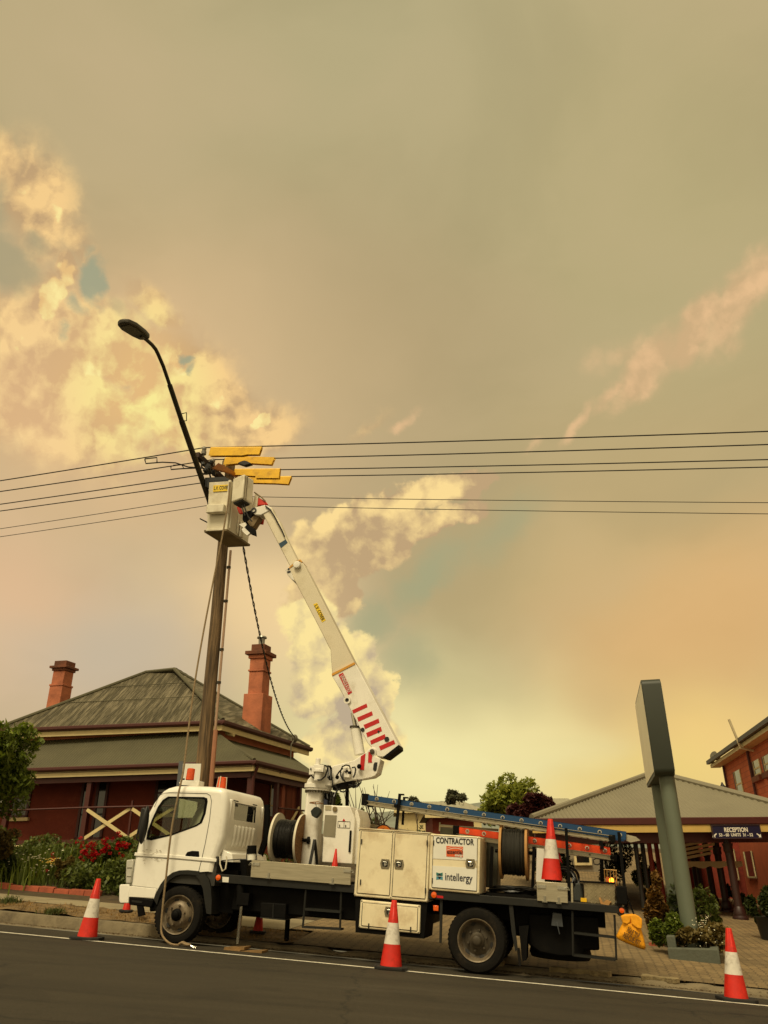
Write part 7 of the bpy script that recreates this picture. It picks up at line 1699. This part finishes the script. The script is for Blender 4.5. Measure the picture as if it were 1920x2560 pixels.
q = MB(); q.obox(T(770, 2165, .38), (.035, 0, 0), (0, .03, 0), T(783, 2098, .45) - T(770, 2165, .38)); q.obox(T(790, 2170, .6), (.035, 0, 0), (0, .03, 0), T(783, 2098, .5) - T(790, 2170, .6)); B(q, 'reel_stand', M_frame)
# ladders
def ladder(top, bot, stop, sbot, t0, t1, mcol, label, nr, extra=None):
    o = T(*top[0], t0); lt_ = thing('extension_ladder', label, 'ladder', M=TMI @ Matrix.Translation(o), group='ladders on the rack')
    def rail(tp, bt, t, m_, nm):
        q = MB(); a, b, c_, d = [T(x, y, t0) for x, y in (tp[0], tp[1], bt[1], bt[0])]
        for (p0, p1, p2, p3, tt, dd) in ((a, b, c_, d, t, .006),): q.prism([Vector((p.x, tt, p.z)) - o for p in (p0, p1, p2, p3)], (0, dd, 0))
        for (p0, p1) in ((a, b), (d, c_)): u = p1 - p0; n_ = Vector((-u.z, 0, u.x)).normalized() * .006; sg = -1 if p0 is a else 1; q.obox(Vector((p0.x, t, p0.z)) - o, u, (0, .03 if t == t0 else -.03, 0), n_ * sg)
        return q.build(nm, m_, lt_, raw=True)
    rail(top, bot, t0, mcol, 'rail'); rail(top, bot, t1, mcol, 'rail'); rail(stop, sbot, t0 + .02, M_alu, 'lower_rail'); rail(stop, sbot, t1 - .02, M_alu, 'lower_rail')
    A, Bq = (T(*top[0], t0) + T(*bot[0], t0)) / 2, (T(*top[1], t0) + T(*bot[1], t0)) / 2; As, Bs = (T(*stop[0], t0) + T(*sbot[0], t0)) / 2, (T(*stop[1], t0) + T(*sbot[1], t0)) / 2
    q = MB()
    for i in range(nr):
        q2 = MB()
        p = A.lerp(Bq, (i + .7) / nr) - o; q.cyl((p.x, 0, p.z), (p.x, t1 - t0, p.z), .016, n=8); q2.lathe((p.x, -.001, p.z), (0, -1, 0), [(.026, 0), (.026, .004), (.017, .005), (.017, 0)], 14); q2.build('rung_plate', M_chr, lt_, raw=True)
        p = As.lerp(Bs, (i + .7) / nr) - o; q.cyl((p.x, .02, p.z), (p.x, t1 - t0 - .02, p.z), .014, n=8)
    q.build('rung', M_alu, lt_, raw=True, smooth=True)
    for (e0, e1) in ((top[0], sbot[0]), (stop[1], sbot[1])):
        q = MB(); a, b = T(*e0, t0) - o, T(*e1, t0) - o; q.box(min(a.x, b.x) - .04, max(a.x, b.x) + .04, -.01, .08, b.z - .01, a.z + .01); q.build('end_cap', M_blk, lt_, raw=True, bevel=.006); q = MB(); q.box(min(a.x, b.x) - .04, max(a.x, b.x) + .04, t1 - t0 - .05, t1 - t0 + .01, b.z - .01, a.z + .01); q.build('end_cap', M_blk, lt_, raw=True, bevel=.006)
    return lt_, o
# origin keeps t0 in local y, so rails are written relative to it
def ladder2(*a, **k): return ladder(*a, **k)
ladder(((912, 1986), (1566, 2079)), ((912, 2000), (1564, 2101)), ((912, 2001), (1530, 2089)), ((912, 2011), (1530, 2103)), .26, .66, mat('blue_fibreglass', (8, 60, 102), .4, var=.08, vs=3, dirt=(30, 60, 80), da=.3), 'long blue extension ladder on the upper rack, sloping down to the tail', 14)
ladder(((1140, 2066), (1524, 2118)), ((1140, 2083), (1528, 2139)), ((1140, 2084), (1534, 2139)), ((1140, 2094), (1534, 2151)), .50, .90, mat('orange_fibreglass', (234, 72, 16), .4, var=.08, vs=3), 'orange extension ladder on the lower rack behind the tall cone', 9)
q = MB(); q.prism([T(1566, 2086, .3), T(1590, 2092, .3), T(1601, 2101, .3), T(1577, 2106, .3), T(1566, 2102, .3)], (0, .03, 0)); q.prism([T(1566, 2086, .62), T(1590, 2092, .62), T(1601, 2101, .62), T(1577, 2106, .62), T(1566, 2102, .62)], (0, .03, 0)); cargo(q, 'ladder_foot', M_alu, 'aluminium foot at the tail end of the blue ladder', 'ladder foot')
q = MB(); q.prism([T(875, 2070 + 0, 1.2), T(905, 2056, 1.2), T(1100, 2088, 1.2), T(1100, 2094, 1.2), T(905, 2064, 1.2)], (0, .1, 0)); cargo(q, 'aluminium_plank', M_alu, 'long aluminium plank lying behind the left locker', 'plank')
# amber work lamp at the tail
wl_ = T(1527, 2206, .35); wlt = thing('work_lamp', 'lit amber lamp in a wire cage at the tail of the truck', 'lamp', M=TMI @ Matrix.Translation(wl_))
q = MB(); q.ball((.01, 0, .01), .035, .035, .045, 7); q.build('bulb', mat('lit_amber', (255, 140, 20), .4, var=0, emit=((255, 150, 40), 4.0)), wlt, raw=True, smooth=True)
q = MB(); q.cyl((.0, 0, -.05), (.0, 0, -.01), .05, n=12); q.box(-.055, -.02, -.03, .03, -.01, .06); q.build('base', M_amber, wlt, raw=True)
q = MB()
for x in (-.07, -.04, .0, .04, .07): q.tube([(x, -.05, -.06), (x, -.05, .14), (x, .05, .14), (x, .05, -.06)], .005, 5)
q.tube([(-.075, -.05, .14), (.075, -.05, .14), (.075, .05, .14), (-.075, .05, .14), (-.075, -.05, .14)], .005, 5); q.build('wire_cage', mat('brass_wire', (170, 130, 70), .4, .5), wlt, raw=True)
q = MB(); q.tube([T(*p, .6) for p in ((1511, 2158), (1515, 2165), (1522, 2175), (1527, 2192))], .008, 5); cargo(q, 'lamp_cable', M_hose, 'black cable running down from the rack to the lit amber lamp', 'cable')
# yellow rescue bag hanging off the tail
Z3 = lambda x, y: (1180 + x * .3134, 1960 + y * .3134)
bagp = [(1200, 1108), (1187, 1050), (1213, 1040), (1245, 1038), (1275, 1034), (1300, 1038), (1330, 1052), (1352, 1074), (1354, 1120), (1349, 1150), (1357, 1180), (1372, 1235), (1387, 1300), (1378, 1322), (1340, 1314), (1260, 1282), (1200, 1256), (1160, 1236), (1149, 1214), (1172, 1165), (1190, 1130)]
ot = [T(*Z3(x, y), -.05) for x, y in bagp]; n = len(ot); cb_ = sum(ot, Vector()) / n
bag = thing('rescue_bag', 'bright yellow canvas rescue bag with black lettering hanging off the tail of the truck', 'bag', M=TMI @ Matrix.Translation(cb_))
q = MB(); vs = []; RN_ = 9
def bagd(p, k): 
    f = math.sqrt(max(0, 1 - k ** 2)); return .065 * f + .018 * noise.noise((p.x * 14, 1, p.z * 14)) * f + .012 * noise.noise((p.x * 30 + p.z * 22, 7, p.z * 9)) * f
for side in (-1, 1):
    for i in range(RN_ + 1):
        k = i / RN_
        for j in range(n): p = (ot[j] - cb_) * k; vs.append((p.x, side * bagd(p, k), p.z))
fs = []
for sd2 in (0, 1):
    o_ = sd2 * (RN_ + 1) * n
    for i in range(RN_):
        for j in range(n): j2 = (j + 1) % n; fs.append((o_ + i * n + j, o_ + i * n + j2, o_ + (i + 1) * n + j2, o_ + (i + 1) * n + j))
q.add(vs, fs); M_bag = mat('yellow_canvas', (236, 160, 10), .7, var=.14, vs=6, bump=.4, bs=30, dirt=(160, 100, 20), da=.4, ds=5); q.build('body', M_bag, bag, raw=True, smooth=True, auto=70)
q = MB(); fp = [T(*Z3(x, y), -.05) - cb_ for x, y in ((1262, 1040), (1300, 1036), (1352, 1072), (1354, 1118), (1350, 1152), (1318, 1150), (1285, 1128), (1268, 1110))]; q.prism([Vector((p.x, -.085, p.z)) for p in fp], (0, .02, 0)); q.prism([Vector(((T(*Z3(x, y), -.05) - cb_).x, -.08, (T(*Z3(x, y), -.05) - cb_).z)) for x, y in ((1188, 1050), (1215, 1040), (1262, 1042), (1262, 1100), (1236, 1118), (1200, 1105))], (0, .02, 0)); q.build('flap', M_bag, bag, raw=True, bevel=.012)
q = MB()
for txt, a, b, sz in (('POLE TOP', (1236, 1160), (1330, 1215), .085), ('RESCUE KIT', (1205, 1200), (1338, 1272), .085)):
    p, r_ = T(*Z3(*a), -.05) - cb_, T(*Z3(*b), -.05) - cb_; ux = (r_ - p).normalized(); uy = Vector((-ux.z, 0, ux.x)); c = (p + r_) / 2; put_text(q, txt, sz, (c.x, -.078, c.z), ux, uy, .001, w=(r_ - p).length)
q.build('lettering', mat('brown_lettering', (70, 44, 10), .7, var=0), bag, raw=True)
q = MB(); q.tube([T(*Z3(1235, 890), 0) - cb_, T(*Z3(1262, 965), -.03) - cb_, T(*Z3(1290, 1036), -.05) - cb_], .010, 5); q.build('strap', M_blk, bag, raw=True)
# rope hanging from the bucket down over the cab
rp = [(Z7(640, 605), .45), (Z7(622, 815), .42), (Z7(575, 1100), .40), ((545, 1395), .35), ((532, 1458), .3), ((505, 1600), .2), ((485, 1720), .1), ((468, 1850), 0), ((458, 1930), -.06), ((446, 1985), -.10), ((428, 2080), -.12), ((413, 2212), -.12), ((407, 2266), -.13), ((403, 2316), -.13), ((405, 2336), -.14), ((413, 2349), -.15), ((424, 2358), -.16), ((436, 2362), -.17), ((448, 2362), -.17)]
pts = [T(*p, t) for p, t in rp]; sm = []
for i in range(len(pts) - 1):
    a, b, c, d = pts[max(i - 1, 0)], pts[i], pts[i + 1], pts[min(i + 2, len(pts) - 1)]
    for k in range(6): t = k / 6; sm.append(.5 * ((2 * b) + (c - a) * t + (2 * a - 5 * b + 4 * c - d) * t * t + (-a + 3 * b - 3 * c + d) * t ** 3))
sm.append(pts[-1]); rope = thing('rope', 'pale rope hanging from the bucket over the cab to the ground by the front wheel', 'rope', M=TMI @ Matrix.Translation(pts[-1]))
M_rope = mat('hemp_rope', (138, 118, 88), .9, var=.25, vs=40, bump=.5, bs=120)
q = MB(); q.tube([p - pts[-1] for p in sm], .0135, 6); q.build('line', M_rope, rope, raw=True, smooth=True)
q = MB(); e = [T(448, 2362, -.17), T(456, 2358, -.17), T(466, 2363, -.18), T(476, 2364, -.18)]; 
for w_ in (-.014, .0, .014): q.tube([p - pts[-1] + Vector((0, w_, abs(w_) * .6)) for p in e], [.014, .018, .018, .012], 6)
q.build('knot', M_rope, rope, raw=True, smooth=True)
q = MB(); q.tube([T(*p, -.18) - pts[-1] for p in ((476, 2364), (484, 2367), (492, 2367), (490, 2370), (480, 2368))], .007, 6); q.build('snap_hook', M_chr, rope, raw=True, smooth=True)
# timber packing under the jack
q = MB(); 
for i, (x0, x1, y) in enumerate(((537, 600, 2379), (592, 654, 2383), (560, 610, 2374))): a, b = T(x0, y, -.05 + .02 * i), T(x1, y + 1, -.05 + .02 * i); q.prism([a, b, b + Vector((-.01, .26, 0)), a + Vector((.06, .22, 0))], (0, 0, .022 + .004 * i))
cargo(q, 'timber_packing', mat('dirty_timber', (120, 92, 52), .85, var=.3, vs=6), 'thin brown timber packing boards on the road below the silver jack leg', 'boards')
# white board with grey edge behind the cab
wb_ = MB(); Yb = 13.3; a, b = atY(452, 1965, Yb), atY(497, 1965, Yb); zt = atY(470, 1909, Yb).z; zb = atY(470, 2044, Yb).z
wbt = thing('notice_box', 'blank white box with a grey side standing behind the cab at the power pole', 'box', (a.x, Yb, zb))
wb_.obox((a.x, Yb, zb), (b.x - a.x, .02, 0), (-.06, .22, 0), (0, 0, zt - zb)); wb_.build('face', M_wsign, wbt)
q = MB(); q.obox((a.x - .003, Yb - .003, zb - .01), (-.068, -.0, 0), (-.03, .24, 0), (0, 0, zt - zb + .05)); q.build('side_frame', mat('blue_grey_metal', (92, 96, 100), .4, .4), wbt)
q = MB(); q.box(a.x + .08, a.x + .14, Yb + .05, Yb + .11, G(a.x, Yb) - .1, zb + .05); q.build('post', M_steel, wbt)
